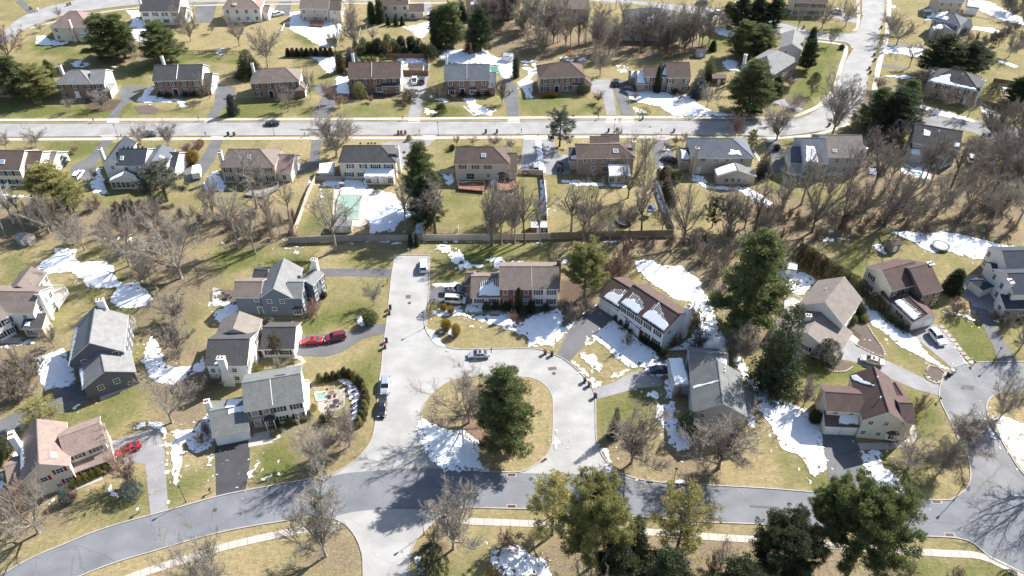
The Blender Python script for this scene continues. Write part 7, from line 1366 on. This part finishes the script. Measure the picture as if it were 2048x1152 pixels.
wood("860,440 1080,430 1330,430 1330,500 1080,498 870,500", 12, ['tall', 'vase'], 'bare tree in the line along the long fence', 'bare trees along the long fence', (9, 14), ['grey', 'dark', 'brown'], 16)
# ------------------------------------------------------------------ melting snow on the ground
# (outline, raggedness 0..1): 0 clean drift, 1 mostly melted
SNW = [("70,72 92,70 100,78 125,84 139,82 135,88 110,93 70,90",.2),("228,22 250,20 262,35 262,48 255,55 262,70 275,85 300,85 310,75 300,60 292,48 283,38 280,20",.25),("140,125 160,118 183,125 183,135 150,137 138,132",.5),("208,131 235,130 240,136 215,137",.6),("270,203 285,180 305,170 314,178 300,190 335,195 370,200 375,212 360,222 350,205 275,207",.35),
("425,103 440,95 455,103 470,112 430,112",.7),("578,25 600,22 603,39 678,42 686,56 675,80 667,98 655,97 633,91 611,75 592,67 578,58",.15),("599,110 665,112 675,120 673,140 662,152 645,140 632,122 610,113",.3),("670,155 699,150 700,190 671,188",.25),("798,110 850,114 858,122 856,142 808,140 790,118",.5),("758,47 778,51 814,53 861,42 866,58 847,77 830,75 822,64 800,53",.2),
("875,112 890,98 935,98 975,100 985,110 1010,118 1030,122 1030,145 1022,162 1000,156 990,132 960,128 900,128 880,120",.35),("1030,165 1058,150 1068,165 1066,197 1050,199 1045,180",.25),("1040,120 1075,113 1080,138 1065,162 1043,150",.8),("1110,112 1170,103 1176,122 1150,127 1115,124",.8),("1220,130 1262,125 1262,150 1225,145",1.0),
("1253,172 1278,180 1330,184 1350,192 1383,190 1396,208 1411,214 1433,225 1472,228 1469,233 1342,232 1319,214 1278,206 1258,200 1250,183",.12),("1262,212 1290,221 1300,229 1268,226",.2),("1403,53 1433,50 1472,64 1481,72 1456,78 1417,61",.35),("1440,120 1460,116 1480,125 1478,142 1455,143 1440,130",.45),("848,180 868,193 905,198 900,209 862,207",.7),("922,196 950,196 958,208 990,222 983,232 947,231 933,214",.3),("845,215 870,218 890,228 848,230",.5),
("1762,93 1793,95 1849,96 1846,112 1835,118 1807,109 1766,108",.2),("1991,118 2016,124 2038,133 2032,137 1996,126",.3),("1944,-4 1982,4 2016,23 2048,36 2050,52 2030,48 1988,36 1938,13",.4),("1944,52 1988,57 2016,66 2013,73 1974,65 1944,59",.3),("1764,150 1813,150 1841,156 1807,159 1768,154",.3),("1819,203 1849,211 1905,227 1960,243 1944,245 1877,232 1830,223",.3),("1994,168 2016,177 2026,189 1999,182",.4),("1960,211 1985,232 1975,237 1956,219",.4),("1770,8 1795,12 1790,18 1772,15",.4),("1840,20 1870,12 1880,40 1850,42",.7),
("198,332 214,363 219,388 206,393 181,385 176,366 189,345",.25),("439,338 452,369 449,385 409,386 404,369 417,350",.3),("0,384 80,388 62,400 -5,398",.7),("640,325 669,324 668,344 634,346",.2),("640,357 690,357 736,360 738,374 790,388 800,402 838,420 838,427 800,448 792,466 738,468 733,444 722,436 733,400 700,388 672,378 645,372",.25),("617,362 627,360 607,406 601,414",.2),("835,430 849,430 846,468 830,468",-.05),
("880,346 908,347 912,376 893,370",.3),("972,358 1022,357 1028,376 1005,384 975,371",.6),("912,360 970,362 965,382 915,380",.7),("1080,360 1090,360 1097,432 1081,432",-.1),("1069,274 1081,274 1092,347 1080,347",-.1),("1119,357 1167,361 1219,367 1261,368 1258,378 1194,374 1156,374 1118,367",.3),("1310,368 1326,372 1343,426 1324,426 1312,397",.0),("1381,347 1410,351 1420,372 1494,373 1530,394 1545,408 1539,418 1506,403 1481,384 1415,379 1381,361",.2),
("1505,290 1524,321 1515,324 1502,300",.3),("1567,343 1627,345 1684,342 1693,352 1627,357 1580,351",.3),("1733,332 1757,338 1754,350 1736,350",.4),("1795,325 1860,330 1866,362 1800,352",.75),("1857,314 1894,322 1907,327 1884,339 1857,335",.3),("1322,290 1345,292 1355,310 1325,312",.9),("690,482 745,479 830,479 900,480 1000,480 1100,482 1215,480 1300,478 1300,483 1210,489 1100,491 1000,488 950,489 870,488 800,491 745,490 690,491",.75),
("869,486 894,486 919,497 932,513 957,530 952,543 911,540 892,516 870,500",.6),("807,491 833,488 828,508 811,505",.5),("890,500 960,520 1000,510 1060,520 1075,545 960,550 890,525",1.05),("1100,515 1140,515 1145,535 1105,530",.8),("108,495 152,497 152,516 167,524 206,520 233,533 230,549 246,567 275,564 294,577 308,597 292,613 244,619 217,605 226,583 229,578 172,579 165,563 150,549 136,546 92,549 67,538 83,522 103,511",.18),
("267,484 290,484 296,502 277,507",.7),("431,480 460,478 457,494 433,497",.8),("545,484 600,490 610,515 575,510",.8),("200,470 240,470 300,478 290,490 210,486",1.0),("299,670 308,672 324,697 333,728 350,734 385,731 374,757 347,771 309,768 295,754 284,724 287,699",.12),("411,703 414,748 370,756 387,730",.3),("344,861 385,859 421,820 430,874 424,896 389,910 369,888 366,911 363,930 356,976 347,968 340,930 338,902",.15),("287,842 322,845 338,863 341,902 341,949 331,951 329,913 320,860 294,854 265,863 259,855",.35),
("400,920 433,892 433,926 419,974 409,968 415,944",.5),("505,920 518,922 526,947 552,941 591,931 604,938 601,951 569,954 547,960 519,963 515,976 489,980 497,947",.75),("521,891 531,896 542,925 533,922",.8),("600,890 640,895 640,905 610,902",1.0),("66,715 130,692 138,719 157,760 135,774 111,776 88,784 76,752",.15),("134,819 172,797 176,803 150,822",.2),("-5,685 36,687 42,673 82,679 66,692 28,693 -5,701",.5),("422,582 446,578 444,598 472,600 468,609 430,620 414,614",.55),("427,624 450,612 480,606 485,624 446,654 427,640",.15),("519,629 587,644 582,652 518,638",.7),
("713,636 722,623 729,647 740,649 725,655 713,649",.2),("672,757 688,753 715,769 719,791 712,836 699,849 703,813 692,777",.15),("860,556 867,566 930,561 930,575 860,575",.35),("930,606 967,606 969,625 931,625",.2),("948,575 946,600 935,610 925,585",.3),("855,623 922,609 928,624 947,627 1017,629 1033,647 1081,622 1119,614 1135,636 1130,652 1147,636 1199,603 1191,618 1169,629 1146,652 1121,682 1106,693 1056,696 1046,674 1009,660 989,651 956,646 919,633 894,635 869,635",.38),
("867,652 883,650 911,656 921,669 906,676 881,668",.3),("849,654 867,660 888,686 891,694 872,690 858,676",.2),("1183,672 1213,649 1227,636 1257,661 1304,697 1324,716 1310,726 1269,738 1256,738 1220,705",.06),("1172,672 1183,670 1198,683 1163,699 1188,702 1212,730 1196,750 1172,730 1150,716",.55),("1271,736 1252,749 1199,771 1184,776 1178,763 1140,726 1134,716 1147,717 1196,761 1247,739 1263,728",.3),("1286,736 1297,725 1347,717 1351,747 1324,756 1297,756",.25),
("1267,522 1288,517 1336,531 1363,531 1393,553 1407,566 1404,577 1424,602 1428,624 1440,658 1465,688 1452,713 1411,707 1338,701 1378,674 1400,636 1378,605 1350,601 1306,571 1275,541",.2),("1461,716 1479,709 1492,724 1503,752 1543,783 1562,801 1508,801 1484,758",.2),("1511,813 1547,789 1562,798 1613,822 1641,850 1645,872 1649,902 1657,940 1626,954 1600,911 1561,899 1545,863",.08),("1322,808 1348,803 1352,836 1399,886 1396,896 1352,910 1334,886 1325,858 1306,836 1309,802 1284,791 1306,778 1324,788",.35),
("1324,755 1345,750 1350,800 1330,800",.3),("1484,790 1508,800 1512,860 1494,850",.15),("1717,897 1763,898 1768,927 1796,958 1822,992 1780,989 1719,971 1726,938",.15),("1874,929 1886,944 1876,948",.3),("1690,984 1780,992 1860,999 1905,999 1905,1003 1850,1003 1700,992",.6),("1975,828 2016,834 2052,847 2052,952 2026,918 2003,880 1985,847",.1),("1966,814 1978,847 2012,905 2002,907 1972,861 1961,830",.35),("1530,538 1555,534 1594,542 1607,542 1633,561 1609,590 1594,590 1569,574 1539,549",.12),("1590,692 1619,700 1601,718 1586,718",.3),
("1717,592 1730,595 1740,619 1765,624 1782,645 1812,661 1834,677 1859,711 1879,724 1898,738 1891,743 1860,724 1802,696 1774,671 1738,649 1730,624",.1),("1875,614 1905,622 1940,627 1959,647 1932,640 1883,626",.3),("1899,686 1912,691 1939,729 1930,729",.25),("1777,465 1807,461 1849,467 1877,461 1932,470 2002,489 2030,491 2055,500 2052,513 2016,515 1996,521 1944,518 1896,504 1860,507 1819,482",.2),("1742,490 1763,486 1779,511 1763,510",.3),("1620,470 1740,475 1750,485 1640,488",1.0),("1960,603 1979,627 1990,647 2009,649 1988,632",.4),
("982,1099 1029,1083 1058,1102 1092,1119 1104,1156 999,1156 979,1133",.2),("825,1103 853,1110 860,1156 818,1156",.6),("1259,1156 1295,1131 1334,1156",.4),("844,834 861,845 906,861 930,859 958,880 963,922 985,944 889,944 859,924 840,891 831,852",.12),("1108,856 1119,863 1116,899 1106,899",.15),("1200,892 1213,889 1230,924 1224,951 1209,946",.45),("1225,940 1300,958 1350,962 1350,968 1290,966 1215,950",.8),("1348,960 1372,958 1372,966 1350,968",.5),("208,960 219,956 228,982 251,993 247,1001 224,996",.2),("36,873 37,915 19,918 29,880",.2),("335,998 346,1000 342,1020 334,1016",.4),("-5,938 14,944 8,1000 -5,1050",.3),
("848,1116 856,1120 850,1156 842,1156",.8),("60,1000 85,1005 80,1020 60,1016",.6),("690,1120 700,1120 700,1156 690,1156",1.2),("300,930 306,970 303,1000 300,960",1.2),("1352,872 1362,868 1368,880 1356,884",.4),("1716,700 1736,692 1748,706 1726,712",.9),("1856,760 1884,762 1880,768 1860,766",.2),("955,780 958,778 960,782 957,784",1.0),("640,358 648,400 642,402 636,370",.5)]
allD = []; allV = []; allF = []; off = 0
for ps, rg in SNW:
    pg = np.array(GP(ps)); x0, y0 = pg.min(0)-2.4; x1, y1 = pg.max(0)+2.4; h = .20 if y0 < 150 else .27 if y0 < 200 else .36
    X, Y = np.meshgrid(np.arange(x0, x1, h), np.arange(y0, y1, h)); X = X+(vnoise(X*9.1, Y*7.3)-.5)*h*.5; Y = Y+(vnoise(X*6.7+9, Y*8.9)-.5)*h*.5
    sd = np.minimum(sdist(X, Y, pg), 4.0); f = sd+(.35+rg*1.5)*fbm(X*.55, Y*.55, 4)+(.3+rg*.9)*fbm(X*1.9+5, Y*1.9, 4)-rg*.9
    if rg > .4: f = np.minimum(f, (fbm(X*.8+50, Y*.8, 4)+.55-rg*.55)*2.2)
    crumbs = np.where((sd > -2.2) & (sd < .4), (fbm(X*2.3+80, Y*2.3, 3)-.36)*1.2, -1); f = np.maximum(f, crumbs)
    holes = np.where(sd < 1.6, (.37-fbm(X*2.2+30, Y*2.2, 4))*1.6, 9); f = np.minimum(f, holes)
    keep = f > 0; ok = (keep[:-1,:-1].astype(int)+keep[1:,:-1]+keep[:-1,1:]+keep[1:,1:]) >= 3
    if ok.sum() < 2: continue
    Z = .062+np.clip(f*.14, -.03, .10)+.035*fbm(X*.5, Y*.5, 4)*np.clip(f, 0, 1)
    idx = np.arange(X.size).reshape(X.shape); F = np.stack([idx[:-1,:-1][ok], idx[:-1,1:][ok], idx[1:,1:][ok], idx[1:,:-1][ok]], -1); us = np.unique(F); mp = np.zeros(X.size, int); mp[us] = np.arange(len(us))
    allD.append(np.clip(f.ravel()[us]*(1.1-.5*rg), 0, 1)); allV.append(np.stack([X.ravel()[us], Y.ravel()[us], Z.ravel()[us]], -1)); allF.append(mp[F]+off); off += len(us)
me = npmesh('snow_cover', np.concatenate(allV), np.concatenate(allF), [GSNOW], True); dd = np.concatenate(allD); cc = np.stack([dd, dd, dd, np.ones_like(dd)], -1).astype(np.float32)
ca = me.color_attributes.new('depth', 'FLOAT_COLOR', 'POINT'); ca.data.foreach_set('color', cc.ravel()); o = link('snow_cover', me); o['kind'] = 'stuff'; o['label'] = 'thin melting snow lying in patches on lawns and beds'
finish_labels()
